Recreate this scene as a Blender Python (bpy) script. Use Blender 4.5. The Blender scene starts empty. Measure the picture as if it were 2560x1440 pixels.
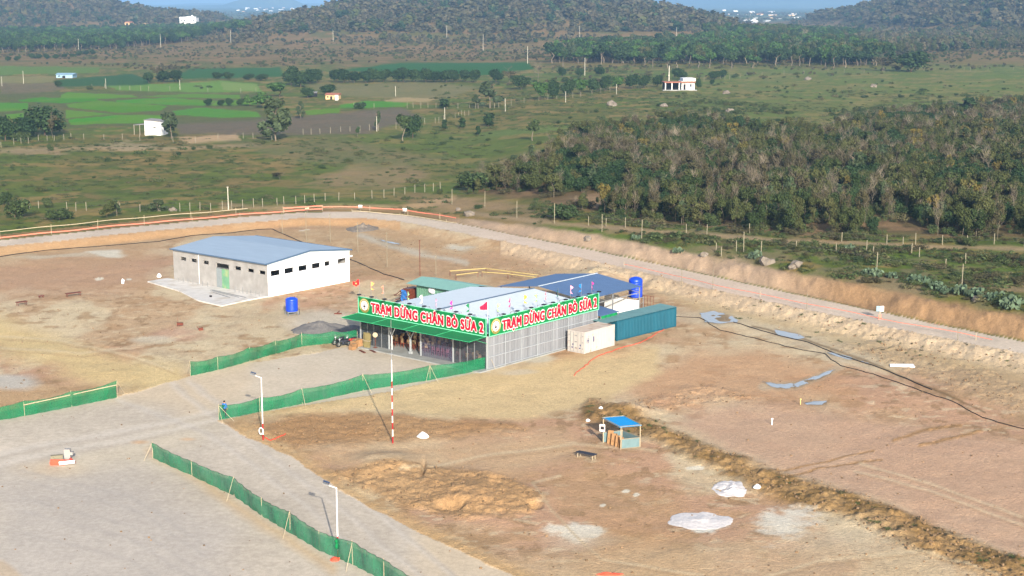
import bpy, bmesh, math, random
import numpy as np
from mathutils import Vector, Matrix
random.seed(7); RNG = np.random.default_rng(11)
R = math.radians
SC = bpy.context.scene
COL = SC.collection

# ------------------------------------------------------------------ camera, sky, sun, exposure
F, YH, CAMZ = 3785.0, 4.0, 38.0
PITCH = math.atan((720 - YH) / F)
cam = bpy.data.cameras.new('camera'); camo = bpy.data.objects.new('camera', cam); COL.objects.link(camo)
cam.sensor_width = 36.0; cam.lens = 36.0 * F / 2560.0; cam.clip_start = 1.0; cam.clip_end = 60000.0
camo.location = (0, 0, CAMZ); camo.rotation_euler = (math.pi / 2 - PITCH, 0, 0)
SC.camera = camo
SUN_EL, SUN_AZ = 21.0, 168.0            # azimuth clockwise from +Y: the sun stands behind the camera
world = bpy.data.worlds.new('World'); SC.world = world; world.use_nodes = True
wn = world.node_tree; bg = wn.nodes['Background']
sky = wn.nodes.new('ShaderNodeTexSky'); sky.sky_type = 'NISHITA'; sky.sun_disc = False
sky.sun_elevation = R(SUN_EL); sky.sun_rotation = R(SUN_AZ); sky.air_density = 0.8; sky.dust_density = 2.0
wn.links.new(sky.outputs[0], bg.inputs[0]); bg.inputs[1].default_value = 0.15
sl = bpy.data.lights.new('sun', 'SUN'); sl.energy = 5.0; sl.angle = R(0.5); sl.color = (1.0, 0.92, 0.80)
so = bpy.data.objects.new('sun', sl); COL.objects.link(so)
tosun = Vector((math.sin(R(SUN_AZ)) * math.cos(R(SUN_EL)), math.cos(R(SUN_AZ)) * math.cos(R(SUN_EL)), math.sin(R(SUN_EL))))
so.rotation_euler = tosun.to_track_quat('Z', 'Y').to_euler(); so.location = (0, -50, 120)
vs = SC.view_settings; vs.view_transform = 'Standard'; vs.look = 'None'; vs.gamma = 1.0; vs.exposure = 0.85
try: vs.use_curve_mapping = False
except Exception: pass
cy = SC.cycles; cy.use_denoising = True; cy.max_bounces = 6; cy.diffuse_bounces = 2; cy.glossy_bounces = 2
cy.transparent_max_bounces = 8; cy.volume_bounces = 0; cy.transmission_bounces = 3
HAZE = 0.00014

# ------------------------------------------------------------------ helpers
def ray(px, py):
    X = (px - 1280) / F; Y = -(py - 720) / F
    return np.array([X, math.cos(PITCH) + Y * math.sin(PITCH), -math.sin(PITCH) + Y * math.cos(PITCH)])
def at(px, py, z=0.0):
    d = ray(px, py); t = (z - CAMZ) / d[2]
    return np.array([0, 0, CAMZ]) + t * d
def project(x, y, z):
    z = z - CAMZ
    zc = y * math.cos(PITCH) - z * math.sin(PITCH); yc = y * math.sin(PITCH) + z * math.cos(PITCH)
    zc = np.maximum(zc, 1e-3)
    return 1280 + F * x / zc, 720 - F * yc / zc
def s2l(c):
    c = np.asarray(c, float) / 255.0
    return np.where(c <= 0.04045, c / 12.92, ((c + 0.055) / 1.055) ** 2.4)
def smooth(a, b, x):
    t = np.clip((x - a) / (b - a), 0, 1); return t * t * (3 - 2 * t)
def _h(ix, iy, s):
    n = (ix.astype(np.int64) * 374761393 + iy.astype(np.int64) * 668265263 + s * 974634777) & 0x7fffffff
    n = ((n ^ (n >> 13)) * 1274126177) & 0x7fffffff
    n = n ^ (n >> 16)
    return (n & 0xffff) / 65535.0
def vnoise(x, y, s=0):
    ix = np.floor(x); iy = np.floor(y); fx = x - ix; fy = y - iy
    fx = fx * fx * (3 - 2 * fx); fy = fy * fy * (3 - 2 * fy)
    a = _h(ix, iy, s); b = _h(ix + 1, iy, s); c = _h(ix, iy + 1, s); d = _h(ix + 1, iy + 1, s)
    return (a * (1 - fx) + b * fx) * (1 - fy) + (c * (1 - fx) + d * fx) * fy
def fbm(x, y, sc, octv=4, s=0, gain=0.5):
    v = 0; a = 1; t = 0
    for o in range(octv):
        v = v + a * vnoise(x / sc * 2 ** o + 17.3 * o, y / sc * 2 ** o - 9.1 * o, s + o); t += a; a *= gain
    return v / t

class MB:
    def __init__(s): s.v = []; s.f = []; s.m = []; s.mi = 0
    def add(s, vs, fs):
        n = len(s.v); s.v += [tuple(map(float, v)) for v in vs]; s.f += [tuple(n + i for i in f) for f in fs]; s.m += [s.mi] * len(fs); return s
    def box(s, x0, x1, y0, y1, z0, z1):
        vs = [(x0, y0, z0), (x1, y0, z0), (x1, y1, z0), (x0, y1, z0), (x0, y0, z1), (x1, y0, z1), (x1, y1, z1), (x0, y1, z1)]
        return s.add(vs, [(3, 2, 1, 0), (4, 5, 6, 7), (0, 1, 5, 4), (1, 2, 6, 5), (2, 3, 7, 6), (3, 0, 4, 7)])
    def tube(s, p, q, r0, r1=None, n=6, caps=True):
        r1 = r0 if r1 is None else r1
        p = Vector(p); q = Vector(q); d = (q - p)
        if d.length < 1e-6: return s
        d.normalize(); a = d.orthogonal().normalized(); b = d.cross(a)
        vs = []
        for c, r in ((p, r0), (q, r1)):
            for i in range(n):
                t = 2 * math.pi * i / n; vs.append(c + a * (r * math.cos(t)) + b * (r * math.sin(t)))
        fs = [(i, (i + 1) % n, n + (i + 1) % n, n + i) for i in range(n)]
        if caps: fs += [tuple(range(n - 1, -1, -1)), tuple(range(n, 2 * n))]
        return s.add(vs, fs)
    def path(s, pts, r, n=5):
        for a, b in zip(pts[:-1], pts[1:]): s.tube(a, b, r, r, n)
        return s
    def beam(s, p, q, w, h, up=(0, 0, 1)):
        p = Vector(p); q = Vector(q); d = (q - p).normalized(); u = Vector(up)
        a = d.cross(u)
        if a.length < 1e-4: a = d.orthogonal()
        a.normalize(); b = a.cross(d)
        vs = [c + a * sx * w / 2 + b * sz * h / 2 for c in (p, q) for sx, sz in ((-1, -1), (1, -1), (1, 1), (-1, 1))]
        return s.add(vs, [(3, 2, 1, 0), (4, 5, 6, 7), (0, 1, 5, 4), (1, 2, 6, 5), (2, 3, 7, 6), (3, 0, 4, 7)])
    def lathe(s, prof, n=20, c=(0, 0, 0), axis='z'):
        vs = []
        for r, z in prof:
            for i in range(n):
                t = 2 * math.pi * i / n; a, b = r * math.cos(t), r * math.sin(t)
                vs.append((c[0] + a, c[1] + b, c[2] + z) if axis == 'z' else ((c[0] + a, c[1] + z, c[2] + b) if axis == 'y' else (c[0] + z, c[1] + a, c[2] + b)))
        fs = []
        for k in range(len(prof) - 1):
            fs += [(k * n + i, k * n + (i + 1) % n, (k + 1) * n + (i + 1) % n, (k + 1) * n + i) for i in range(n)]
        fs += [tuple(range(n - 1, -1, -1)), tuple((len(prof) - 1) * n + i for i in range(n))]
        return s.add(vs, fs)
    def quad(s, a, b, c, d): return s.add([a, b, c, d], [(0, 1, 2, 3)])
    def slab(s, pts, th):           # closed plate below an outline of 3-D points
        n = len(pts); lo = [(p[0], p[1], p[2] - th) for p in pts]
        return s.add(list(pts) + lo, [tuple(range(n)), tuple(range(2 * n - 1, n - 1, -1))] + [(i, n + i, n + (i + 1) % n, (i + 1) % n) for i in range(n)])
    def build(s, name, mat, parent=None, loc=None, smooth_=False):
        me = bpy.data.meshes.new(name); me.from_pydata(s.v, [], s.f)
        for m in (mat if isinstance(mat, (list, tuple)) else [mat]): me.materials.append(m)
        if isinstance(mat, (list, tuple)): me.polygons.foreach_set('material_index', s.m)
        bm = bmesh.new(); bm.from_mesh(me); bmesh.ops.recalc_face_normals(bm, faces=bm.faces); bm.to_mesh(me); bm.free()
        if smooth_: me.polygons.foreach_set('use_smooth', [True] * len(me.polygons))
        return link(name, me, parent, loc)
def link(name, me, parent=None, loc=None):
    o = bpy.data.objects.new(name, me); COL.objects.link(o)
    if parent is not None: o.parent = parent
    if loc is not None: o.location = loc
    return o
def tag(o, label=None, cat=None, group=None, kind=None):
    if label: o['label'] = label
    if cat: o['category'] = cat
    if group: o['group'] = group
    if kind: o['kind'] = kind
    return o
def empty(name, loc, rz=0.0, label=None, cat=None, group=None):
    o = bpy.data.objects.new(name, None); COL.objects.link(o); o.location = loc; o.rotation_euler = (0, 0, rz); o.empty_display_size = 0.3
    return tag(o, label, cat, group)
KIDS = {}
def copy_tree(o, parent=None):
    c = o.copy(); COL.objects.link(c)
    if parent is not None: c.parent = parent
    for ch in list(o.children): copy_tree(ch, c)
    return c

# ------------------------------------------------------------------ materials
def mat(name, col, rough=0.8, var=0.15, scale=3.0, stretch=None, bump=0.0, bscale=None, metal=0.0, spec=0.3, dirt=None, dscale=1.0, dlo=0.5, dhi=0.7, obj_random=0.0, srgb=True, k=1.0):
    m = bpy.data.materials.new(name); m.use_nodes = True; nt = m.node_tree; N = nt.nodes; Lk = nt.links
    b = N['Principled BSDF']; b.inputs['Roughness'].default_value = rough; b.inputs['Metallic'].default_value = metal
    b.inputs['Specular IOR Level'].default_value = spec
    c = (s2l(col) if srgb else np.asarray(col, float)) * k
    tc = N.new('ShaderNodeTexCoord'); mp = N.new('ShaderNodeMapping'); Lk.new(tc.outputs['Object'], mp.inputs[0])
    if stretch: mp.inputs['Scale'].default_value = stretch
    nz = N.new('ShaderNodeTexNoise'); nz.inputs['Scale'].default_value = scale; nz.inputs['Detail'].default_value = 5; Lk.new(mp.outputs[0], nz.inputs['Vector'])
    mr = N.new('ShaderNodeMapRange'); mr.inputs['From Min'].default_value = 0.3; mr.inputs['From Max'].default_value = 0.7
    mr.inputs['To Min'].default_value = 1 - var; mr.inputs['To Max'].default_value = 1 + var; Lk.new(nz.outputs[0], mr.inputs[0])
    mx = N.new('ShaderNodeMix'); mx.data_type = 'RGBA'; mx.blend_type = 'MULTIPLY'; mx.inputs[0].default_value = 1.0
    mx.inputs[6].default_value = (*c, 1); Lk.new(mr.outputs[0], mx.inputs[7]); out = mx.outputs[2]
    if dirt is not None:
        n2 = N.new('ShaderNodeTexNoise'); n2.inputs['Scale'].default_value = dscale; n2.inputs['Detail'].default_value = 6; Lk.new(mp.outputs[0], n2.inputs['Vector'])
        r2 = N.new('ShaderNodeMapRange'); r2.inputs['From Min'].default_value = dlo; r2.inputs['From Max'].default_value = dhi; Lk.new(n2.outputs[0], r2.inputs[0])
        m2 = N.new('ShaderNodeMix'); m2.data_type = 'RGBA'; Lk.new(r2.outputs[0], m2.inputs[0]); Lk.new(out, m2.inputs[6]); m2.inputs[7].default_value = (*(s2l(dirt) * k), 1); out = m2.outputs[2]
    if obj_random:
        oi = N.new('ShaderNodeObjectInfo'); r3 = N.new('ShaderNodeMapRange'); r3.inputs['To Min'].default_value = 1 - obj_random; r3.inputs['To Max'].default_value = 1 + obj_random
        Lk.new(oi.outputs['Random'], r3.inputs[0]); m3 = N.new('ShaderNodeMix'); m3.data_type = 'RGBA'; m3.blend_type = 'MULTIPLY'; m3.inputs[0].default_value = 1
        Lk.new(out, m3.inputs[6]); Lk.new(r3.outputs[0], m3.inputs[7]); out = m3.outputs[2]
    Lk.new(out, b.inputs['Base Color'])
    if bump:
        n4 = N.new('ShaderNodeTexNoise'); n4.inputs['Scale'].default_value = bscale or scale * 4; n4.inputs['Detail'].default_value = 6; Lk.new(mp.outputs[0], n4.inputs['Vector'])
        bp = N.new('ShaderNodeBump'); bp.inputs['Strength'].default_value = bump; bp.inputs['Distance'].default_value = 0.1
        Lk.new(n4.outputs[0], bp.inputs['Height']); Lk.new(bp.outputs[0], b.inputs['Normal'])
    return m
def foliage_mat(name, c1, c2, c3=None):
    """leaf colour: picked between two species colours by tree, lighter and darker leaves by the leaf attribute"""
    m = bpy.data.materials.new(name); m.use_nodes = True; nt = m.node_tree; N = nt.nodes; Lk = nt.links
    b = N['Principled BSDF']; b.inputs['Roughness'].default_value = 0.75; b.inputs['Specular IOR Level'].default_value = 0.15
    oi = N.new('ShaderNodeObjectInfo'); rp = N.new('ShaderNodeValToRGB'); Lk.new(oi.outputs['Random'], rp.inputs[0])
    rp.color_ramp.elements[0].color = (*c1, 1); rp.color_ramp.elements[1].color = (*c2, 1)
    if c3 is not None:
        e = rp.color_ramp.elements.new(0.6); e.color = (*c3, 1)
    at_ = N.new('ShaderNodeAttribute'); at_.attribute_name = 'leaf'
    mr = N.new('ShaderNodeMapRange'); mr.inputs['To Min'].default_value = 0.55; mr.inputs['To Max'].default_value = 1.5; Lk.new(at_.outputs['Fac'], mr.inputs[0])
    mx = N.new('ShaderNodeMix'); mx.data_type = 'RGBA'; mx.blend_type = 'MULTIPLY'; mx.inputs[0].default_value = 1
    Lk.new(rp.outputs[0], mx.inputs[6]); Lk.new(mr.outputs[0], mx.inputs[7]); Lk.new(mx.outputs[2], b.inputs['Base Color'])
    tr = N.new('ShaderNodeBsdfTranslucent'); Lk.new(mx.outputs[2], tr.inputs[0])
    ms = N.new('ShaderNodeMixShader'); ms.inputs[0].default_value = 0.2; Lk.new(b.outputs[0], ms.inputs[1]); Lk.new(tr.outputs[0], ms.inputs[2])
    Lk.new(ms.outputs[0], N['Material Output'].inputs[0])
    return m
GK = 0.80       # photographed level of sunlit level ground -> its own colour
M = {}
M['white_wall'] = mat('white_wall', (225, 228, 232), 0.8, 0.03, 2, bump=0.1)
M['concrete_wall'] = mat('concrete_wall', (143, 141, 138), 0.9, 0.14, 0.9, dirt=(134, 131, 128), dscale=0.7, bump=0.2, bscale=8)
M['slab'] = mat('concrete_slab', (140, 142, 140), 0.9, 0.1, 0.8, dirt=(126, 124, 118), dscale=0.5, bump=0.15)
M['apron'] = mat('apron_concrete', (190, 187, 182), 0.9, 0.12, 0.8, dirt=(172, 164, 152), dscale=0.5, bump=0.15)
M['blue_roof'] = mat('blue_roof', (130, 147, 164), 0.6, 0.05, 1.5, stretch=(1, 0.2, 1), spec=0.4)
M['pale_roof'] = mat('pale_roof', (188, 196, 200), 0.45, 0.04, 1.5, spec=0.4)
M['green_roof'] = mat('green_roof', (110, 150, 140), 0.5, 0.06, 1.5)
M['blue_shed_roof'] = mat('blue_shed_roof', (74, 98, 132), 0.5, 0.07, 1.2)
M['green_shed'] = mat('green_shed_wall', (92, 134, 112), 0.6, 0.08, 2)
M['trim_blue'] = mat('trim_blue', (70, 92, 116), 0.5, 0.05)
M['sheet'] = mat('zinc_sheet', (118, 121, 126), 0.55, 0.22, 1.6, stretch=(1.0, 1.0, 0.04), spec=0.3)
M['sheet_rail'] = mat('zinc_rail', (142, 147, 152), 0.5, 0.06)
M['steel'] = mat('steel', (120, 122, 124), 0.5, 0.08)
M['white_steel'] = mat('white_steel', (205, 208, 208), 0.5, 0.03)
M['column_grey'] = mat('column_grey', (150, 154, 156), 0.5, 0.04)
M['red_paint'] = mat('red_paint', (150, 22, 26), 0.5, 0.05)
M['rust_steel'] = mat('rust_steel', (95, 48, 34), 0.8, 0.2)
M['sign_green'] = mat('sign_green', (4, 112, 60), 0.4, 0.03, 0.6, spec=0.3)
M['sign_edge'] = mat('sign_edge', (120, 200, 165), 0.5, 0.03)
M['sign_red'] = mat('sign_red', (172, 4, 40), 0.4, 0.03, spec=0.3)
M['sign_white'] = mat('sign_white', (215, 205, 205), 0.5, 0.02)
M['emblem_gold'] = mat('emblem_gold', (124, 114, 62), 0.5, 0.1)
M['emblem_pale'] = mat('emblem_pale', (186, 178, 130), 0.5, 0.25, 9)
M['emblem_dark'] = mat('emblem_dark', (24, 32, 48), 0.5, 0.1)
M['emblem_grey'] = mat('emblem_grey', (120, 128, 130), 0.5, 0.1)
M['emblem_brown'] = mat('emblem_brown', (96, 60, 40), 0.5, 0.1)
M['awning'] = mat('awning_green', (0, 112, 62), 0.85, 0.08, 0.8)
M['dark'] = mat('dark_interior', (26, 26, 30), 0.9, 0.1)
M['black'] = mat('black_plastic', (28, 28, 32), 0.5, 0.1)
M['tyre'] = mat('tyre', (30, 30, 32), 0.85, 0.1)
M['wood_red'] = mat('wood_red', (110, 58, 40), 0.5, 0.2, 4, obj_random=0.25)
M['wood_cream'] = mat('wood_cream', (190, 160, 118), 0.6, 0.12, 4, obj_random=0.2)
M['wood_pink'] = mat('chair_plastic', (120, 60, 74), 0.5, 0.1, 4, obj_random=0.2)
M['card'] = mat('cardboard', (140, 106, 72), 0.85, 0.1, 3, obj_random=0.15)
M['panel_olive'] = mat('panel_olive', (112, 102, 66), 0.8, 0.2, 2)
M['tank_blue'] = mat('tank_blue', (18, 60, 190), 0.35, 0.05, 2, spec=0.4)
M['cont_white'] = mat('container_white', (166, 162, 157), 0.7, 0.06, 1.2, dirt=(160, 130, 104), dscale=1.4, dlo=0.62, dhi=0.75)
M['cont_top'] = mat('container_top', (176, 164, 152), 0.8, 0.1, 0.8, dirt=(150, 128, 108), dscale=0.9)
M['cont_teal'] = mat('container_teal', (18, 78, 96), 0.55, 0.1, 1.2, stretch=(1, 1, 0.3))
M['teal_top'] = mat('teal_top', (92, 128, 128), 0.6, 0.1, 1.0)
M['letter_blue'] = mat('letter_blue', (52, 56, 104), 0.6, 0.1)
M['tape_orange'] = mat('tape_orange', (206, 118, 98), 0.6, 0.1, 1.0)
M['bamboo'] = mat('bamboo', (166, 153, 128), 0.7, 0.1, 2)
M['yellow_rail'] = mat('yellow_rail', (178, 160, 100), 0.7, 0.1, 2)
M['post'] = mat('concrete_post', (128, 122, 106), 0.9, 0.12, 3)
M['post_grey'] = mat('old_post', (122, 116, 98), 0.9, 0.15, 3)
M['pole'] = mat('utility_pole', (176, 172, 158), 0.9, 0.1, 1)
M['wire'] = mat('wire', (92, 90, 86), 0.7, 0.1)
M['hose_black'] = mat('hose_black', (40, 36, 34), 0.6, 0.1)
M['hose_red'] = mat('hose_red', (196, 76, 54), 0.6, 0.1)
M['bark'] = mat('bark', (84, 70, 56), 0.9, 0.2, 6, obj_random=0.25)
M['bark_white'] = mat('bark_white', (132, 122, 106), 0.9, 0.2, 6, obj_random=0.2)
M['frame_green'] = mat('frame_green', (50, 150, 100), 0.6, 0.05)
M['bark_pale'] = mat('bark_pale', (112, 102, 88), 0.9, 0.2, 6, obj_random=0.2)
M['rock'] = mat('rock', (140, 130, 118), 0.9, 0.25, 2, bump=0.4, k=0.6)
M['clod'] = mat('clod', (168, 138, 104), 0.95, 0.2, 3, obj_random=0.35, k=0.42)
M['white_powder'] = mat('white_powder', (228, 222, 218), 0.95, 0.12, 3, bump=0.6, bscale=6, k=0.70)
M['grey_gravel'] = mat('grey_gravel', (146, 142, 138), 0.95, 0.2, 6, bump=0.5, bscale=14, k=0.5)
M['dirt_pile'] = mat('dirt_pile', (196, 168, 132), 0.95, 0.15, 2, bump=0.5, bscale=6, k=0.8)
M['shirt_blue'] = mat('shirt_blue', (40, 96, 160), 0.8, 0.1)
M['shirt_white'] = mat('shirt_white', (210, 205, 200), 0.8, 0.05)
M['trousers'] = mat('trousers', (44, 46, 56), 0.8, 0.1)
M['skin'] = mat('skin', (170, 120, 92), 0.6, 0.05)
M['hair'] = mat('hair', (22, 20, 20), 0.6, 0.1)
M['house_white'] = mat('house_white', (214, 214, 212), 0.8, 0.04, 1)
M['house_tan'] = mat('house_tan', (196, 164, 120), 0.8, 0.06, 1)
M['house_roof_red'] = mat('house_roof_red', (150, 96, 76), 0.8, 0.1, 1)
M['house_roof_grey'] = mat('house_roof_grey', (130, 126, 124), 0.8, 0.1, 1)
M['house_roof_blue'] = mat('house_roof_blue', (128, 158, 176), 0.5, 0.1, 1)
M['solar'] = mat('solar', (30, 36, 60), 0.25, 0.05, spec=0.6)
def glass_mat(name, col, fac, rough=0.25, spec=0.5):
    m = bpy.data.materials.new(name); m.use_nodes = True; N = m.node_tree.nodes; Lk = m.node_tree.links
    b = N['Principled BSDF']; b.inputs['Base Color'].default_value = (*s2l(col), 1); b.inputs['Roughness'].default_value = rough; b.inputs['Specular IOR Level'].default_value = spec
    t = N.new('ShaderNodeBsdfTransparent'); mx = N.new('ShaderNodeMixShader')
    nz = N.new('ShaderNodeTexNoise'); nz.inputs['Scale'].default_value = 1.6; nz.inputs['Detail'].default_value = 4
    tc = N.new('ShaderNodeTexCoord'); mp = N.new('ShaderNodeMapping'); mp.inputs['Scale'].default_value = (1, 1, 0.35); Lk.new(tc.outputs['Object'], mp.inputs[0]); Lk.new(mp.outputs[0], nz.inputs['Vector'])
    mr = N.new('ShaderNodeMapRange'); mr.inputs['From Min'].default_value = 0.3; mr.inputs['From Max'].default_value = 0.7; mr.inputs['To Min'].default_value = fac - 0.1; mr.inputs['To Max'].default_value = fac + 0.1
    Lk.new(nz.outputs[0], mr.inputs[0]); Lk.new(mr.outputs[0], mx.inputs[0]); Lk.new(b.outputs[0], mx.inputs[1]); Lk.new(t.outputs[0], mx.inputs[2]); Lk.new(mx.outputs[0], N['Material Output'].inputs[0])
    return m
M['pane'] = glass_mat('front_pane', (74, 80, 86), 0.62)
M['curtain'] = glass_mat('plastic_curtain', (84, 84, 104), 0.55, 0.5)
M['net'] = glass_mat('green_netting', (30, 104, 70), 0.24, 0.9, 0.05)
M['net_dark'] = glass_mat('dark_green_netting', (50, 112, 82), 0.24, 0.9, 0.05)
def water_mat():
    m = bpy.data.materials.new('puddle_water'); m.use_nodes = True; b = m.node_tree.nodes['Principled BSDF']
    b.inputs['Base Color'].default_value = (0.30, 0.31, 0.30, 1); b.inputs['Roughness'].default_value = 0.25; b.inputs['Specular IOR Level'].default_value = 0.5
    return m
M['water'] = water_mat()
# ------------------------------------------------------------------ the lie of the land
ROADZ = 0.8
FAR_PX = [(-500, 668), (-200, 629), (0, 601), (300, 570), (600, 543), (760, 531), (900, 529), (1000, 536), (1140, 558), (1300, 590), (1500, 630), (1700, 673), (1900, 717), (2100, 759), (2300, 802), (2560, 856), (2800, 906), (3200, 990)]
NEAR_PX = [(-500, 690), (-200, 646), (0, 616), (300, 585), (600, 557), (760, 545), (900, 545), (1000, 553), (1140, 580), (1300, 612), (1500, 656), (1700, 705), (1900, 751), (2100, 792), (2300, 834), (2560, 884), (2800, 934), (3200, 1020)]
FARL = np.array([at(*p, ROADZ)[:2] for p in FAR_PX]); NEARL = np.array([at(*p, ROADZ)[:2] for p in NEAR_PX])
def sdist(P, x, y):
    """signed distance to an open polyline, positive on its left"""
    best = np.full(x.shape, 1e12); sg = np.zeros(x.shape)
    for (ax, ay), (bx, by) in zip(P[:-1], P[1:]):
        dx, dy = bx - ax, by - ay; l2 = dx * dx + dy * dy
        t = np.clip(((x - ax) * dx + (y - ay) * dy) / l2, 0, 1)
        ex, ey = x - ax - t * dx, y - ay - t * dy; d = ex * ex + ey * ey
        cr = dx * ey - dy * ex; m = d < best - 1e-9
        best = np.where(m, d, best); sg = np.where(m, np.where(cr >= 0, 1.0, -1.0), sg)
    return np.sqrt(best) * sg
def hill(x, y, prof, d0, d1, d2, s):
    """prof: (picture column, height) of the skyline, standing at distance d1"""
    px = np.array([p[0] for p in prof], float); h = np.array([p[1] for p in prof], float)
    X = (px - 1280) / F * d1 * 0.983
    z = np.interp(x, X, h, left=0, right=0)
    prof_y = smooth(d0, d1, y) * (1 - smooth(d1, d2, y))
    return z * prof_y * (0.86 + 0.28 * fbm(x, y, 160, 3, s))
def sky_h(rows, d1):            # skyline rows -> heights
    return [(a, CAMZ + (YH - b) / F * d1 * 1.0) for a, b in rows]
HILLS = [
    (sky_h([(640, 66), (700, 54), (780, 40), (860, 22), (960, 4), (1080, -8), (1280, -22), (1450, -10), (1560, 6), (1660, 30), (1750, 50), (1810, 64), (1870, 74)], 2000), 1150, 2000, 3000, 5),
    (sky_h([(-500, 10), (-200, -14), (0, -14), (100, -12), (170, -2), (230, 14), (290, 30), (400, 40), (480, 47), (560, 64), (640, 72)], 2250), 1650, 2250, 3200, 6),
    (sky_h([(2090, 78), (2180, 66), (2220, 46), (2280, 22), (2360, 2), (2420, -16), (2560, -40), (2800, -60), (3000, -30)], 1900), 1350, 1900, 2900, 7),
]
MOUNT = [
    (sky_h([(300, 16), (360, 14), (500, 13), (560, 12), (590, 2), (640, -14), (700, -14), (725, 4), (745, 12), (900, 12)], 11000), 10600, 11000, 12500, 8),
    (sky_h([(1300, 10), (1500, 2), (1700, -6), (1900, -14), (2100, -20), (2300, -14), (2700, -30), (3000, 0)], 12000), 9000, 12000, 15000, 9),
    (sky_h([(-600, 6), (0, 8), (200, 12), (420, 12), (480, 8), (700, 8), (1000, 8), (1400, 12)], 16000), 14500, 16000, 18500, 10),
]
def gz(x, y):
    x = np.asarray(x, float); y = np.asarray(y, float); sh = x.shape; x = x.ravel(); y = y.ravel()
    dn = sdist(NEARL, x, y); df = sdist(FARL, x, y)
    z = ROADZ * smooth(-4.5, 0, dn)
    hb = 2.1 * smooth(-14, 12, x) + 0.5 * smooth(15, 45, x)
    bank = hb * (0.72 * smooth(0.2, 3.4, df + 1.6 * (fbm(x, y, 5, 3, 11) - .5)) + 0.28 * smooth(2.4, 7.0, df))
    z = z + bank * (1 - 0.75 * smooth(60, 320, df)) - 0.8 * smooth(6, 60, df) * (1 - smooth(-14, 12, x))
    z = z + smooth(15, 80, df) * 1.6 * (fbm(x, y, 90, 3, 3) - 0.5) * (1 - smooth(400, 900, y))
    for h in HILLS: z = z + hill(x, y, *h)
    return z.reshape(sh)
def g(x, y): return float(gz(np.array([x]), np.array([y]))[0])
def hit(px, py):
    """point of the ground seen at a picture position (marching down the sight line)"""
    d = ray(px, py); d = d / d[1]
    ys = np.concatenate([np.arange(60, 700, 2.0), np.arange(700, 4000, 8.0)])
    f = CAMZ + d[2] * ys - gz(d[0] * ys, ys); k = np.argmax(f < 0)
    if f[k] >= 0: k = len(ys) - 1
    a, b = ys[max(k - 1, 0)], ys[k]
    for _ in range(14):
        c = (a + b) / 2
        if CAMZ + d[2] * c - g(d[0] * c, c) > 0: a = c
        else: b = c
    return np.array([d[0] * b, b, g(d[0] * b, b)])
# many at once: table of hits on the picture grid, interpolated
_gx = np.arange(-360, 2961, 40.0); _gy = np.concatenate([np.arange(60, 140, 3.0), np.arange(140, 700, 10.0), np.arange(700, 1561, 40.0)])
def hits(pxs, pys):
    pxs = np.asarray(pxs, float); pys = np.asarray(pys, float)
    X = (pxs - 1280) / F; Y = -(pys - 720) / F
    dy = math.cos(PITCH) + Y * math.sin(PITCH); dz = (-math.sin(PITCH) + Y * math.cos(PITCH)) / dy; dx = X / dy
    a = np.full(pxs.shape, np.nan); prev = np.full(pxs.shape, 60.0); done = np.zeros(pxs.shape, bool)
    yv = 60.0
    while yv < 3200:
        yn = yv * 1.012
        f = CAMZ + dz * yn - gz(dx * yn, np.full(pxs.shape, yn))
        new = (f < 0) & ~done; a = np.where(new, yn, a); done |= new; yv = yn
        if done.all(): break
    hi = np.where(done, a, 3200.0); lo = hi / 1.012
    for _ in range(8):
        c = (lo + hi) / 2; f = CAMZ + dz * c - gz(dx * c, c)
        hi = np.where(f < 0, c, hi); lo = np.where(f < 0, lo, c)
    x = dx * hi; return x, hi, gz(x, hi), done

# polar sheet, finest where the ground is nearest; reaches 60 degrees to each side and out to 20 km
rows = [44.0]
pyr = 1600.0
while rows[-1] < 20000:
    r = rows[-1]
    a = math.atan2(CAMZ, r); st = 2.3 * (r * r + CAMZ * CAMZ) / (F * CAMZ) * 0.98
    rows.append(r + min(st, 13.0 if r < 3200 else r * 0.02))
rows = np.array(rows)
inner = np.arange(-1500, 1501, 3.2) / F
ang = np.arctan(inner)
outer = np.linspace(ang[-1], R(62), 50)[1:]
ang = np.concatenate([-outer[::-1], ang, outer])
AA, RR = np.meshgrid(ang, rows)
GX = RR * np.tan(np.clip(AA, -1.2, 1.2)); GY = RR.copy()
nr, nc = GX.shape
x = GX.ravel(); y = GY.ravel()
z0 = gz(x, y)
for h in MOUNT: z0 = z0 + hill(x, y, *h)
DN = sdist(NEARL, x, y); DF = sdist(FARL, x, y)
PX, PY = project(x, y, z0)
INF = (PX > -500) & (PX < 3060) & (PY < 1620)
# warp for natural edges
wx = (fbm(x, y, 6, 4, 21) - 0.5); wy = (fbm(x, y, 6, 4, 22) - 0.5)
def poly(pts, soft=14, warp=30):
    """soft mask of an outline given in picture positions on the ground"""
    pts = np.array(pts, float); m = np.zeros(x.shape)
    pad = soft + warp
    sel = np.where(INF & (PX > pts[:, 0].min() - pad) & (PX < pts[:, 0].max() + pad) & (PY > pts[:, 1].min() - pad) & (PY < pts[:, 1].max() + pad))[0]
    if not len(sel): return m
    u = PX[sel] + wx[sel] * warp * 2; v = PY[sel] + wy[sel] * warp
    d = np.full(u.shape, 1e9); ins = np.zeros(u.shape, bool)
    for (ax, ay), (bx, by) in zip(pts, np.roll(pts, -1, 0)):
        dx, dy = bx - ax, by - ay; t = np.clip(((u - ax) * dx + (v - ay) * dy) / (dx * dx + dy * dy + 1e-9), 0, 1)
        d = np.minimum(d, np.hypot(u - ax - t * dx, v - ay - t * dy))
        if by != ay:
            c = ((ay > v) != (by > v)) & (u < dx * (v - ay) / dy + ax); ins ^= c
    m[sel] = np.clip(0.5 + np.where(ins, d, -d) / max(soft, 1e-3), 0, 1); return m
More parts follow.
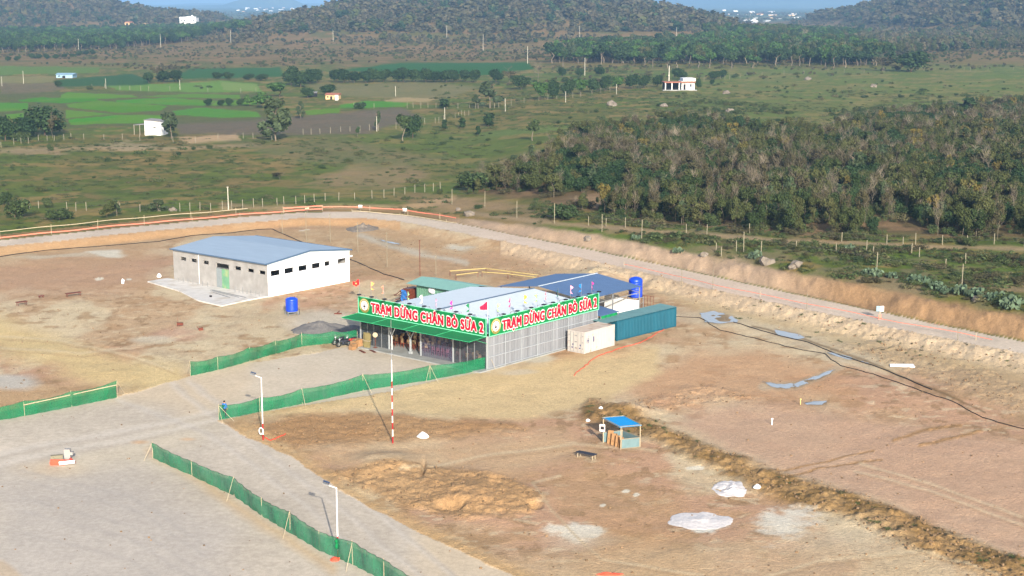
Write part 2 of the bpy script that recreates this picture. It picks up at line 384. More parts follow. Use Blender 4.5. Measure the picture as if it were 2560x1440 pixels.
def line(pts, w, soft=10, warp=16):
    pts = np.array(pts, float); m = np.zeros(x.shape); pad = w + soft + warp
    sel = np.where(INF & (PX > pts[:, 0].min() - pad) & (PX < pts[:, 0].max() + pad) & (PY > pts[:, 1].min() - pad) & (PY < pts[:, 1].max() + pad))[0]
    if not len(sel): return m
    u = PX[sel] + wx[sel] * warp * 2; v = PY[sel] + wy[sel] * warp; d = np.full(u.shape, 1e9)
    for (ax, ay), (bx, by) in zip(pts[:-1], pts[1:]):
        dx, dy = bx - ax, by - ay; t = np.clip(((u - ax) * dx + (v - ay) * dy) / (dx * dx + dy * dy), 0, 1)
        d = np.minimum(d, np.hypot(u - ax - t * dx, v - ay - t * dy))
    m[sel] = np.clip(0.5 + (w - d) / soft, 0, 1); return m
def ell(cx, cy_, rx, ry, soft=0.5, warp=22):
    u = PX + wx * warp * 2; v = PY + wy * warp
    d = np.hypot((u - cx) / rx, (v - cy_) / ry); return np.clip((1 - d) / soft, 0, 1) * INF

site = (DN < 0) & (y < 330)
C = np.zeros((x.size, 3)); DISP = np.zeros(x.size)
def paint(m, c, a=1.0):
    global C
    m = (m * a)[:, None]; C = C * (1 - m) + s2l(c) * m
# --- building-site soil
n1 = fbm(x, y * 0.45, 9, 5, 31); n2 = fbm(x * 0.7, y, 22, 5, 32, .6); n3 = fbm(x, y, 2.2, 4, 33); n4 = fbm(x * 0.7, y, 3.4, 5, 34, .6)
C[:] = s2l((198, 168, 138))
paint(smooth(0.48, 0.62, n2), (196, 156, 130)); paint(smooth(0.52, 0.68, n1), (208, 184, 152)); paint(smooth(0.5, 0.62, n4) * 0.7, (186, 150, 116))
paint(smooth(0.60, 0.70, n3), (168, 136, 104), 0.6); n5 = fbm(x, y * .6, .9, 4, 35); paint(smooth(.62, .70, n5), (150, 120, 90), .6); paint(smooth(.63, .72, fbm(x * .6, y, .8, 4, 36)), (222, 204, 178), .45); paint(smooth(0.28, 0.4, 1 - n3) * smooth(.5, .6, n1), (216, 200, 176), 0.5)
W = poly
paint(W([(-500, 640), (0, 625), (500, 572), (900, 555), (1150, 590), (1560, 680), (1700, 730), (1250, 760), (900, 700), (870, 620), (440, 600), (300, 700), (-500, 720)], 40, 30), (188, 156, 122), 0.6)
paint(W([(-500, 720), (0, 660), (300, 640), (430, 640), (430, 700), (300, 730), (0, 740), (-500, 800)], 50), (188, 150, 126), 0.7)
paint(W([(1400, 690), (1500, 660), (1580, 690), (1540, 720), (1440, 715)], 20), (216, 196, 164), 0.8)
paint(W([(1600, 680), (1700, 730), (2000, 800), (2560, 920), (2560, 960), (2200, 880), (1950, 820), (1750, 770), (1640, 740)], 26), (196, 172, 134), 0.8)
paint(W([(1560, 960), (1740, 880), (1900, 870), (2080, 930), (2160, 1000), (2000, 1010), (1780, 1010), (1620, 1010)], 50), (200, 156, 122), 0.8)
paint(W([(1690, 1055), (1850, 1010), (2050, 1020), (2560, 1110), (2600, 1420), (2380, 1330), (2000, 1190), (1830, 1130)], 40), (200, 164, 142), 0.9)
paint(W([(2060, 870), (2350, 960), (2560, 1040), (2700, 1100), (2700, 960), (2400, 900), (2200, 860)], 40), (184, 158, 128), 0.8)
paint(W([(640, 1045), (900, 985), (1230, 932), (1450, 890), (1650, 870), (1660, 930), (1530, 1000), (1300, 1050), (1050, 1040), (900, 1030)], 24), (219, 192, 150), 0.95)
paint(W([(600, 1062), (740, 1042), (900, 1035), (1120, 1050), (1300, 1062), (1330, 1078), (1100, 1100), (900, 1118), (720, 1112)], 16), (176, 136, 96), 0.9)
paint(W([(760, 1120), (1100, 1098), (1400, 1080), (1500, 1130), (1300, 1180), (1000, 1170), (860, 1180)], 40), (204, 172, 140), 0.8)
paint(W([(830, 1190), (1050, 1155), (1250, 1180), (1345, 1240), (1320, 1285), (1150, 1295), (1000, 1260), (900, 1220)], 18), (184, 146, 106), 0.9)
paint(W([(1340, 1190), (1500, 1170), (1720, 1250), (1700, 1300), (1500, 1290), (1380, 1270)], 40), (188, 152, 116), 0.6)
paint(W([(1480, 1300), (1640, 1310), (1720, 1340), (1780, 1420), (1840, 1520), (1500, 1520), (1430, 1400)], 60), (190, 150, 108), 0.7)
paint(W([(1250, 1400), (1600, 1360), (2200, 1340), (2560, 1440), (2560, 1600), (1300, 1600)], 60), (206, 178, 148), 0.6)
TR = [(1480, 1030), (1600, 1062), (1700, 1108), (1810, 1152), (1900, 1192), (2040, 1232), (2190, 1290), (2340, 1348), (2560, 1426), (2700, 1480)]
trench = np.maximum(line(TR, 26, 22, 26), line([(1900, 1195), (2100, 1262), (2350, 1362), (2560, 1440)], 34, 20, 26))
paint(trench, (158, 124, 80), 0.9); paint(trench * smooth(0.45, 0.6, n3), (128, 102, 64), 0.7)
ruts = np.maximum(line([(1890, 1190), (2040, 1160), (2180, 1128)], 2.5, 4, 10), line([(1900, 1215), (2050, 1172), (2200, 1150)], 2.5, 4, 10))
ruts = np.maximum(ruts, np.maximum(line([(2230, 1100), (2300, 1075), (2400, 1060)], 4, 6, 14), line([(2300, 1110), (2380, 1095), (2450, 1075)], 4, 6, 14)))
paint(ruts, (166, 128, 84), 0.8)
edge = line([(600, 1080), (700, 1130), (850, 1225), (930, 1272), (1010, 1312), (1100, 1357), (1200, 1402), (1300, 1450), (1420, 1520)], 26, 26, 20)
paint(edge, (202, 166, 122), 0.8)
paint(line([(-200, 800), (0, 835), (130, 882), (260, 925), (420, 955)], 40, 40, 30), (219, 193, 144), 0.85)
paint(W([(-300, 900), (0, 960), (290, 965), (300, 990), (0, 1040), (-300, 1090)], 30), (196, 160, 122), 0.7)
paint(ell(30, 955, 90, 24), (196, 190, 188), 0.9); paint(ell(810, 805, 130, 40), (206, 196, 186), 0.8); paint(ell(700, 790, 90, 26), (200, 180, 152), 0.5)
paint(ell(450, 835, 90, 24), (204, 164, 144), 0.7); paint(ell(380, 850, 70, 16), (206, 200, 190), 0.6); paint(ell(260, 634, 60, 7), (214, 208, 200), 0.9); paint(ell(150, 640, 120, 8), (206, 196, 182), 0.6)
pn = .6 * fbm(x, y, 1.2, 5, 38, .65) + .4 * fbm(x, y * .5, 4.0, 3, 39)
def patch(m, lo=.35, hi=.6): return smooth(lo, hi, m * .75 + (pn - .38) * 1.1) * (m > 0.01)
paint(patch(ell(1750, 1300, 96, 40, 0.7, 34)), (226, 220, 215), 1.0); paint(patch(ell(1975, 1315, 150, 74, 0.9, 40), .42, .8), (224, 217, 211), .95); paint(patch(ell(1440, 1325, 110, 36, 0.8, 34), .4, .75), (224, 216, 208), 0.95)
paint(ell(1450, 1350, 120, 30, 0.9), (212, 196, 180), 0.6); paint(ell(2100, 1350, 200, 60, 0.9), (212, 196, 176), 0.5)
for q in ((1560, 1225, 20, 8), (1590, 1235, 16, 8), (1500, 1262, 14, 5), (1740, 1170, 40, 8), (760, 575, 20, 4), (240, 700, 20, 5), (330, 700, 15, 4), (1490, 820, 30, 12)): paint(patch(ell(*q, 0.8)), (226, 218, 208), 0.95)
mud = np.maximum(line([(1700, 790), (1780, 795), (1860, 808), (1960, 838), (2060, 880), (2180, 915)], 16, 16, 20), line([(1900, 965), (1990, 965), (2050, 940), (2100, 915)], 9, 8, 14))
paint(mud, (196, 180, 160), 0.6)
paint(np.maximum(line([(1880, 815), (2010, 850), (2110, 885), (2200, 918), (2330, 975), (2460, 1030)], 2.2, 3, 6), 0), (116, 94, 66), 0.8)
paint(line([(905, 590), (1000, 620), (1090, 640), (1160, 655)], 7, 10, 14), (196, 190, 182), 0.7); paint(ell(1150, 618, 45, 8), (206, 200, 192), 0.8)
paint(ell(1290, 930, 60, 10), (206, 196, 186), 0.6); paint(ell(1340, 898, 60, 8), (204, 198, 188), 0.8)
PUD = ([(1750, 783), (1790, 778), (1830, 792), (1845, 806), (1800, 809), (1762, 806)], [(1935, 824), (1990, 834), (2012, 845), (1996, 850), (1950, 838)], [(2072, 883), (2110, 890), (2160, 905), (2170, 911), (2120, 900)], [(1905, 953), (1940, 960), (1985, 961), (1985, 970), (1940, 972)], [(1985, 961), (2035, 943), (2085, 925), (2052, 946), (2000, 968), (1985, 970)], [(2010, 1008), (2070, 1003), (2060, 1012), (2020, 1013)], [(950, 600), (985, 606), (1005, 612), (960, 606)])
for pts in PUD: paint(poly(pts, 18, 12), (164, 142, 116), .75); paint(poly(pts, 6, 8), (128, 108, 86), .6)
# wheel tracks
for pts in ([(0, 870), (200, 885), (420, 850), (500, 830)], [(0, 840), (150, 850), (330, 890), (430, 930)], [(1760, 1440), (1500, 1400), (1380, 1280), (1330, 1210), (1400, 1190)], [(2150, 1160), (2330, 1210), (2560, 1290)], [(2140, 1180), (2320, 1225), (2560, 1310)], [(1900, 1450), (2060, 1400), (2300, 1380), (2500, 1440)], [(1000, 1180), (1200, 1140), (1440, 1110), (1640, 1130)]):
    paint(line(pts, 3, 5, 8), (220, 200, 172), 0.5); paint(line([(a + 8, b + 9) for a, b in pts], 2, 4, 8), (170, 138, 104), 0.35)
_l = C @ np.array([.3, .5, .2]); C = (C * .94 + .06 * _l[:, None]) * np.array([.94, .945, .86])
# --- gravel yard
YARD = [(-600, 1160), (0, 1050), (300, 995), (475, 940), (640, 905), (860, 870), (905, 862), (1000, 882), (1226, 930), (1100, 952), (900, 990), (545, 1054), (600, 1086), (700, 1128), (760, 1164), (850, 1222), (930, 1272), (1010, 1312), (1100, 1357), (1200, 1402), (1300, 1450), (1440, 1540), (1500, 1620), (-600, 1620)]
yard = poly(YARD, 5, 20); YF = yard > 0.5
yc = np.zeros((x.size, 3)); k1 = fbm(x * 0.5, y, 14, 4, 41)[:, None]; k2 = fbm(x, y * 0.3, 3.0, 4, 42)[:, None]
k3 = fbm(x, y, .5, 3, 45)[:, None]; yc = s2l((194, 183, 168)) * (0.82 + 0.36 * k1) * (0.94 + 0.12 * k2) * (.88 + .24 * k3)
bl = smooth(0.5, 0.64, fbm(x, y * 0.7, 18, 3, 43))[:, None]; yc = yc * (1 - bl * .8) + s2l((204, 186, 160)) * bl * .8
C = np.where(YF[:, None], yc, C)
paint(poly([(640, 905), (860, 872), (1000, 885), (1210, 925), (1000, 965), (700, 1010), (620, 970)], 40) * YF, (202, 190, 172), 0.7)
paint(line([(620, 1010), (480, 1075), (330, 1130), (200, 1150)], 26, 40, 30) * YF, (200, 188, 166), 0.6)
paint(line([(380, 1130), (520, 1210), (600, 1270), (720, 1345), (830, 1420)], 12, 24, 20) * YF, (200, 172, 136), 0.7)
paint(ell(140, 1170, 120, 30, .8) * YF, (202, 182, 152), 0.7); paint(poly([(-100, 1390), (10, 1400), (90, 1470), (-100, 1600)], 12, 12), (206, 176, 130), 0.9)
paint(poly([(0, 1200), (300, 1180), (600, 1330), (500, 1600), (-100, 1600)], 120, 60) * YF, (178, 172, 168), 0.5)
for a in (1236, 1262, 1305, 1338, 1392): paint(line([(60, a - 60), (330, a + 10), (520, a + 130)], 3, 8, 10) * YF, (170, 164, 158), 0.4)
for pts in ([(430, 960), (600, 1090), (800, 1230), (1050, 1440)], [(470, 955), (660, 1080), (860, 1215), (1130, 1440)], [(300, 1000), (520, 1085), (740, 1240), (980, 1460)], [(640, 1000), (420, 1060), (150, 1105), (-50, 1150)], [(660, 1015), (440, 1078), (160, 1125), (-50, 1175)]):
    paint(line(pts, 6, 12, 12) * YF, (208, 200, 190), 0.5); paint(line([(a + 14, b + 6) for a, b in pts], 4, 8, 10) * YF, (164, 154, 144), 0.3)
paint(ell(350, 1105, 30, 6, .8, 6) * YF, (204, 164, 122), .7); paint(ell(470, 1098, 26, 5, .8, 6) * YF, (204, 164, 122), .6)
# --- the road and its banks
ROADF = (DN > 0.0 + wx * 1.2) & (DF < 0.0 + wy * 1.0) & (np.abs(x) < 260)
slope_l = np.clip(smooth(-5, -3.5, DN) * (DN < 0.3), 0, 1) * (PX < 1000); paint(slope_l, (196, 156, 112), 0.7)
berm = smooth(-7, -2, DN) * (DN < 0.5) * (PX > 1250); paint(berm, (204, 182, 154), 0.8)
rc = s2l((200, 186, 170)) * (0.86 + 0.28 * fbm(x * 1.0, y * 1.0, 4, 4, 44))[:, None]
pk = smooth(1050, 1300, PX) * (1 - smooth(1900, 2200, PX)); rc = rc * (1 - .5 * pk[:, None]) + .5 * pk[:, None] * s2l((208, 186, 168))
C = np.where(ROADF[:, None], rc, C)
beyond = (DF > 0)
# --- grassland
def wmix(base, *layers):
    c = np.tile(s2l(base), (x.size, 1))
    for m, col in layers: c = c * (1 - m[:, None]) + s2l(col) * m[:, None]
    return c
f1 = fbm(x, y, 40, 4, 51); f2 = fbm(x, y, 14, 4, 52); f3 = fbm(x, y, 4, 4, 53); f4 = fbm(x, y, 70, 3, 54)
grass = wmix((112, 110, 62), (smooth(0.5, 0.62, f1), (100, 114, 54)), (smooth(0.50, 0.64, f2), (128, 114, 76)), (smooth(0.5, 0.62, f4) * .7, (92, 114, 48)), (smooth(0.54, 0.64, f3) * .8, (84, 100, 46)), (smooth(0.58, 0.68, fbm(x, y, 9, 4, 55)) * .75, (152, 128, 90)), (smooth(0.6, 0.7, fbm(x, y, 3, 3, 56)) * .5, (84, 90, 58)))
gm = smooth(1500, 1900, PX) * (1 - smooth(330, 420, PY)) * (PY > 165); grass = grass * (1 - .35 * gm[:, None]) + .35 * gm[:, None] * s2l((116, 130, 76))
gm = (1 - smooth(360, 460, np.abs(PX - 1150))) * (1 - smooth(60, 130, np.abs(PY - 400))); grass = grass * (1 - .3 * gm[:, None]) + .3 * gm[:, None] * s2l((104, 120, 66))
scrubm = smooth(820, 1000, y + 40 * (f1 - .5)); sc_c = wmix((124, 106, 74), (smooth(0.5, 0.6, f1), (106, 102, 62)), (smooth(0.5, 0.62, f2), (138, 112, 84)))
grass = grass * (1 - scrubm[:, None]) + sc_c * scrubm[:, None]
farm = smooth(2400, 3200, y); fc = wmix((84, 96, 78), (smooth(.5, .6, fbm(x, y, 300, 3, 57)), (104, 112, 88)), (smooth(.52, .6, fbm(x, y, 700, 3, 58)), (74, 88, 72)))
grass = grass * (1 - farm[:, None]) + fc * farm[:, None]
grass = grass * np.array([.95, .95, .74])
C = np.where(beyond[:, None], grass, C)
def bpaint(m, c, a=1.0): paint(m * beyond, c, a)
bpaint(W([(440, 305), (760, 290), (1000, 268), (1060, 295), (900, 335), (720, 338), (450, 335)], 8, 10), (112, 100, 86), 0.85)
bpaint(W([(0, 205), (150, 208), (165, 222), (60, 240), (0, 238)], 6, 6), (116, 104, 82), 0.8)
bpaint(W([(440, 345), (590, 335), (600, 350), (470, 360)], 5, 8), (196, 166, 130), 0.8); bpaint(line([(0, 375), (220, 370), (430, 372), (650, 362)], 4, 8, 8), (176, 152, 120), 0.7); bpaint(ell(320, 365, 90, 12), (168, 152, 122), .6); bpaint(ell(90, 380, 100, 9), (164, 140, 112), .6)
bpaint(W([(140, 200), (330, 184), (380, 198), (370, 216), (150, 216)], 3, 4), (56, 92, 48)); bpaint(W([(440, 190), (480, 171), (700, 168), (710, 192), (460, 198)], 3, 4), (56, 98, 46)); bpaint(W([(840, 176), (1000, 157), (1320, 156), (1335, 172), (1220, 188), (1000, 184)], 3, 4), (50, 98, 42))
bpaint(W([(-100, 164), (250, 168), (245, 182), (-100, 190)], 3, 4), (98, 124, 54)); bpaint(W([(-200, 192), (140, 190), (130, 206), (-200, 212)], 4, 4), (136, 130, 84), .8)
bpaint(W([(760, 212), (1080, 206), (1200, 218), (1100, 250), (840, 240)], 5, 6), (124, 120, 80), .8); bpaint(W([(960, 250), (1010, 244), (1105, 246), (1070, 254), (970, 256)], 3, 3), (170, 150, 108), .9)
bpaint(W([(270, 215), (450, 208), (550, 203), (640, 208), (655, 228), (520, 232), (300, 226)], 3, 5), (104, 140, 58)); bpaint(W([(550, 205), (640, 210), (650, 226), (560, 226)], 3, 4), (124, 146, 76), .9)
bpaint(line([(1200, 340), (1290, 330), (1400, 320), (1600, 300)], 6, 8, 8), (112, 132, 72), .5)
bpaint(W([(870, 420), (1010, 410), (1080, 440), (960, 470), (840, 470), (760, 460)], 14, 20), (158, 132, 102), .6); bpaint(W([(560, 350), (860, 345), (1000, 375), (1120, 400), (980, 420), (700, 400)], 20, 20), (124, 114, 84), .5)
# bright paddies
PADS = [[(45, 250), (105, 243), (240, 247), (250, 252), (165, 258), (50, 254)], [(-40, 256), (70, 258), (72, 275), (-40, 281)], [(155, 236), (170, 231), (330, 238), (345, 243), (240, 247), (150, 246)], [(352, 241), (480, 234), (600, 238), (602, 247), (420, 243)], [(290, 251), (420, 244), (540, 253), (510, 264), (420, 262), (290, 256)], [(165, 261), (250, 252), (420, 265), (400, 277), (300, 282), (172, 268)], [(165, 275), (282, 285), (165, 296)], [(172, 299), (300, 286), (410, 289), (428, 298), (430, 305), (175, 312)], [(430, 277), (500, 269), (640, 279), (654, 292), (560, 295), (440, 287)], [(14, 286), (60, 283), (60, 296), (18, 297)], [(760, 276), (850, 270), (850, 281), (770, 288)], [(850, 262), (920, 252), (1030, 257), (1010, 267), (850, 270)], [(545, 252), (640, 248), (650, 262), (520, 264)]]
bpaint(poly([(-100, 238), (160, 228), (640, 232), (670, 300), (430, 312), (170, 320), (150, 290), (-100, 296)], 6, 4), (92, 98, 58), .8)
PADM = np.zeros(x.size)
for i, p in enumerate(PADS):
    m = poly(p, 1.6, 1.5); PADM = np.maximum(PADM, m); k = fbm(x, y, 30, 3, 60 + i)
    bpaint(m, (70 + (i * 7) % 24, 128 + (i * 5) % 12, 24 + (i * 11) % 18)); bpaint(m * smooth(.45, .6, k), (98, 132, 40), .7)
# beyond the cut: stony scrub strip, track, woodland floor
strip = (DF > 2) * (1 - smooth(10, 46, DF)) * smooth(1180, 1400, PX) * (y < 420)
bpaint(strip * smooth(.45, .6, f3), (132, 122, 90), .7); bpaint(strip * smooth(.5, .65, f2), (150, 132, 104), .6)
track = line([(1180, 535), (1330, 552), (1480, 566), (1600, 575), (1800, 590), (2000, 603), (2200, 612), (2560, 622), (2700, 626)], 5, 6, 6); bpaint(track, (164, 142, 112), .8)
WOOD = [(1150, 478), (1250, 440), (1380, 395), (1420, 345), (1560, 330), (1720, 312), (1900, 330), (2050, 345), (2200, 300), (2330, 285), (2560, 262), (2900, 240), (2900, 625), (2560, 600), (2300, 592), (2000, 588), (1800, 574), (1620, 560), (1500, 540), (1360, 500), (1230, 488)]
wood = poly(WOOD, 14, 14); bpaint(wood, (108, 90, 66), .85); bpaint(wood * smooth(.5, .62, f3), (146, 118, 88), .6)
bpaint(ell(1170, 515, 160, 22), (170, 142, 110), .7); bpaint(ell(1480, 500, 70, 20), (172, 144, 112), .6); bpaint(ell(1060, 495, 100, 14), (156, 128, 98), .5)
bpaint((DF < 6) * smooth(0.2, 1, DF) * (PX < 1150), (176, 134, 98), .6)
bpaint(line([(560, 518), (680, 520), (830, 518), (1000, 520), (1130, 500)], 7, 10, 12), (196, 164, 126), .6)
hb_ = 2.3 * smooth(-14, 12, x) + 0.7 * smooth(15, 45, x)
bank = smooth(0.0, 0.6, DF) * (1 - smooth(2.8, 4.6, DF + 2.4 * (fbm(x, y, 4, 3, 12) - .5))) * smooth(-16, -4, x) * (y < 330)
sarc = np.arctan2(x - 0, y) * 260
vst = .6 * fbm(sarc + DF * .6, DF * .35, 1.6, 4, 71) + .4 * fbm(x, y, 1.0, 4, 72)
bc = s2l((216, 188, 160)) * (1 - smooth(1850, 2150, PX))[:, None] + s2l((192, 156, 118)) * smooth(1850, 2150, PX)[:, None]
bc = bc * .66 * (0.70 + 0.6 * vst)[:, None]
C = C * (1 - bank[:, None]) + bc * bank[:, None]
# --- relief you can see
dirt = site & ~YF
rough = np.clip(trench * 1.0 + poly([(840, 1190), (1050, 1160), (1250, 1180), (1345, 1240), (1320, 1285), (1150, 1295), (1000, 1255), (900, 1220)], 16) * .8 + berm * .8 + poly([(1480, 1010), (1560, 1010), (1760, 960), (1900, 1000), (1700, 1020), (1560, 1050)], 16) * .7 + edge * .25 + poly([(600, 1062), (740, 1042), (900, 1035), (1120, 1050), (1300, 1062), (1330, 1078), (1100, 1100), (900, 1118), (720, 1112)], 16) * .4 + poly([(2060, 870), (2350, 960), (2560, 1040), (2560, 960), (2400, 900), (2200, 860)], 20) * .5 + poly([(940, 580), (1150, 600), (1560, 680), (1700, 730), (1500, 745), (1250, 690), (900, 640)], 30) * .35, 0, 1)
DISP += dirt * ((fbm(x, y, 9, 3, 81) - .5) * .35 + (fbm(x, y, 1.6, 3, 82) - .5) * .10)
DISP += dirt * rough * ((fbm(x, y, 1.1, 5, 83, .6) - .4) * .6 + .06)
DISP += dirt * rough * (fbm(x, y, .5, 3, 90) - .5) * .34
DISP += trench * .25 * (fbm(x, y, 4, 2, 84) - .2)
DISP += ruts * .30 * (fbm(x, y, .7, 3, 89) - .5)
for q, hh in (((960, 1160, 140, 40), .6), ((1190, 1240, 150, 50), .5), ((1500, 690, 90, 26), 1.2), ((1570, 1030, 110, 22), .6), ((1120, 1262, 60, 14), -.7), ((1235, 1195, 30, 10), -.5), ((1060, 1168, 10, 34), -.5), ((1330, 1265, 30, 14), -.5)):
    DISP += smooth(0, 1, ell(*q, 1.0, 14)) * hh * (.7 + .6 * fbm(x, y, 3, 3, 85)) * dirt
DISP += YF * (fbm(x, y, 12, 3, 86) - .5) * .06
DISP += bank * (vst - .5) * .75
DISP += (beyond & (y < 900)) * (fbm(x, y, 3, 4, 87) - .5) * .5 * smooth(4, 10, DF)
DISP += ROADF * (fbm(x, y, 5, 3, 88) - .5) * .08
def flat(px0, px1, py0, py1): return (PX > px0) & (PX < px1) & (PY > py0) & (PY < py1)
# level pads under the buildings and the containers
def pad_mask(ox, oy, ang_, x0, x1, y0, y1):
    a = R(ang_); u = (x - ox) * math.sin(a) + (y - oy) * math.cos(a); v = -(x - ox) * math.cos(a) + (y - oy) * math.sin(a)
    return smooth(x0 - 2, x0, u) * (1 - smooth(x1, x1 + 2, u)) * smooth(y0 - 2, y0, v) * (1 - smooth(y1, y1 + 2, v))
BO = at(1219, 926); WO = at(671, 743)
pad = np.maximum(pad_mask(BO[0], BO[1], 40.4, -4, 33, -5, 30), pad_mask(WO[0], WO[1], 39.5, -9, 17, -1, 23))
DISP *= (1 - pad)
ZZ = z0 + DISP

CLS = np.zeros(x.size, int)                      # 0 soil
CLS[YF] = 1; CLS[ROADF] = 2
CLS[beyond & (DF > 3.4)] = 3; CLS[beyond & (DF <= 3.4)] = 0
CLS[(PADM > .5) & beyond] = 4
hsum = sum(hill(x, y, *h) for h in HILLS); CLS[beyond & (hsum > 5)] = 5
CLS[(y > 3000)] = 6
def ground_mat(name, fine=1.0, bump=.5, rgh=.95):
    m = bpy.data.materials.new(name); m.use_nodes = True; nt = m.node_tree; N = nt.nodes; Lk = nt.links; b = N['Principled BSDF']
    b.inputs['Roughness'].default_value = rgh; b.inputs['Specular IOR Level'].default_value = .1
    a = N.new('ShaderNodeAttribute'); a.attribute_name = 'soil'; tc = N.new('ShaderNodeTexCoord'); col = a.outputs['Color']
    for sc_, lo, hi in ((0.35, .93, 1.07), (2.3, .87, 1.13), (11.0, 1 - .26 * fine, 1 + .26 * fine)):
        nz = N.new('ShaderNodeTexNoise'); nz.inputs['Scale'].default_value = sc_; nz.inputs['Detail'].default_value = 5; nz.inputs['Roughness'].default_value = .65; Lk.new(tc.outputs['Object'], nz.inputs['Vector'])
        mr = N.new('ShaderNodeMapRange'); mr.inputs['From Min'].default_value = .3; mr.inputs['From Max'].default_value = .7; mr.inputs['To Min'].default_value = lo; mr.inputs['To Max'].default_value = hi; Lk.new(nz.outputs[0], mr.inputs[0])
        mx = N.new('ShaderNodeMix'); mx.data_type = 'RGBA'; mx.blend_type = 'MULTIPLY'; mx.inputs[0].default_value = 1; Lk.new(col, mx.inputs[6]); Lk.new(mr.outputs[0], mx.inputs[7]); col = mx.outputs[2]
    Lk.new(col, b.inputs['Base Color'])
    n = N.new('ShaderNodeTexNoise'); n.inputs['Scale'].default_value = 4.0; n.inputs['Detail'].default_value = 8; n.inputs['Roughness'].default_value = .7; Lk.new(tc.outputs['Object'], n.inputs['Vector'])
    bp = N.new('ShaderNodeBump'); bp.inputs['Strength'].default_value = bump; bp.inputs['Distance'].default_value = .35; Lk.new(n.outputs[0], bp.inputs['Height']); Lk.new(bp.outputs[0], b.inputs['Normal'])
    return m
GM = [ground_mat('site_soil', .9, .55), ground_mat('yard_gravel', .5, .16), ground_mat('road_gravel', .6, .2), ground_mat('grassland_cover', 1, .8), ground_mat('paddy_cover', .5, .3), ground_mat('hill_soil', 1, .6), ground_mat('plain_cover', .5, .2)]
GN_ = ['ground', 'gravel_yard', 'road', 'grassland', 'rice_field', 'hill', 'plain']
idx = np.arange(nr * nc).reshape(nr, nc)
quads = np.stack([idx[:-1, :-1], idx[:-1, 1:], idx[1:, 1:], idx[1:, :-1]], -1).reshape(-1, 4)
qc = CLS[quads[:, 0]]
alb = np.clip(C * GK * np.array([1.0, .985, .945]), 0.004, 0.8)
for k, nm in enumerate(GN_):
    q = quads[qc == k]
    if not len(q): continue
    used, inv = np.unique(q, return_inverse=True); q = inv.reshape(-1, 4)
    me = bpy.data.meshes.new(nm); me.vertices.add(len(used)); me.vertices.foreach_set('co', np.stack([x[used], y[used], ZZ[used]], -1).astype(np.float32).ravel())
    me.loops.add(q.size); me.loops.foreach_set('vertex_index', q.astype(np.int32).ravel()); me.polygons.add(len(q)); me.polygons.foreach_set('loop_start', np.arange(0, q.size, 4, dtype=np.int32))
    me.polygons.foreach_set('use_smooth', np.ones(len(q), bool)); me.update(calc_edges=True)
    ca = me.color_attributes.new('soil', 'FLOAT_COLOR', 'POINT'); ca.data.foreach_set('color', np.concatenate([alb[used], np.ones((len(used), 1))], 1).astype(np.float32).ravel())
    me.materials.append(GM[k]); o = link(nm, me); o['kind'] = 'structure'
# puddles lie in the hollows of the wheel ruts
def puddle(pts, zz=0.03):
    m = MB(); pts = [at(*p) for p in pts]; out = []
    for i in range(len(pts)):
        a, b = pts[i], pts[(i + 1) % len(pts)]
        for t in (0, .25, .5, .75):
            q = a + (b - a) * t; out.append((q[0] + random.uniform(-.25, .25), q[1] + random.uniform(-.3, .3), 0))
    zb = max(local_z(q[0], q[1]) for q in out) * .5 + min(local_z(q[0], q[1]) for q in out) * .5
    m.add([(q[0], q[1], zb + zz) for q in out], [tuple(range(len(out)))])
    o = m.build('puddle', M['water']); o['kind'] = 'structure'
ROWS_ = rows
def local_z(px_, py_):
    """height of the built ground sheet"""
    i = int(np.clip(np.searchsorted(rows, py_), 1, nr - 1)); j = int(np.clip(np.searchsorted(ang, math.atan2(px_, py_)), 1, nc - 1))
    t = (py_ - rows[i - 1]) / (rows[i] - rows[i - 1]); s = np.clip((math.atan2(px_, py_) - ang[j - 1]) / (ang[j] - ang[j - 1]), 0, 1); Z = ZZ.reshape(nr, nc)
    return float((Z[i - 1, j - 1] * (1 - s) + Z[i - 1, j] * s) * (1 - t) + (Z[i, j - 1] * (1 - s) + Z[i, j] * s) * t)
def P(px, py):
    """standing point on the built ground for something on the building site"""
    p = at(px, py); z = local_z(p[0], p[1]); p = at(px, py, z); return Vector((p[0], p[1], local_z(p[0], p[1])))
def G(px, py):
    p = hit(px, py); return Vector((p[0], p[1], local_z(p[0], p[1])))
for pts in PUD:
    puddle(pts)
# ------------------------------------------------------------------ lettering
def lettering(body, width, cap, shifts, name, m, parent, loc, rot, ref=None):
    """flat letters made heavier by stacking slightly shifted layers, 0.7 mm apart"""
    cu = bpy.data.curves.new(name, 'FONT'); cu.body = body; cu.size = 1.0; cu.resolution_u = 3; cu.space_character = 1.14; cu.space_word = .9
    o = bpy.data.objects.new(name, cu); COL.objects.link(o)
    dg = bpy.context.evaluated_depsgraph_get(); dg.update(); me = bpy.data.meshes.new_from_object(o.evaluated_get(dg)); bpy.data.objects.remove(o)
    V = [v.co.copy() for v in me.vertices]; Fs = [tuple(p.vertices) for p in me.polygons]
    if ref is None: xs = [v.x for v in V]; ref = (min(xs), max(xs) - min(xs))
    mb = MB()
    for k, (dx, dy) in enumerate(shifts):
        mb.add([((v.x + dx - ref[0]) / ref[1] * width, (v.y + dy) / .70 * cap, k * .0007) for v in V], Fs)
    me2 = bpy.data.meshes.new(name); me2.from_pydata(mb.v, [], mb.f); me2.materials.append(m); o = link(name, me2, parent, loc); o.rotation_euler = rot
    return o, ref
BOLD = [(dx, dy) for dx in (-.072, -.048, -.024, 0, .024, .048, .072) for dy in (-.03, 0, .03)]
HALO = [(r * math.cos(i * math.pi / 7) * 1.1, r * math.sin(i * math.pi / 7)) for r in (.07, .118) for i in range(14)]
THIN = [(-.02, 0), (0, 0), (.02, 0)]
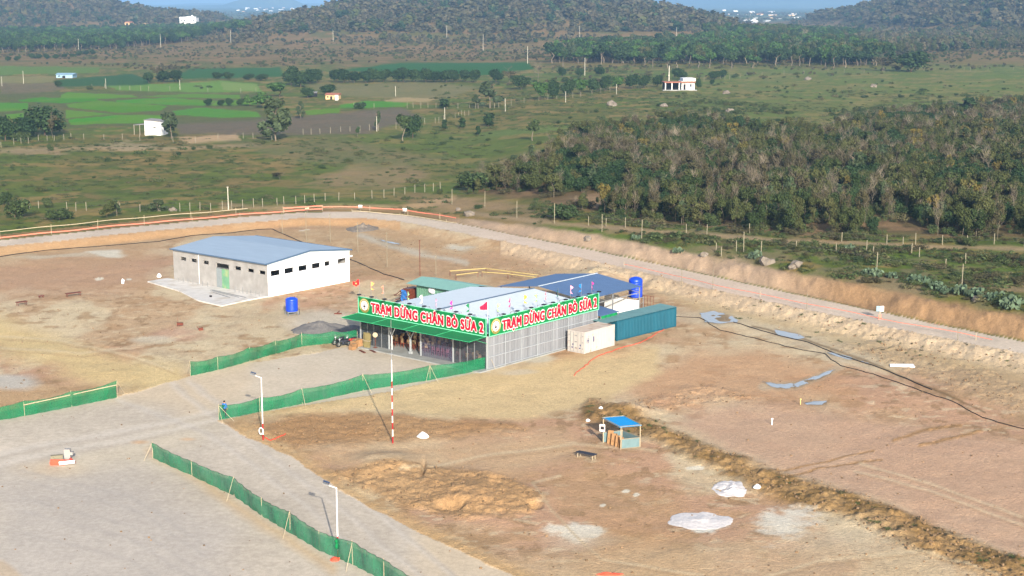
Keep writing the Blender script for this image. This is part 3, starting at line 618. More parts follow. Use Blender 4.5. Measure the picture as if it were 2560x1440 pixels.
# ------------------------------------------------------------------ rest stop with the two sign bands
BA = 40.4; L_, W_ = 18.8, 19.1
rest = empty('rest_stop_building', (BO[0], BO[1], 0), R(90 - BA), 'large rest stop hall with pale tin roof, green lettered sign bands and green awning', 'building')
m = MB(); m.box(-1.5, L_ + .2, -.25, W_ + .2, -.3, .12); m.build('floor_slab', M['slab'], rest)
def corrugated(m, p, u, n, length, z0, z1, pitch=.22, dep=.03):
    k = int(length / pitch); vs = []
    for i in range(k + 1):
        d = dep if i % 2 else 0
        q = Vector(p) + Vector(u) * (length * i / k) + Vector(n) * d
        vs += [(q.x, q.y, z0), (q.x, q.y, z1)]
    m.add(vs, [(2 * i, 2 * i + 2, 2 * i + 3, 2 * i + 1) for i in range(k)])
m = MB(); corrugated(m, (0, 0, 0), (1, 0, 0), (0, -1, 0), L_, .14, 3.7); m.build('side_wall', M['sheet'], rest)
m = MB()
for z in (.16, 1.35, 2.55, 3.55): m.box(.06, L_, -.11, -.035, z, z + .08)
for xx in np.linspace(.05, L_ - .05, 8): m.box(xx - .05, xx + .05, -.16, -.115, .13, 3.7)
m.build('wall_rail', M['sheet_rail'], rest)
m = MB(); corrugated(m, (L_, 0, 0), (0, 1, 0), (1, 0, 0), W_, .14, 3.8); m.build('back_wall', M['sheet'], rest)
m = MB(); corrugated(m, (0, W_, 0), (1, 0, 0), (0, 1, 0), L_, .14, 3.8); m.build('far_wall', M['sheet'], rest)
m = MB(); m.add([(L_ - .02, 0, 3.8), (L_ - .02, W_, 3.8), (L_ - .02, 9.5, 4.75)], [(0, 1, 2)]); m.add([(.12, 0, 3.8), (.12, W_, 3.8), (.12, 9.5, 4.75)], [(0, 1, 2)]); m.build('gable', M['sheet'], rest)
# roof: ribbed tin, ridge parallel to the side wall
m = MB()
for side in (0, 1):
    k = 74; vs = []
    for i in range(k + 1):
        xx = .14 + (L_ + .16) * i / k; dz = .035 if i % 2 else 0
        e = (-.02 if side == 0 else W_ + .35)
        vs += [(xx, e, 3.86 + dz - (0 if side == 0 else .03)), (xx, 9.5, 4.82 + dz)]
    m.add(vs, [(2 * i, 2 * i + 2, 2 * i + 3, 2 * i + 1) for i in range(k)])
ro = m.build('roof', M['pale_roof'], rest)
m = MB(); m.beam((.1, 9.5, 4.88), (L_ + .35, 9.5, 4.88), .28, .05); m.build('ridge_cap', M['trim_blue'], ro)
# signs
def sign(along_x):
    nm = 'sign_board'; m = MB()
    if along_x: m.box(.0, L_, -.26, -.17, 3.68, 5.54)
    else: m.box(-.20, -.10, .0, W_, 3.68, 5.54)
    s = m.build(nm, M['sign_green'], rest)
    m = MB()
    for a, b in ((3.62, 3.70), (5.52, 5.58)):
        if along_x: m.box(-.03, L_ + .03, -.30, -.265, a, b)
        else: m.box(-.245, -.205, -.03, W_ + .03, a, b)
    for q in ((-.03, .05), (L_ - .03, L_ + .04)) if along_x else ((-.03, .05), (W_ - .03, W_ + .04)):
        if along_x: m.box(q[0], q[1], -.298, -.264, 3.70, 5.52)
        else: m.box(-.243, -.204, q[0], q[1], 3.70, 5.52)
    m.build('sign_frame', M['sign_edge'], s)
    if along_x: loc = lambda d: (2.05, -.27 - d, 4.04); rot = (R(90), 0, 0); wd = 16.3
    else: loc = lambda d: (-.21 - d, 17.0, 4.04); rot = (R(90), 0, R(-90)); wd = 16.6
    T = 'TRẠM DỪNG CHÂN BÒ SỮA 2'
    o, ref = lettering(T, wd, 1.02, BOLD, 'lettering', M['sign_red'], s, loc(.032), rot)
    lettering(T, wd, 1.02, HALO, 'lettering_outline', M['sign_white'], s, loc(.008), rot, ref)
    # emblem: gold ring, pale disc, dark calf on a brown ground line
    c = (1.02, -.27, 4.61) if along_x else (-.21, 18.12, 4.61)
    def flat(name, m_, pts, d, par):
        b = MB(); V = []
        for u, v in pts: V.append((c[0] + u, c[1] - d, c[2] + v) if along_x else (c[0] - d, c[1] - u, c[2] + v))
        b.add(V, [tuple(range(len(V)))]); return b.build(name, m_, par)
    circ = lambda r, n=40: [(r * math.cos(2 * math.pi * i / n), r * math.sin(2 * math.pi * i / n)) for i in range(n)]
    e = flat('emblem', M['emblem_gold'], circ(.82), .012, s)
    flat('emblem_disc', M['sign_white'], circ(.54), .02, e)
    ringl = MB(); V = []
    for i in range(61):      # pale writing band round the ring, one strip with a toothed edge
        t = -.62 + 4.5 * i / 60; r0, r1 = .66 - .03 * (i % 2), .70 + .05 * ((i * 7) % 3 > 0)
        for r in (r0, r1): V.append((c[0] + r * math.cos(t), c[1] - .022, c[2] + r * math.sin(t)) if along_x else (c[0] - .022, c[1] - r * math.cos(t), c[2] + r * math.sin(t)))
    ringl.add(V, [(2 * i, 2 * i + 1, 2 * i + 3, 2 * i + 2) for i in range(60)]); ringl.build('emblem_band', M['emblem_pale'], e)
    flat('emblem_calf', M['emblem_dark'], [(-.2, -.12), (-.14, -.2), (-.02, -.24), (.1, -.2), (.2, -.06), (.2, .04), (.12, .02), (.08, -.06), (.02, .02), (.06, .1), (0, .16), (-.08, .13), (-.16, .06), (-.1, 0)], .026, e)
    flat('emblem_ground', M['emblem_brown'], [(-.18, -.42), (.18, -.42), (.2, -.36), (.08, -.32), (-.14, -.34)], .026, e)
    for q in (-.14, -.02, .1): flat('emblem_trees', M['emblem_grey'], [(q - .03, .26), (q + .03, .26), (q + .03, .36 + abs(q)), (q - .03, .36 + abs(q))], .026, e)
    return s
sign(True); sign(False)
def spot(p, n):
    m = MB(); q = (p[0] + n[0] * .95, p[1] + n[1] * .95, p[2] + .42)
    m.path([(p[0], p[1], p[2] - .15), (p[0] + n[0] * .15, p[1] + n[1] * .15, p[2] + .25), q], .025)
    s = m.build('spotlight_arm', M['steel'], rest)
    m = MB(); d = Vector((n[0], n[1], 0)); sx = Vector((-n[1], n[0], 0))
    m.beam(Vector(q) - d * .14, Vector(q) + d * .22, .34, .12, up=(0, 0, 1)); m.build('spotlight', M['black'], s)
for yy in (18.0, 16.0, 14.0, 12.0, 10.2, 8.0, 5.8, 3.4, 1.4): spot((-.15, yy, 5.58), (-1, 0))
for xx in (1.2, 3.4, 5.7, 7.8, 9.4, 11.6, 13.8, 15.8, 17.6): spot((xx, -.22, 5.58), (0, -1))
# awning: tarpaulin on a light frame
m = MB(); pts = []
for i in range(25):
    t = i / 24; yy = -.0 + W_ * t
    for j in range(7):
        s = j / 6; pts.append((-.14 - 2.65 * s - .25 * s * t * 0, yy + .0, 3.62 - .10 * s - .05 * math.sin(t * math.pi * 4) ** 2 * math.sin(s * math.pi)))
m.add(pts, [(i * 7 + j, i * 7 + j + 1, (i + 1) * 7 + j + 1, (i + 1) * 7 + j) for i in range(24) for j in range(6)])
aw = m.build('awning', M['awning'], rest)
m = MB(); m.tube((-2.8, 0, 3.50), (-2.8, W_, 3.50), .035); 
for t in (0, .25, .5, .75, 1): m.tube((-.14, W_ * t, 3.645), (-2.8, W_ * t, 3.545), .03)
for t in (0, .25, .5, .75, 1): m.tube((-.1, W_ * t, 2.9), (-1.7, W_ * t, 3.5), .025)
m.build('awning_frame', M['frame_green'], aw)
# front: columns, mullions, panes, plastic curtain
def col(x0, y0, h, r=.06, m_='column_grey', name='column'):
    b = MB(); b.box(x0 - r, x0 + r, y0 - r, y0 + r, .12, h); b.build(name, M[m_], rest)
for yy in (19.0, 14.5, 9.65, 4.87, .06): col(-.02, yy, 3.66, .07)
for yy in (17.9, 16.9, 15.7, 3.89, 2.84, 1.84): col(0, yy, 3.66, .035, 'steel', 'mullion')
b = MB(); b.box(-.06, .06, 11.13, 11.33, .12, 1.9); b.box(-.16, .16, 11.05, 11.41, .12, .35)
for s in (-1, 1): b.beam((0, 11.23, 1.8), (0, 11.23 + s * 1.1, 3.4), .09, .09)
b.build('branching_column', M['column_grey'], rest)
b = MB()
for s in (-1, 1): b.beam((0, 14.1, 1.7), (0, 14.1 + s * .95, 3.3), .07, .07)
b.box(-.05, .05, 14.05, 14.15, .12, 1.75); b.build('branching_column', M['white_steel'], rest)
for a, b2 in ((17.95, 18.9), (16.95, 17.85), (15.75, 16.85), (14.6, 15.65)):
    b = MB(); b.box(-.012, .012, a, b2, .14, 2.5); b.build('window_pane', M['pane'], rest)
b = MB(); b.box(-.012, .012, 14.6, 18.9, 2.52, 3.6); b.build('upper_panel', M['dark'], rest)
for a, b2 in ((.15, 1.78), (1.9, 2.78), (2.9, 3.83), (3.95, 4.78)):
    b = MB(); b.box(-.012, .012, a, b2, .14, 3.6); b.build('window_pane', M['pane'], rest)
yy = 4.98
while yy < 9.5:
    b = MB(); w = .34; vs = []
    for i in range(5): vs += [(.03 * math.sin(i * 1.6 + yy), yy + w * i / 4, .14), (.02 * math.sin(i * 1.6 + yy), yy + w * i / 4, 3.55)]
    b.add(vs, [(2 * i, 2 * i + 2, 2 * i + 3, 2 * i + 1) for i in range(4)]); b.build('curtain_strip', M['curtain'], rest); yy += .36
def local(root_o, ang_, lx, ly, z=0.0):
    a = R(ang_); return Vector((root_o[0] + math.sin(a) * lx - math.cos(a) * ly, root_o[1] + math.cos(a) * lx + math.sin(a) * ly, z))
BL = lambda lx, ly, z=.12: local(BO, BA, lx, ly, z)
# chairs and tables inside
def chair(frame, back, nm='wooden_chair'):
    m = MB(); 
    for sx, sy in ((-.2, -.2), (.2, -.2)): m.box(sx - .025, sx + .025, sy - .025, sy + .025, 0, .44)
    for sx in (-.2, .2): m.box(sx - .025, sx + .025, .18, .23, 0, .98)
    m.box(-.23, .23, -.23, .23, .42, .47); m.box(-.18, .18, -.01, .01, .2, .24)
    r = m.build(nm, M[frame]); b = MB(); b.box(-.22, .22, .155, .178, .58, 1.02); b.build('backrest', M[back], r); return r
ch0 = chair('wood_red', 'wood_cream'); first = [True]
def put_chair(p, rz, label, group, src):
    c = src if not src.get('category') else copy_tree(src)
    c.location = p; c.rotation_euler = (0, 0, rz); tag(c, label, 'chair', group); return c
rnd = random.Random(3)
for i in range(7):
    for j in range(5):
        put_chair(BL(1.6 + j * 1.0 + rnd.uniform(-.15, .15), 10.2 + i * .95 + rnd.uniform(-.15, .15)), R(90 - BA) + rnd.choice([1, 1, 1, -1]) * R(90) + rnd.uniform(-.5, .5), 'red-brown wooden chair with cream backrest in the crowd of chairs inside the open doorway', 'wooden chairs in the doorway half of the hall', ch0)
for i in range(4):
    for j in range(3):
        put_chair(BL(1.0 + j * .85, 1.0 + i * .85 + rnd.uniform(-.1, .1)), R(90 - BA) + R(90) + rnd.uniform(-.4, .4), 'wooden chair with cream backrest behind the glass beside the hall corner', 'wooden chairs behind the corner glass', ch0)
ch1 = chair('wood_pink', 'wood_pink', 'plastic_chair')
for i in range(6):
    for j in range(3): put_chair(BL(1.2 + j * .9, 5.2 + i * .72), R(90 - BA) + R(90) + rnd.uniform(-.3, .3), 'dark pink chair behind the hanging plastic curtain', 'pink chairs behind the plastic curtain', ch1)
def table(p, rz, label):
    t = empty('wooden_table', p, rz, label, 'table', 'wooden tables inside the hall')
    m = MB(); m.box(-.7, .7, -.4, .4, .7, .75); m.build('tabletop', M['wood_red'], t)
    for sx in (-.62, .62):
        for sy in (-.32, .32): b = MB(); b.box(sx - .04, sx + .04, sy - .04, sy + .04, 0, .7); b.build('leg', M['wood_red'], t)
for lx, ly in ((2.2, 12.6), (3.2, 15.2), (1.9, 2.4)): table(BL(lx, ly), R(90 - BA), 'red-brown wooden table among the chairs inside the hall')
# ------------------------------------------------------------------ people
def person(p, rz, pose, shirt, pants, label):
    if pose == 'stand':
        J = dict(pel=(0, 0, .92), wa=(0, .01, 1.08), ch=(0, .0, 1.30), nk=(0, .0, 1.46), hd=(0, -.02, 1.56), ht=(0, -.01, 1.68))
        arms = lambda s: [(.17 * s, 0, 1.40), (.22 * s, -.02, 1.13), (.20 * s, -.14, .92), (.19 * s, -.18, .86)]
        legs = lambda s: [(.09 * s, 0, .86), (.10 * s, -.01, .48), (.10 * s, .02, .09), (.11 * s, -.13, .04)]
    else:
        J = dict(pel=(0, 0, .50), wa=(0, -.02, .66), ch=(0, -.06, .88), nk=(0, -.08, 1.04), hd=(0, -.11, 1.14), ht=(0, -.11, 1.26))
        arms = lambda s: [(.17 * s, -.06, .98), (.33 * s, -.10, .80), (.42 * s, -.3, .86), (.42 * s, -.36, .87)]
        legs = lambda s: [(.09 * s, -.02, .47), (.13 * s, -.42, .48), (.13 * s, -.42, .09), (.14 * s, -.56, .04)]
    V = []; E_ = []; rad = []
    def ad(q, r, par=None):
        V.append(q); rad.append(r)
        if par is not None: E_.append((par, len(V) - 1))
        return len(V) - 1
    a = ad(J['pel'], (.15, .11)); b = ad(J['wa'], (.13, .10), a); c = ad(J['ch'], (.165, .11), b); d = ad(J['nk'], (.06, .06), c); e = ad(J['hd'], (.078, .092), d); ad(J['ht'], (.06, .075), e)
    for s in (-1, 1):
        q = arms(s); i = ad(q[0], (.06, .06), c); i = ad(q[1], (.043, .043), i); i = ad(q[2], (.03, .03), i); i = ad(q[3], (.038, .018), i)
        dv = (Vector(q[3]) - Vector(q[2])).normalized(); sd = dv.cross(Vector((0, 0, 1))).normalized()
        for k, (o_, ln) in enumerate(((-.028, .075), (-.010, .09), (.010, .085), (.028, .065))):
            b1 = Vector(q[3]) + sd * o_ + dv * .03; j = ad(b1, (.009, .009), i); ad(b1 + dv * ln * .6 + Vector((0, 0, -.015)), (.007, .007), j)
        th = Vector(q[3]) - sd * .045 * s; j = ad(th, (.010, .010), i); ad(th + dv * .04 - sd * .012 * s, (.008, .008), j)
        q = legs(s); i = ad(q[0], (.085, .09), a); i = ad(q[1], (.055, .06), i); i = ad(q[2], (.04, .045), i); ad(q[3], (.04, .03), i)
    me = bpy.data.meshes.new('person'); me.from_pydata([tuple(v) for v in V], E_, []); o = bpy.data.objects.new('person', me); COL.objects.link(o)
    md = o.modifiers.new('s', 'SKIN'); sv = me.skin_vertices[0].data
    for k, r in enumerate(rad): sv[k].radius = r; sv[k].use_root = (k == 0)
    o.modifiers.new('b', 'SUBSURF').levels = 1
    dg = bpy.context.evaluated_depsgraph_get(); dg.update(); me2 = bpy.data.meshes.new_from_object(o.evaluated_get(dg)); o.modifiers.clear(); o.data = me2
    me2.materials.clear()
    for k in ('skin', shirt, pants, 'hair'): me2.materials.append(M[k])
    hz = J['nk'][2]; pz = J['pel'][2]
    for f in me2.polygons:
        ct = f.center; r = math.hypot(ct.x, ct.y - J['ch'][1])
        hand = any((ct - Vector(arms(s)[3])).length < .13 for s in (-1, 1))
        f.material_index = 0 if ct.z > hz - .01 or hand else (1 if ct.z > pz + .04 or (abs(ct.x) > .2 and pose != 'stand' and ct.z > pz + .1) or (pose == 'stand' and abs(ct.x) > .17 and ct.z > .9) else 2)
        f.use_smooth = True
    o.location = p; o.rotation_euler = (0, 0, rz); tag(o, label, 'person')
    hd = Vector(J['hd']); m = MB(); m.lathe([(.086, .0), (.094, .05), (.085, .10), (.05, .14), (.01, .152)], 14, (hd.x, hd.y + .012, hd.z + .01)); m.build('hair', M['hair'], o, smooth_=True)
    m = MB()
    for s in (-1, 1):
        m.lathe([(.004, -.006), (.010, 0), (.004, .006)], 8, (s * .032, hd.y - .088, hd.z + .015), 'y')
    m.build('eyes', M['black'], o)
    m = MB(); m.add([(-.014, hd.y - .085, hd.z - .025), (.014, hd.y - .085, hd.z - .025), (0, hd.y - .115, hd.z - .022), (0, hd.y - .086, hd.z + .02)], [(0, 1, 2), (0, 2, 3), (1, 3, 2), (0, 3, 1)])
    for s in (-1, 1): m.lathe([(.006, -.012), (.02, 0), (.006, .012)], 8, (s * .085, hd.y + .01, hd.z), 'x')
    m.build('face_features', M['skin'], o)
    return o
person(P(562, 1046), R(170), 'stand', 'shirt_blue', 'trousers', 'person in a blue shirt standing behind the green netting')
stool_p = BL(1.05, 1.95)
person(stool_p, R(90 - BA) - R(90), 'sit', 'shirt_white', 'trousers', 'person in a white shirt sitting behind the corner glass of the hall')
m = MB(); m.box(-.2, .2, -.2, .2, .36, .41)
for sx, sy in ((-.16, -.16), (.16, -.16), (-.16, .16), (.16, .16)): m.box(sx - .02, sx + .02, sy - .02, sy + .02, 0, .36)
o = m.build('stool', M['wood_red'], None, stool_p); o.rotation_euler = (0, 0, R(90 - BA)); tag(o, 'low wooden stool under the sitting person in white', 'stool')
# ------------------------------------------------------------------ motorbikes and cartons by the hall
def motorbike(p, rz, body, label):
    r = empty('motorbike', p, rz, label, 'motorbike', 'motorbikes parked by the hall')
    for xx in (-.62, .62):
        m = MB(); 
        for i in range(16):
            t0, t1 = 2 * math.pi * i / 16, 2 * math.pi * (i + 1) / 16
            m.tube((xx + .25 * math.cos(t0), 0, .3 + .25 * math.sin(t0)), (xx + .25 * math.cos(t1), 0, .3 + .25 * math.sin(t1)), .05, n=6)
        w = m.build('wheel', M['tyre'], r)
        m = MB(); m.lathe([(.06, -.05), (.06, .05)], 8, (xx, 0, .3), 'y')
        for i in range(5): t = 2 * math.pi * i / 5; m.tube((xx, 0, .3), (xx + .22 * math.cos(t), 0, .3 + .22 * math.sin(t)), .015)
        m.build('rim', M['steel'], w)
    m = MB(); m.lathe([(.02, -.62), (.12, -.5), (.15, -.1), (.1, .1), (.13, .3), (.05, .42)], 10, (0, 0, .62), 'x'); m.beam((-.1, 0, .35), (.2, 0, .45), .22, .28); m.build('body', M[body], r, smooth_=True)
    m = MB(); m.beam((-.62, 0, .82), (.05, 0, .78), .22, .10); m.build('seat', M['black'], r)
    m = MB(); m.tube((.62, 0, .3), (.42, 0, .95), .035); m.tube((.42, -.32, 1.0), (.42, .32, 1.0), .02); m.tube((.42, .3, 1.0), (.40, .34, 1.14), .02); m.tube((.42, -.3, 1.0), (.40, -.34, 1.14), .02); m.build('handlebar', M['steel'], r)
    m = MB(); m.lathe([(.03, 0), (.09, .04), (.1, .12)], 10, (.45, 0, .88), 'x'); m.build('headlight', M['white_steel'], r)
    m = MB(); m.beam((.4, 0, .56), (.92, 0, .5), .12, .03); m.beam((-.9, 0, .55), (-.4, 0, .62), .14, .03); m.build('mudguard', M[body], r)
    return r
motorbike(BL(-1.7, 20.7, 0.02), R(90 - BA) + R(160), 'black', 'black motorbike parked beside the end of the green netting')
motorbike(BL(-2.1, 19.6, 0.02), R(90 - BA) + R(165), 'trousers', 'dark motorbike parked between another motorbike and the cartons')
motorbike(BL(-.9, 19.6, 0.02), R(90 - BA) + R(150), 'red_paint', 'red motorbike parked against the hall corner behind the cartons')
def carton(p, rz, s, label, mt='card'):
    r = empty('carton', p, rz, label, 'carton', 'cartons piled by the hall front'); m = MB(); m.box(-s[0] / 2, s[0] / 2, -s[1] / 2, s[1] / 2, 0, s[2]); m.build('box_body', M[mt], r)
    m = MB(); m.box(-s[0] / 2 - .005, s[0] / 2 + .005, -.04, .04, s[2] + .002, s[2] + .006); m.build('packing_tape', M['bamboo'], r)
for lx, ly, z, s, lb in ((-1.9, 18.2, .02, (.8, .7, .45), 'lowest brown carton of the pile beside the motorbikes'), (-2.5, 17.8, .02, (.6, .6, .4), 'brown carton lying in front of the carton pile'), (-1.85, 18.15, .474, (.7, .6, .4), 'brown carton stacked second in the pile'), (-1.2, 18.3, .02, (.8, .8, .9), 'tall pale carton standing behind the carton pile'), (-2.4, 17.6, .424, (.45, .4, .3), 'small carton on top of the front carton')): carton(BL(lx, ly, z), R(90 - BA) + rnd.uniform(-.4, .4), s, lb)
for lx, ly, lb in ((-1.1, 16.9, 'upright olive packed panel leaning beside the cartons'), (-.8, 17.4, 'second olive packed panel leaning behind the first')):
    r = empty('packed_panel', BL(lx, ly, .12), R(90 - BA) + .3, lb, 'panel'); m = MB(); m.beam((0, 0, 0), (.25, 0, 1.55), .75, .14, up=(1, 0, 0)); m.build('board', M['panel_olive'], r); m = MB(); m.beam((-.1, 0, .75), (.3, 0, .8), .78, .04); m.build('strap', M['bamboo'], r)
r = empty('fan', BL(-.5, 16.2, .12), 0, 'dark standing fan with round pale head beside the olive panels', 'fan'); m = MB(); m.lathe([(.25, 0), (.25, .04), (.03, .06), (.03, 1.3)], 12); m.build('stand', M['wood_red'], r); m = MB(); m.lathe([(.05, -.1), (.28, -.06), (.28, .06), (.05, .1)], 16, (0, 0, 1.45), 'y'); m.build('fan_head', M['bamboo'], r)
for lx, ly, lb in ((-1.7, 15.4, 'short dark plank lying on the slab before the open doorway'), (-2.6, 16.1, 'short dark plank lying on the gravel before the slab edge')):
    m = MB(); m.beam((-.7, 0, .04), (.7, 0, .04), .25, .06); m.box(-.6, -.5, -.14, .14, 0, .02); o = m.build('plank', M['rust_steel'], None, BL(lx, ly, .125 if lx > -1.6 else .03)); o.rotation_euler = (0, 0, R(90 - BA) + 1.2); tag(o, lb, 'plank')
# ------------------------------------------------------------------ pennants on the sign bands
FM = {}
for k, c in dict(crimson=(190, 20, 60), magenta=(200, 30, 110), yellow=(225, 180, 60), lime=(160, 220, 140), pink=(240, 120, 130), teal=(10, 90, 80), rose=(235, 160, 190), blue=(30, 110, 180), violet=(210, 60, 150), white=(225, 225, 220), orange=(240, 160, 90), peach=(240, 150, 120), green=(30, 120, 80), red=(225, 30, 30)).items(): FM[k] = mat('cloth_' + k, c, .8, .08)
def pennant(p, h, c, label, shape='furled', lean=0.0):
    r = empty('pennant', p, rnd.uniform(0, 6), label, 'flag', 'coloured pennants along the sign bands'); m = MB(); m.tube((0, 0, -.1), (lean, 0, h), .02); m.build('staff', M['steel'] if c != 'crimson' else M['white_steel'], r)
    m = MB(); vs = []
    w0 = .35 if shape == 'furled' else .8
    for i in range(7):
        s = i / 6; zt = h - .02 - s * (.9 if shape == 'furled' else .1)
        if shape == 'furled': vs += [(lean, .0, zt), (lean + w0 * (.5 + .5 * math.sin(i * 1.3)), .09 * math.sin(i * 2.1), zt - .06)]
        else: vs += [(lean - w0 * s, .08 * math.sin(i * 1.3), h - .05 - s * .55), (lean - w0 * s * .95, .08 * math.sin(i * 1.3), h - .95 + s * .05)]
    m.add(vs, [(2 * i, 2 * i + 2, 2 * i + 3, 2 * i + 1) for i in range(6)]); m.build('cloth', FM[c], r); return r
PEN_L = [(17.3, 'orange', 1.9), (15.3, 'peach', 1.7), (11.6, 'lime', 1.5), (9.4, 'white', 1.4), (7.4, 'rose', 1.3), (5.0, 'violet', 1.35), (2.6, 'green', 1.35)]
for yy, c, h in PEN_L: pennant(BL(.05, yy, 5.5), h, c, f'furled {c} pennant on the front sign band above the awning')
q = pennant(BL(-.1, -.1, 5.55), 1.9, 'crimson', 'crimson triangular pennant flying at the corner where both sign bands meet', 'fly'); q.rotation_euler = (0, 0, R(10))
PEN_R = [(1.6, 'lime', 1.5, 'pale lime'), (3.7, 'magenta', 1.7, 'magenta'), (6.0, 'yellow', 1.7, 'yellow'), (8.2, 'lime', 1.5, 'light green'), (9.7, 'pink', 1.6, 'salmon pink'), (11.8, 'teal', 1.6, 'dark teal'), (14.0, 'rose', 1.6, 'pale rose'), (16.0, 'blue', 1.5, 'blue'), (17.9, 'violet', 1.5, 'bright violet')]
for xx, c, h, nm in PEN_R: pennant(BL(xx, .05, 5.5), h, c, f'{nm} pennant on the side sign band above the tin wall')
# red flag with a yellow star behind the hall
p = P(901, 756); r = empty('red_flag', (p.x, p.y, p.z), 0, 'red flag with a small yellow star on a leaning staff behind the sign band', 'flag')
m = MB(); m.tube((0, 0, -.1), (-.1, 0, 3.0), .03); m.build('staff', M['steel'], r); m = MB(); vs = []
for i in range(9): s = i / 8; vs += [(-.1 - .85 * s, .1 * math.sin(i * .9), 2.98 - .35 * s + .1 * math.sin(i)), (-.1 - .8 * s, .1 * math.sin(i * .9 + .4), 2.2 + .1 * math.sin(i * 1.2))]
m.add(vs, [(2 * i, 2 * i + 2, 2 * i + 3, 2 * i + 1) for i in range(8)]); cl = m.build('cloth', FM['red'], r)
m = MB(); st = [((.16 if i % 2 == 0 else .07) * math.sin(i * math.pi / 5), (.16 if i % 2 == 0 else .07) * math.cos(i * math.pi / 5)) for i in range(10)]
m.add([(-.5 + a, -.16, 2.5 + b_) for a, b_ in st], [tuple(range(10))]); m.build('star', M['yellow_rail'], cl)
# ------------------------------------------------------------------ containers
cw = empty('white_container', BL(12.45, -3.15, 0), R(90 - BA), 'short weathered white shipping container with dark letters on its side', 'container')
def ribbed_side(m, x0, x1, y, z0, z1, ny, pitch=.28, dep=.05):
    k = int((x1 - x0) / pitch); vs = []; fs = []
    prof = [(0, 0), (.35, 0), (.5, 1), (.85, 1)]
    xs = []
    for i in range(k):
        for a, d in prof: xs.append((x0 + (x1 - x0) * (i + a) / k, y - ny * dep * d))
    xs.append((x1, y))
    for a, b in xs: vs += [(a, b, z0), (a, b, z1)]
    m.add(vs, [(2 * i, 2 * i + 2, 2 * i + 3, 2 * i + 1) for i in range(len(xs) - 1)])
m = MB(); ribbed_side(m, .1, 5.4, -.0, .15, 2.35, -1, .28, .02); ribbed_side(m, .1, 5.4, 2.25, .15, 2.35, 1, .28, .02); m.box(5.38, 5.42, .05, 2.2, .15, 2.35); m.box(.05, 5.45, .02, 2.23, .08, .14); cwb = m.build('side_panel', M['cont_white'], cw)
m = MB(); m.box(0, 5.5, .02, 2.23, 2.36, 2.42); m.build('roof', M['cont_top'], cw)
m = MB()
for xx in (-.03, 5.38):
    for yy in (-.05, 2.15): m.box(xx, xx + .14, yy, yy + .14, 0.02, 2.46)
for yy in (-.045, 2.185): m.box(.12, 5.37, yy, yy + .1, 2.30, 2.44); m.box(.12, 5.37, yy, yy + .1, .04, .17)
m.box(-.02, .08, .1, 2.14, 2.32, 2.43); m.box(-.02, .08, .1, 2.14, .03, .14); m.build('frame', M['cont_white'], cw)
for a, b2 in ((.1, 1.11), (1.14, 2.14)):
    m = MB(); m.box(-.01, .03, a, b2, .16, 2.3); d = m.build('door', M['cont_white'], cw)
    m = MB()
    for q in (.28, .72): m.tube((-.05, a + q * (b2 - a), .14), (-.05, a + q * (b2 - a), 2.32), .02)
    for z in (.5, 1.2, 1.9): m.box(-.06, -.02, a + .02, a + .12, z, z + .1); m.box(-.06, -.02, b2 - .12, b2 - .02, z, z + .1)
    m.build('locking_bar', M['steel'], d)
    m = MB(); m.box(-.016, -.011, a + .4, a + .62, .5, .62); m.box(-.016, -.011, a + .38, a + .5, .8, 1.0); m.build('markings', M['letter_blue'], d)
lettering('H', .36, .62, THIN, 'letter_mark', M['letter_blue'], cw, (.45, -.03, 1.1), (R(90), 0, 0)); lettering('I', .13, .62, THIN, 'letter_mark', M['letter_blue'], cw, (1.62, -.03, 1.12), (R(90), 0, 0))
ct = empty('teal_container', BL(19.9, -2.05, 0), R(90 - BA) - R(3.2), 'long dark teal shipping container with an overhanging flat tin roof', 'container')
m = MB(); ribbed_side(m, .1, 10.9, 0, .15, 2.3, -1, .27, .045); ribbed_side(m, .1, 10.9, 2.25, .15, 2.3, 1, .27, .045); m.box(10.88, 10.93, .05, 2.2, .15, 2.3); m.box(.05, 10.9, .05, 2.2, .08, .14); m.build('side_panel', M['cont_teal'], ct)
m = MB()
for xx in (-.03, 10.88):
    for yy in (-.05, 2.15): m.box(xx, xx + .14, yy, yy + .14, .02, 2.36)
for yy in (-.045, 2.185): m.box(.12, 10.87, yy, yy + .1, 2.24, 2.35); m.box(.12, 10.87, yy, yy + .1, .04, .16)
m.build('frame', M['cont_teal'], ct)
m = MB(); m.box(-.01, .03, .1, 2.14, .16, 2.22); m.build('door', M['cont_teal'], ct)
m = MB(); k = 50; vs = []
for i in range(k + 1): xx = -2.0 + 13.1 * i / k; vs += [(xx, -.12, 2.40 + (.03 if i % 2 else 0)), (xx, 2.4, 2.46 + (.03 if i % 2 else 0))]
m.add(vs, [(2 * i, 2 * i + 2, 2 * i + 3, 2 * i + 1) for i in range(k)]); m.build('roof_sheet', M['teal_top'], ct)
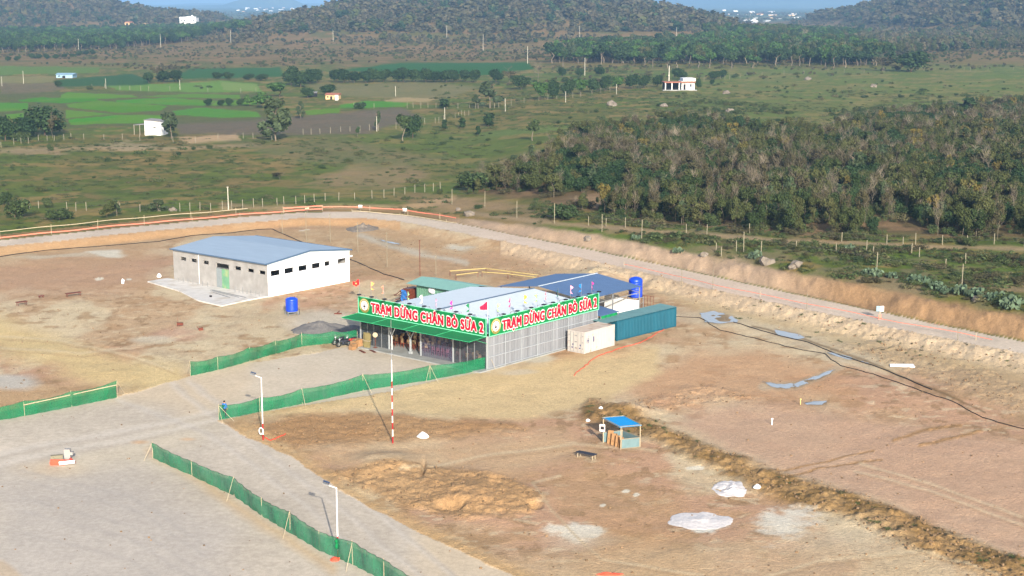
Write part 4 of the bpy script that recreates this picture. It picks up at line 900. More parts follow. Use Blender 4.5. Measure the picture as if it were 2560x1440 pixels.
# ------------------------------------------------------------------ green shed, blue canopy, lean-to behind the hall
gs = empty('green_shed', BL(18.9, 20.3, 0), R(90 - BA), 'pale green tin shed with green roof behind the hall', 'shed')
m = MB(); corrugated(m, (0, 0, 0), (0, 1, 0), (-1, 0, 0), 8.2, .05, 3.1, .2, .03); corrugated(m, (0, 0, 0), (1, 0, 0), (0, -1, 0), 4.2, .05, 3.1, .2, .03); corrugated(m, (4.2, 0, 0), (0, 1, 0), (1, 0, 0), 8.2, .05, 3.1, .2, .03); corrugated(m, (0, 8.2, 0), (1, 0, 0), (0, 1, 0), 4.2, .05, 3.1, .2, .03)
for yy in (0, 8.2): m.add([(0, yy, 3.1), (4.2, yy, 3.1), (2.1, yy, 3.55)], [(0, 1, 2)])
m.build('wall', M['green_shed'], gs)
m = MB()
for s in (0, 1):
    vs = []; k = 60
    for i in range(k + 1): yy = -.6 + 10.0 * i / k; dz = .03 if i % 2 else 0; vs += [(-.75 if s == 0 else 4.7, yy, 3.12 + dz), (2.1, yy, 3.62 + dz)]
    m.add(vs, [(2 * i, 2 * i + 2, 2 * i + 3, 2 * i + 1) for i in range(k)])
m.build('roof', M['green_roof'], gs)
m = MB(); m.lathe([(.04, -.3), (.3, -.12), (.34, -.05), (.3, -.02)], 14, (-.1, 5.7, 2.6), 'x'); m.build('satellite_dish', M['white_steel'], gs)
m = MB(); m.box(-.35, -.04, 5.0, 5.4, 2.3, 2.9); m.build('air_conditioner', M['white_steel'], gs)
r = empty('crate_stack', BL(18.4, 29.6, 0), R(90 - BA), 'pile of red and blue wrapped goods against the end of the green shed', 'goods pile'); m = MB(); m.box(0, 2.6, 0, 1.2, 0, 1.5); m.box(.3, 2.2, .1, 1.1, 1.503, 2.3); m.build('goods', M['wood_red'], r)
m = MB(); vs = []
for i in range(6):
    for j in range(5): vs.append((-.06 - .1 * math.sin(j * 2 + i), .1 + i * .2, .5 + j * .42))
m.add(vs, [(i * 5 + j, i * 5 + j + 1, i * 5 + j + 6, i * 5 + j + 5) for i in range(5) for j in range(4)]); m.build('blue_cover', M['shirt_blue'], r)
m = MB()
for i in range(9): m.beam((rnd.uniform(0, 2.4), 1.2 + rnd.uniform(0, .9), 1.2 + rnd.uniform(0, 1.0)), (rnd.uniform(.2, 2.4), 1.7 + rnd.uniform(0, 1.2), .3 + rnd.uniform(0, 1.7)), .08, .08)
m.build('loose_timber', M['rust_steel'], r)
bc_ = empty('blue_canopy', BL(21.3, 2.9, 0), R(90 - BA), 'open steel shelter with a broad blue tin roof behind the hall', 'shelter')
m = MB()
for s in (0, 1):
    vs = []; k = 60
    for i in range(k + 1): xx = -1.0 + 11.5 * i / k; dz = .035 if i % 2 else 0; vs += [(xx, -.0 if s == 0 else 13.4, 4.05 + dz), (xx, 6.9, 4.85 + dz)]
    m.add(vs, [(2 * i, 2 * i + 2, 2 * i + 3, 2 * i + 1) for i in range(k)])
rf = m.build('roof', M['blue_shed_roof'], bc_); m = MB(); m.beam((-1, 6.9, 4.91), (10.5, 6.9, 4.91), .22, .04); m.build('ridge_cap', M['pale_roof'], rf)
for xx in (-.6, 4.8, 10.2):
    for yy in (.25, 13.1): m = MB(); m.box(xx - .06, xx + .06, yy - .06, yy + .06, 0, 4.03); m.build('post', M['steel'], bc_)
m = MB(); m.beam((10.2, .25, 3.4), (10.2, 6.9, 3.5), .08, .08); m.beam((10.2, 6.9, 3.5), (10.2, 13, 3.4), .08, .08)
for yy in (1.5, 3.2, 5, 6.8, 9, 11): m.beam((10.2, yy, 3.45), (10.2, yy + .9, 4.0), .06, .06)
m.beam((-.6, .25, 3.3), (10.2, .25, 3.3), .08, .1); m.build('truss', M['steel'], bc_)
m = MB(); m.box(4.9, 10.1, .22, .28, .05, 2.4); m.box(10.17, 10.23, .35, 5.5, .05, 2.3); m.build('screen_wall', M['house_white'], bc_)
lt = empty('lean_to', BL(19.3, .2, 0), R(90 - BA), 'small lean-to with a blue tin roof and hanging green tarpaulin beside the hall', 'lean-to')
m = MB(); m.slab([(-.3, -.6, 2.85), (3.3, -.6, 2.85), (3.3, 2.4, 3.15), (-.3, 2.4, 3.15)], .04); m.build('roof', M['blue_shed_roof'], lt)
m = MB(); vs = []
for i in range(13): vs += [(-.2 + 3.3 * i / 12, -.5 + .05 * math.sin(i * 1.7), 2.82), (-.2 + 3.3 * i / 12, -.5 + .1 * math.sin(i * 1.7), .9)]
m.add(vs, [(2 * i, 2 * i + 2, 2 * i + 3, 2 * i + 1) for i in range(12)]); m.build('tarpaulin', M['awning'], lt)
for xx in (-.2, 3.15):
    m = MB(); m.box(xx, xx + .06, -.58, -.52, 0, 2.8); m.build('post', M['steel'], lt)
# ------------------------------------------------------------------ water tanks
def tank(p, r_, h, st, label):
    t = empty('water_tank', p, .4, label, 'water tank'); prof = [(r_ * .97, 0)]
    for i in range(1, 9): z = h * .82 * i / 9; prof += [(r_, z - .04), (r_ * .975, z), (r_, z + .04)]
    prof += [(r_, h * .82), (r_ * .93, h * .9), (r_ * .7, h * .96), (r_ * .35, h * .985), (r_ * .3, h), (.02, h)]
    m = MB(); m.lathe(prof, 28, (0, 0, st)); m.build('tank_body', M['tank_blue'], t, smooth_=True)
    m = MB(); q = r_ * .85
    for sx in (-1, 1):
        for sy in (-1, 1): m.beam((sx * q, sy * q, -.1), (sx * q, sy * q, st), .07, .07)
    for sx in (-1, 1): m.beam((sx * q, -q, st - .04), (sx * q, q, st - .04), .07, .07); m.beam((-q, sx * q, st - .04), (q, sx * q, st - .04), .07, .07); m.beam((-q, sx * q, .25 * st), (q, sx * q, .7 * st), .04, .04)
    m.build('stand', M['steel'], t); m = MB(); m.lathe([(.05, 0), (.05, .12)], 8, (r_ * .5, 0, st + h * .95)); m.path([(r_, 0, st + .15), (r_ + .2, 0, st + .15), (r_ + .2, 0, 0)], .03); m.build('pipe', M['hose_black'], t)
p = P(1588, 781); tank((p.x, p.y, p.z), .86, 2.5, 2.0, 'tall blue water tank on a steel stand beside the blue roofed shelter')
p = P(730, 788); tank((p.x, p.y, p.z), .76, 1.72, .55, 'blue water tank on a low stand before the white hall')
p = P(1612, 778); r = empty('steel_rack', (p.x, p.y, p.z), R(90 - BA), 'thin steel pipe rack standing beside the tall blue tank', 'rack')
m = MB()
for i in range(6): m.tube((0, -i * .45 + 1, 0), (0, -i * .45 + 1, 2.0), .03)
m.tube((0, 1.1, 2.0), (0, -1.4, 2.0), .03); m.build('pipe_frame', M['rust_steel'], r)
# ------------------------------------------------------------------ white hall with blue roof
wh = empty('warehouse', (WO[0], WO[1], 0), R(90 - 39.5), 'white walled hall with blue tin roof and a bare concrete front', 'building')
WL, WW = 14.85, 19.5
def wall_with_holes(m, axis, length, height, th, holes, top=None):
    """wall in its own plane; holes as (a0, a1, z0, z1); built from butted blocks"""
    xs = sorted({0, length, *[h[0] for h in holes], *[h[1] for h in holes]}); zs = sorted({-.2, height, *[h[2] for h in holes], *[h[3] for h in holes]})
    for a, b in zip(xs[:-1], xs[1:]):
        for c, d in zip(zs[:-1], zs[1:]):
            mx, mz = (a + b) / 2, (c + d) / 2
            if any(h[0] < mx < h[1] and h[2] < mz < h[3] for h in holes): continue
            if axis == 'y': m.quad((0, a, c), (0, b, c), (0, b, d), (0, a, d)); m.quad((th, a, c), (th, b, c), (th, b, d), (th, a, d))
            else: m.quad((a, 0, c), (b, 0, c), (b, 0, d), (a, 0, d)); m.quad((a, th, c), (b, th, c), (b, th, d), (a, th, d))
    for h in holes:
        a, b, c, d = h
        for q in (((a, c), (b, c)), ((a, d), (b, d)), ((a, c), (a, d)), ((b, c), (b, d))):
            (a0, z0_), (a1, z1_) = q
            if axis == 'y': m.quad((0, a0, z0_), (0, a1, z1_), (th, a1, z1_), (th, a0, z0_))
            else: m.quad((a0, 0, z0_), (a1, 0, z1_), (a1, th, z1_), (a0, th, z0_))
HL = [(16.7, 17.95, 3.0, 3.48), (14.45, 15.68, 3.0, 3.48), (11.9, 13.1, 3.0, 3.48), (7.75, 10.4, .12, 3.45), (5.3, 6.55, 2.94, 3.42), (2.75, 4.0, 2.93, 3.4), (.5, 1.7, 2.92, 3.4)]
HR = [(.52, 2.18, 2.68, 3.4), (2.93, 4.57, 2.68, 3.4), (5.4, 7.0, 2.68, 3.4), (7.84, 9.4, 2.68, 3.4), (10.18, 11.2, 2.72, 3.36), (12.65, 14.27, 2.68, 3.4)]
m = MB(); wall_with_holes(m, 'y', WW, 4.42, .2, HL); m.build('front_wall', M['concrete_wall'], wh)
m = MB(); wall_with_holes(m, 'x', WL, 4.12, .2, HR); m.add([(0, 0, 4.12), (WL, 0, 4.12), (WL, 0, 4.2), (WL / 2, 0, 4.98), (0, 0, 4.34)], [(0, 1, 2, 3, 4)]); wr = m.build('side_wall', M['white_wall'], wh)
m = MB(); m.box(-.02, WL + .5, -.10, -.004, 3.42, 3.62); m.build('lintel_band', M['white_wall'], wr)
m = MB(); m.box(WL - .2, WL, .21, WW, -.2, 4.2); m.build('back_wall', M['concrete_wall'], wh); m = MB(); m.box(.21, WL - .21, WW - .2, WW, -.2, 4.2); m.add([(0, WW, 4.2), (WL, WW, 4.2), (WL / 2, WW, 4.98)], [(0, 1, 2)]); m.build('end_wall', M['white_wall'], wh)
m = MB()
for s in (0, 1):
    vs = []; k = 90
    for i in range(k + 1): yy = -.18 + (WW + .5) * i / k; dz = .03 if i % 2 else 0; vs += [(-.35 if s == 0 else WL + .35, yy, 4.42 + dz), (WL / 2, yy, 5.24 + dz)]
    m.add(vs, [(2 * i, 2 * i + 2, 2 * i + 3, 2 * i + 1) for i in range(k)])
rf = m.build('roof', M['blue_roof'], wh)
m = MB()
for s in (-1, 1): m.beam((WL / 2 + s * (WL / 2 + .37), -.2, 4.42), (WL / 2, -.2, 5.24), .05, .2); m.beam((WL / 2 + s * (WL / 2 + .37), -.2, 4.40), (WL / 2 + s * (WL / 2 + .37), WW + .3, 4.40), .05, .16)
m.build('roof_trim', M['trim_blue'], rf)
m = MB(); m.add([(0.02, -.09, 4.40), (WL - .02, -.09, 4.40), (WL / 2, -.09, 5.16), (WL / 2, -.09, 4.92), (WL - .02, -.09, 4.14), (.02, -.09, 4.14)], [(0, 2, 3, 5), (2, 1, 4, 3)]); m.build('gable_sheet', M['pale_roof'], rf)
m = MB(); m.box(.05, .1, 7.8, 9.3, .12, 2.75); m.build('door', mat('green_door', (98, 142, 112), .6, .12, 1.2, dirt=(160, 160, 110), dscale=.9), wh); m = MB(); m.box(.03, .08, 9.34, 10.38, .12, 2.75); m.build('door', mat('grey_door', (124, 132, 134), .6, .1), wh)
m = MB(); m.box(.08, .14, 7.8, 10.36, 2.8, 2.86); m.build('door_rail', M['steel'], wh)
m = MB(); m.box(-.05, 0, 13.97, 14.03, 0, 4.4); m.build('drain_pipe', M['white_steel'], wh)
m = MB(); m.slab([(-3.4, 21.0, .14), (-.02, 21.0, .14), (-.02, 0.05, .14), (-3.6, .2, .14), (-8.0, -.2, .14), (-7.6, 5.0, .14), (-5.0, 12.0, .14)], .3); o = m.build('concrete_apron', M['apron'], None, (WO[0], WO[1], 0)); o.rotation_euler = (0, 0, R(90 - 39.5)); o['kind'] = 'structure'
WLc = lambda lx, ly, z=.14: local(WO, 39.5, lx, ly, z)
for i, yy in enumerate(list(np.arange(11.4, 18.6, 1.05)) + list(np.arange(1.0, 6.5, .8))):
    m = MB(); m.tube((0, 0, 0), (rnd.uniform(-.05, .05), rnd.uniform(-.05, .05), rnd.uniform(.5, .8)), .035); m.box(-.06, .06, -.06, .06, 0, .02); o = m.build('steel_rod', M['steel'], None, WLc(-.7, yy)); tag(o, 'short grey steel rod standing on the apron along the concrete wall', 'rod', 'rods standing along the concrete wall')
for i, (a, b2, lb) in enumerate((((-2.0, 8.8), (-2.6, 1.4), 'long steel bar nearest the concrete wall of the white hall'), ((-2.4, 8.4), (-3.1, 2.2), 'long steel bar second from the concrete wall on the apron'), ((-3.0, 7.6), (-3.9, 3.0), 'outermost long steel bar on the apron'))):
    m = MB(); m.beam(WLc(*a, .18 + 0 * i), WLc(*b2, .18), .12, .08); m.beam(WLc(*a, .21), WLc(a[0] - .1, a[1] + .3, .21), .05, .05); o = m.build('steel_bar', M['steel']); tag(o, lb, 'steel bar')
# ------------------------------------------------------------------ netting fences
def net_fence(label, base, hgts, mt, braces=(), posts=None, rail=None, sag=.22, side=1):
    pts = [P(*b) for b in base]; r = empty('net_fence', pts[0], 0, label, 'net fence', 'green netting fences round the yard'); o0 = pts[0]
    m = MB(); N = 10; vs = []; tops = []
    for k, (a, b) in enumerate(zip(pts[:-1], pts[1:])):
        for i in range(N + (1 if k == len(pts) - 2 else 0)):
            t = i / N; q = a + (b - a) * t; h = hgts[k] * (1 - t) + hgts[k + 1] * t - sag * 4 * t * (1 - t)
            nrm = Vector((-(b - a).y, (b - a).x, 0)).normalized(); z0_ = local_z(q.x, q.y)
            for j in range(6):
                s = j / 5; bl = .16 * math.sin(s * math.pi) * math.sin(t * 9 + k * 2.1) + .07 * math.sin(t * 23 + s * 5 + k)
                vs.append((q.x + nrm.x * bl - o0.x, q.y + nrm.y * bl - o0.y, z0_ + .02 + (h - .02) * s - o0.z + (.0 if j else -.03)))
    n = len(vs) // 6
    m.add(vs, [(i * 6 + j, i * 6 + j + 1, i * 6 + j + 7, i * 6 + j + 6) for i in range(n - 1) for j in range(5)]); m.build('netting', M[mt], r, smooth_=True)
    for k, q in enumerate(pts):
        z = q - o0; m = MB(); m.tube(z + Vector((0, 0, -.3)), z + Vector((rnd.uniform(-.05, .05), 0, hgts[k] + .12)), .022); m.build('post', M['bamboo'], r)
    for k, dx, dy in braces:
        z = pts[k] - o0; m = MB(); e = Vector((pts[k].x + dx, pts[k].y + dy, 0)); e.z = local_z(e.x, e.y) - .1; m.tube(z + Vector((0, 0, hgts[k])), e - o0, .02); m.build('brace', M['bamboo'], r)
    m = MB(); st = [Vector(vs[i * 6 + 5]) + Vector((0, 0, .015)) for i in range(n)]; m.path(st, .012, 4); m.build('top_rope', M['hose_black'], r)
    if rail:
        a, b, f0, f1 = rail; m = MB(); q0 = pts[a] - o0 + Vector((0, -.12, hgts[a] * f0)); q1 = pts[b] - o0 + Vector((0, -.12, hgts[b] * f1)); m.tube(q0, q1, .05); m.build('bamboo_rail', M['bamboo'], r)
    return r
net_fence('bright green netting fence running from the yard entrance up to the motorbikes', [(476, 940), (545, 925), (625, 903), (690, 884), (755, 866), (830, 858), (893, 853)], [1.55, 1.45, 1.5, 1.45, 1.5, 1.4, 1.4], 'net', [(0, -.6, .9), (2, -.3, 1.0), (4, -.3, 1.0)])
net_fence('green netting fence with bamboo braces between the gravel yard and the sandy ground', [(547, 1050), (650, 1030), (756, 1010), (908, 976), (1075, 950), (1224, 922)], [1.42, 1.38, 1.5, 1.6, 1.52, 1.45], 'net', [(0, .6, -1.2), (0, 1.6, -.6), (2, .5, -1.3), (3, -1.9, -.6), (3, 1.0, -1.2), (4, -.4, -1.6), (4, 1.0, -1.4), (5, .8, -1.2)])
net_fence('dark green netting fence curving across the front of the gravel yard', [(382, 1145), (480, 1190), (585, 1240), (655, 1290), (725, 1332), (800, 1377), (882, 1412), (960, 1452), (1080, 1530)], [1.35, 1.25, 1.5, 1.36, 1.6, 1.42, 1.7, 1.5, 1.6], 'net_dark', [(0, -.6, -.8), (0, .9, -.5), (2, -.35, -1.4), (4, -.35, -1.4), (6, -.35, -1.4)], sag=.1)
net_fence('green netting fence with a pale bamboo rail at the far left of the yard', [(-90, 1066), (62, 1040), (180, 1017), (293, 993)], [1.4, 1.45, 1.5, 1.7], 'net', [(3, .5, 1.2), (1, .1, 1.2)], rail=(1, 3, .75, .75))
# ------------------------------------------------------------------ striped lamp posts, mast
def lamp_post(px, py, h, label, arm=-1, lamp=True, box=None):
    p = P(px, py); r = empty('lamp_post' if lamp else 'striped_pole', p, 0, label, 'lamp post' if lamp else 'pole'); m = MB(); m.mi = 0
    n = 9 if lamp else 9; zs = [0, .5, 1.0, 1.5, 2.0, h] if lamp else [i * .62 for i in range(10)] + [h - .5, h]
    for i, (a, b) in enumerate(zip(zs[:-1], zs[1:])):
        m.mi = (1 if i % 2 == 0 and i < 4 else 0) if lamp else ((1 if i % 2 == 0 else 0) if i < 9 else (0 if i < 10 else 2))
        m.tube((0, 0, a - (.2 if i == 0 else 0)), (0, 0, b), .065 - .02 * a / h, .065 - .02 * b / h, 10)
    m.build('shaft', [M['white_steel'], M['red_paint'], M['steel']], r, smooth_=False)
    if lamp:
        m = MB(); m.tube((0, 0, h - .05), (-.75, 0, h + .22), .035); a_ = m.build('arm', M['white_steel'], r)
        m = MB(); m.beam((-.5, 0, h + .16), (-.95, 0, h + .32), .22, .05); m.build('lamp_head', M['steel'], a_)
        m = MB(); m.beam((-.45, 0, h + .32), (-.9, 0, h + .47), .34, .025); m.build('solar_panel', M['solar'], a_)
    else:
        m = MB(); m.box(-.12, .12, -.12, .12, h, h + .06); m.tube((0, 0, h), (0, 0, h + 3.0), .02); m.build('top_bracket', M['steel'], r)
    if box == 'ring':
        m = MB()
        for i in range(12): t0, t1 = i * math.pi / 6, (i + 1) * math.pi / 6; m.tube((-.16 + .16 * math.cos(t0), -.08, .85 + .3 * math.sin(t0)), (-.16 + .16 * math.cos(t1), -.08, .85 + .3 * math.sin(t1)), .045)
        m.build('cable_coil', M['white_steel'], r)
    if box == 'rag':
        m = MB(); m.lathe([(.08, 0), (.2, .2), (.12, .45), (.2, .6), (.08, .8)], 9, (-.03, 0, .55)); m.build('rag', M['awning'], r)
    return r
lamp_post(658, 1100, 5.7, 'white lamp post with red bands and a white cable coil beside the yard netting', box='ring')
lamp_post(845, 1392, 5.05, 'white lamp post with a green rag tied low, standing at the dark netting', box='rag')
lamp_post(982, 1108, 8.0, 'tall red and white striped pole standing in front of the hall', lamp=False)
def hose(pts, r_, mt, label, cat='hose', z=.05, wob=.15):
    V = []
    for a, b in zip(pts[:-1], pts[1:]):
        for i in range(6): t = i / 6; q = P(a[0] + (b[0] - a[0]) * t, a[1] + (b[1] - a[1]) * t); V.append(q + Vector((rnd.uniform(-wob, wob), rnd.uniform(-wob, wob), z)))
    V.append(P(*pts[-1]) + Vector((0, 0, z))); m = MB(); m.path(V, r_, 5); o = m.build('hose', M[mt]); tag(o, label, cat); return o
hose([(1435, 940), (1462, 915), (1490, 892), (1545, 873), (1600, 858), (1640, 835), (1682, 812)], .045, 'hose_red', 'orange hose lying along both containers over sandy ground')
hose([(660, 1094), (676, 1102), (690, 1097), (714, 1086)], .05, 'hose_red', 'short red cable curled at the foot of the lamp post', 'cable', wob=.06)
hose([(1685, 792), (1750, 795), (1800, 826), (1880, 845), (1980, 870), (2060, 885), (2100, 915), (2180, 935), (2280, 970), (2370, 1000), (2460, 1045), (2580, 1080)], .042, 'hose_black', 'black pipe winding over the red soil beyond the teal container', 'pipe')
hose([(1835, 806), (1940, 838), (2020, 856), (2090, 885), (2200, 920), (2330, 975)], .055, 'hose_black', 'thick black pipe running past the long puddles', 'pipe', wob=.08)
hose([(0, 634), (200, 620), (400, 604), (560, 574), (680, 573), (740, 600), (860, 642), (960, 686), (1010, 700)], .07, 'hose_black', 'thin dark pipe along the embankment behind the white hall', 'pipe', wob=.1)
# ------------------------------------------------------------------ guard shed, bench, barrier
p = P(1552, 1124); gsd = empty('guard_shed', p, R(-8), 'small open guard shed with bright blue roof and grey half walls', 'shed')
gp = P(1508, 1107) - p; gq = P(1600, 1118) - p; gr = gp + gq
def rz_(v): a = R(8); return Vector((v.x * math.cos(a) - v.y * math.sin(a), v.x * math.sin(a) + v.y * math.cos(a), 0))
A_, B_, D_ = Vector((0, 0, 0)), rz_(gq), rz_(gp); Cc = B_ + D_; H1 = 2.05
for q, h in ((A_, H1), (B_, H1), (D_, H1 + .1), (Cc, H1 + .1)): m = MB(); m.box(q.x - .03, q.x + .03, q.y - .03, q.y + .03, -.1, h); m.build('post', M['bamboo'], gsd)
m = MB(); e = .12; m.slab([(A_.x - e, A_.y - e, H1), (B_.x + e, B_.y - e, H1), (Cc.x + e, Cc.y + e, H1 + .16), (D_.x - e, D_.y + e, H1 + .16)], .05); rf = m.build('roof', M['tank_blue'] if False else mat('shed_roof_blue', (0, 128, 190), .5, .06), gsd)
m = MB(); Z = Vector((0, 0, H1 + .03)); m.path([A_ + Z + Vector((-e, -e, 0)), B_ + Z + Vector((e, -e, 0)), Cc + Z + Vector((e, e, .16)), D_ + Z + Vector((-e, e, .16)), A_ + Z + Vector((-e, -e, 0))], .035); m.build('roof_frame', M['post'], rf)
hp = mat('half_wall', (96, 120, 124), .5, .12, 2)
for a, b2 in ((A_, B_), (B_, Cc), (Cc, D_)):
    d = (b2 - a).normalized(); m = MB(); m.beam(a + d * .06 + Vector((0, 0, .47)), b2 - d * .06 + Vector((0, 0, .47)), .03, .84); w = m.build('half_wall', hp, gsd)
    m = MB(); nn = Vector((d.y, -d.x, 0)) * .03
    for z in (.08, .92): m.beam(a + d * .04 + nn + Vector((0, 0, z)), b2 - d * .04 + nn + Vector((0, 0, z)), .05, .06)
    for q in (a + d * .06, b2 - d * .06): m.beam(q + nn + Vector((0, 0, .11)), q + nn + Vector((0, 0, .89)), .05, .05, up=(0, 1, 0))
    m.build('wall_frame', M['post'], w)
m = MB(); q = D_ + Vector((-.08, -.12, 0)); m.box(q.x - .24, q.x + .24, q.y - .05, q.y - .02, 1.05, 1.7); s_ = m.build('notice_board', M['sign_white'], gsd); m = MB(); m.box(q.x - .16, q.x + .16, q.y - .062, q.y - .052, 1.22, 1.52); m.build('dark_emblem', M['black'], s_)
for i, (t, h, w) in enumerate(((.2, 1.2, .5), (.42, 1.05, .5), (.64, 1.0, .45), (.8, .95, .4))):
    q = p + Vector((gp.x * (1 - t) + gq.x * .16, gp.y * (1 - t) + gq.y * .16, 0)); m = MB(); m.beam((0, 0, 0), (.1, .05, h), w, .06, up=(0, 1, 0)); m.box(-.1, .16, -.2, -.16, h * .4, h * .45); o = m.build('board', M['card'], None, (q.x, q.y, local_z(q.x, q.y))); tag(o, ('tallest brown board leaning in the guard shed nearest its sign', 'brown board leaning second from the notice board in the guard shed', 'brown board leaning third from the notice board in the guard shed', 'shortest brown board leaning in the guard shed by the half wall')[i], 'board')
def bench(px, py, px2, py2, h, w, mt, label, lm='steel'):
    a, b2 = P(px, py), P(px2, py2); r = empty('bench', (a + b2) / 2, 0, label, 'bench'); o0 = (a + b2) / 2; d = (b2 - a).normalized(); s = Vector((-d.y, d.x, 0)) * w * .4
    m = MB(); m.beam(a - o0 + Vector((0, 0, h)), b2 - o0 + Vector((0, 0, h)), w, .08); m.build('seat', M[mt], r)
    for q in (a + d * .15, b2 - d * .15):
        for sg in (-1, 1): m = MB(); m.tube(q - o0 + s * sg + Vector((0, 0, -.08)), q - o0 + s * sg * .8 + Vector((0, 0, h - .04)), .03); m.build('leg', M[lm], r)
bench(1444, 1141, 1488, 1150, .45, .5, 'trousers', 'dark grey bench standing on bare soil before the guard shed', 'bamboo')
bench(165, 744, 202, 739, .5, .55, 'rust_steel', 'rust brown bench, larger one left of the white hall', 'rust_steel')
bench(41, 766, 67, 762, .5, .55, 'rust_steel', 'rust brown bench nearest the left picture edge on open soil', 'rust_steel')
bench(96, 746, 110, 744, .3, .4, 'wood_red', 'low brown bench between the two rusty benches', 'rust_steel')
def odd(px, py, label, cat, nm, mk, mt): 
    m = MB(); mk(m); o = m.build(nm, mt, None, P(px, py)); tag(o, label, cat); return o
odd(443, 816, 'small rusty bracket with a rod standing on the pinkish soil', 'bracket', 'steel_bracket', lambda m: (m.beam((0, 0, 0), (0, 0, .5), .06, .06), m.beam((0, 0, .3), (.7, .1, .28), .3, .3), m.tube((.1, 0, .4), (.1, 0, 1.1), .02)), M['rust_steel'])
odd(497, 826, 'small rusty block lying on soil beyond the netting', 'block', 'steel_block', lambda m: (m.beam((0, 0, .1), (.5, .1, .2), .3, .3), m.tube((0, 0, .1), (-.2, 0, .5), .03)), M['rust_steel'])
odd(836, 785, 'small brown scrap lying on pale gravel behind the hall', 'scrap', 'scrap_metal', lambda m: (m.beam((0, 0, .05), (.9, -.2, .1), .25, .12), m.beam((.3, 0, .1), (.6, .4, .3), .08, .08)), M['rust_steel'])
odd(307, 709, 'small white jug standing alone on bare soil', 'jug', 'white_jug', lambda m: (m.lathe([(.18, 0), (.2, .1), (.2, .45), (.08, .6), (.08, .68)], 10), m.beam((.16, 0, .3), (.26, 0, .55), .05, .05)), M['white_wall'])
odd(398, 694, 'white bag lying by the apron corner', 'bag', 'white_bag', lambda m: m.lathe([(.2, 0), (.34, .12), (.3, .35), (.12, .5), (.18, .6)], 10), M['white_wall'])
odd(485, 746, 'short pale board lying at the apron edge', 'board', 'timber_board', lambda m: (m.beam((0, 0, .06), (1.0, .5, .06), .16, .06), m.beam((.1, .1, .1), (.9, .45, .1), .06, .03)), M['bamboo'])
odd(527, 745, 'small dark bucket at the apron edge', 'bucket', 'bucket', lambda m: m.lathe([(.14, 0), (.2, .34), (.18, .34), (.13, .05)], 10), M['black'])
def sack(px, py, s, label):
    p = P(px, py); m = MB(); rr = random.Random(px); n = 12; prof = [(.9, 0), (1.0, .25), (.75, .7), (.4, 1.0), (.1, 1.15)]; vs = []
    for rd, z in prof:
        for i in range(n): k = rd * (1 + rr.uniform(-.18, .18)); t = 2 * math.pi * i / n; vs.append((k * s * math.cos(t), k * s * .7 * math.sin(t), z * s + rr.uniform(-.05, .05) * s - .03))
    m.add(vs, [(k * n + i, k * n + (i + 1) % n, (k + 1) * n + (i + 1) % n, (k + 1) * n + i) for k in range(4) for i in range(n)] + [tuple(range(4 * n, 5 * n))]); o = m.build('white_sack', M['white_wall'], None, p); tag(o, label, 'sack')
sack(1057, 1094, .48, 'large white sack standing on brown soil right of the striped pole'); sack(1502, 1022, .2, 'small white sack at the top edge of the soil mound'); sack(1470, 1050, .2, 'small white sack at the left end of the soil mound'); sack(1893, 1218, .3, 'crumpled white sack beside the white rubble heap')
def heap(px, py, rx, ry, h, mt, nm, label, cat, seed=1, spiky=0.0):
    p = P(px, py); n = 40; kx = 26; vs = []; rr = np.random.default_rng(seed); 
    for k in range(kx):
        t = k / (kx - 1)
        for i in range(n):
            a = 2 * math.pi * i / n; wob = .75 + .6 * float(fbm(np.array([2.2 * math.cos(a) + seed * 3.]), np.array([2.2 * math.sin(a)]), .9, 4, seed)[0])
            xx, yy = rx * t * wob * math.cos(a), ry * t * wob * math.sin(a); nz = float(fbm(np.array([xx + seed * 7.]), np.array([yy]), .8, 3, seed)[0])
            vs.append((xx, yy, local_z(p.x + xx, p.y + yy) - p.z + h * (1 - t) ** .8 * (.7 + .6 * nz) + spiky * (nz - .5) * (1 - t) - .06 * (t > .97)))
    m = MB(); m.add(vs, [(k * n + i, k * n + (i + 1) % n, (k + 1) * n + (i + 1) % n, (k + 1) * n + i) for k in range(kx - 1) for i in range(n)]); o = m.build(nm, M[mt], None, p, smooth_=True); tag(o, label, cat)
heap(1822, 1222, 1.35, 1.9, .26, 'white_powder', 'rubble_heap', 'white rubble heap beside the dark soil ridge', 'rubble heap', 3, .9)
heap(1752, 1302, 2.2, 1.9, .12, 'white_powder', 'powder_heap', 'low white powder heap before the dark soil ridge', 'powder heap', 4, .16)
heap(800, 826, 2.9, 3.4, 1.15, 'grey_gravel', 'gravel_pile', 'dark grey gravel pile behind the bright green netting', 'gravel pile', 5)
heap(880, 826, 2.0, 2.4, .6, 'grey_gravel', 'gravel_pile', 'low grey gravel pile beside the awning end', 'gravel pile', 6)
heap(1505, 700, 4.0, 5.0, 1.3, 'dirt_pile', 'dirt_pile', 'pale dirt pile behind the blue shelter roof', 'dirt pile', 7)
heap(1525, 1436, .9, .22, .12, 'hose_red', 'orange_netting', 'crumpled orange netting at the bottom edge of the picture', 'netting', 9, .3)
heap(905, 574, 2.6, 3.2, .8, 'rock', 'rubble_heap', 'grey rubble heap in the open soil below the road bend', 'rubble heap', 12, 1.2)
p = P(158, 1160); r = empty('road_barrier', p, 0, 'fallen orange and white barrier with grey boxes on the gravel', 'barrier')
m = MB(); m.beam((-.2, -.45, .2), (1.05, -.3, .3), .10, .26); m.build('white_board', M['white_wall'], r); m = MB(); m.beam((-.95, -.35, .25), (.2, -.3, .22), .14, .5); m.beam((-1.0, .2, .12), (.3, -.1, .12), .7, .18); m.beam((.3, .9, .3), (1.0, -.1, .18), .10, .08); m.beam((-1.0, .15, .25), (.6, .25, .25), .12, .12); m.build('orange_board', M['hose_red'], r)
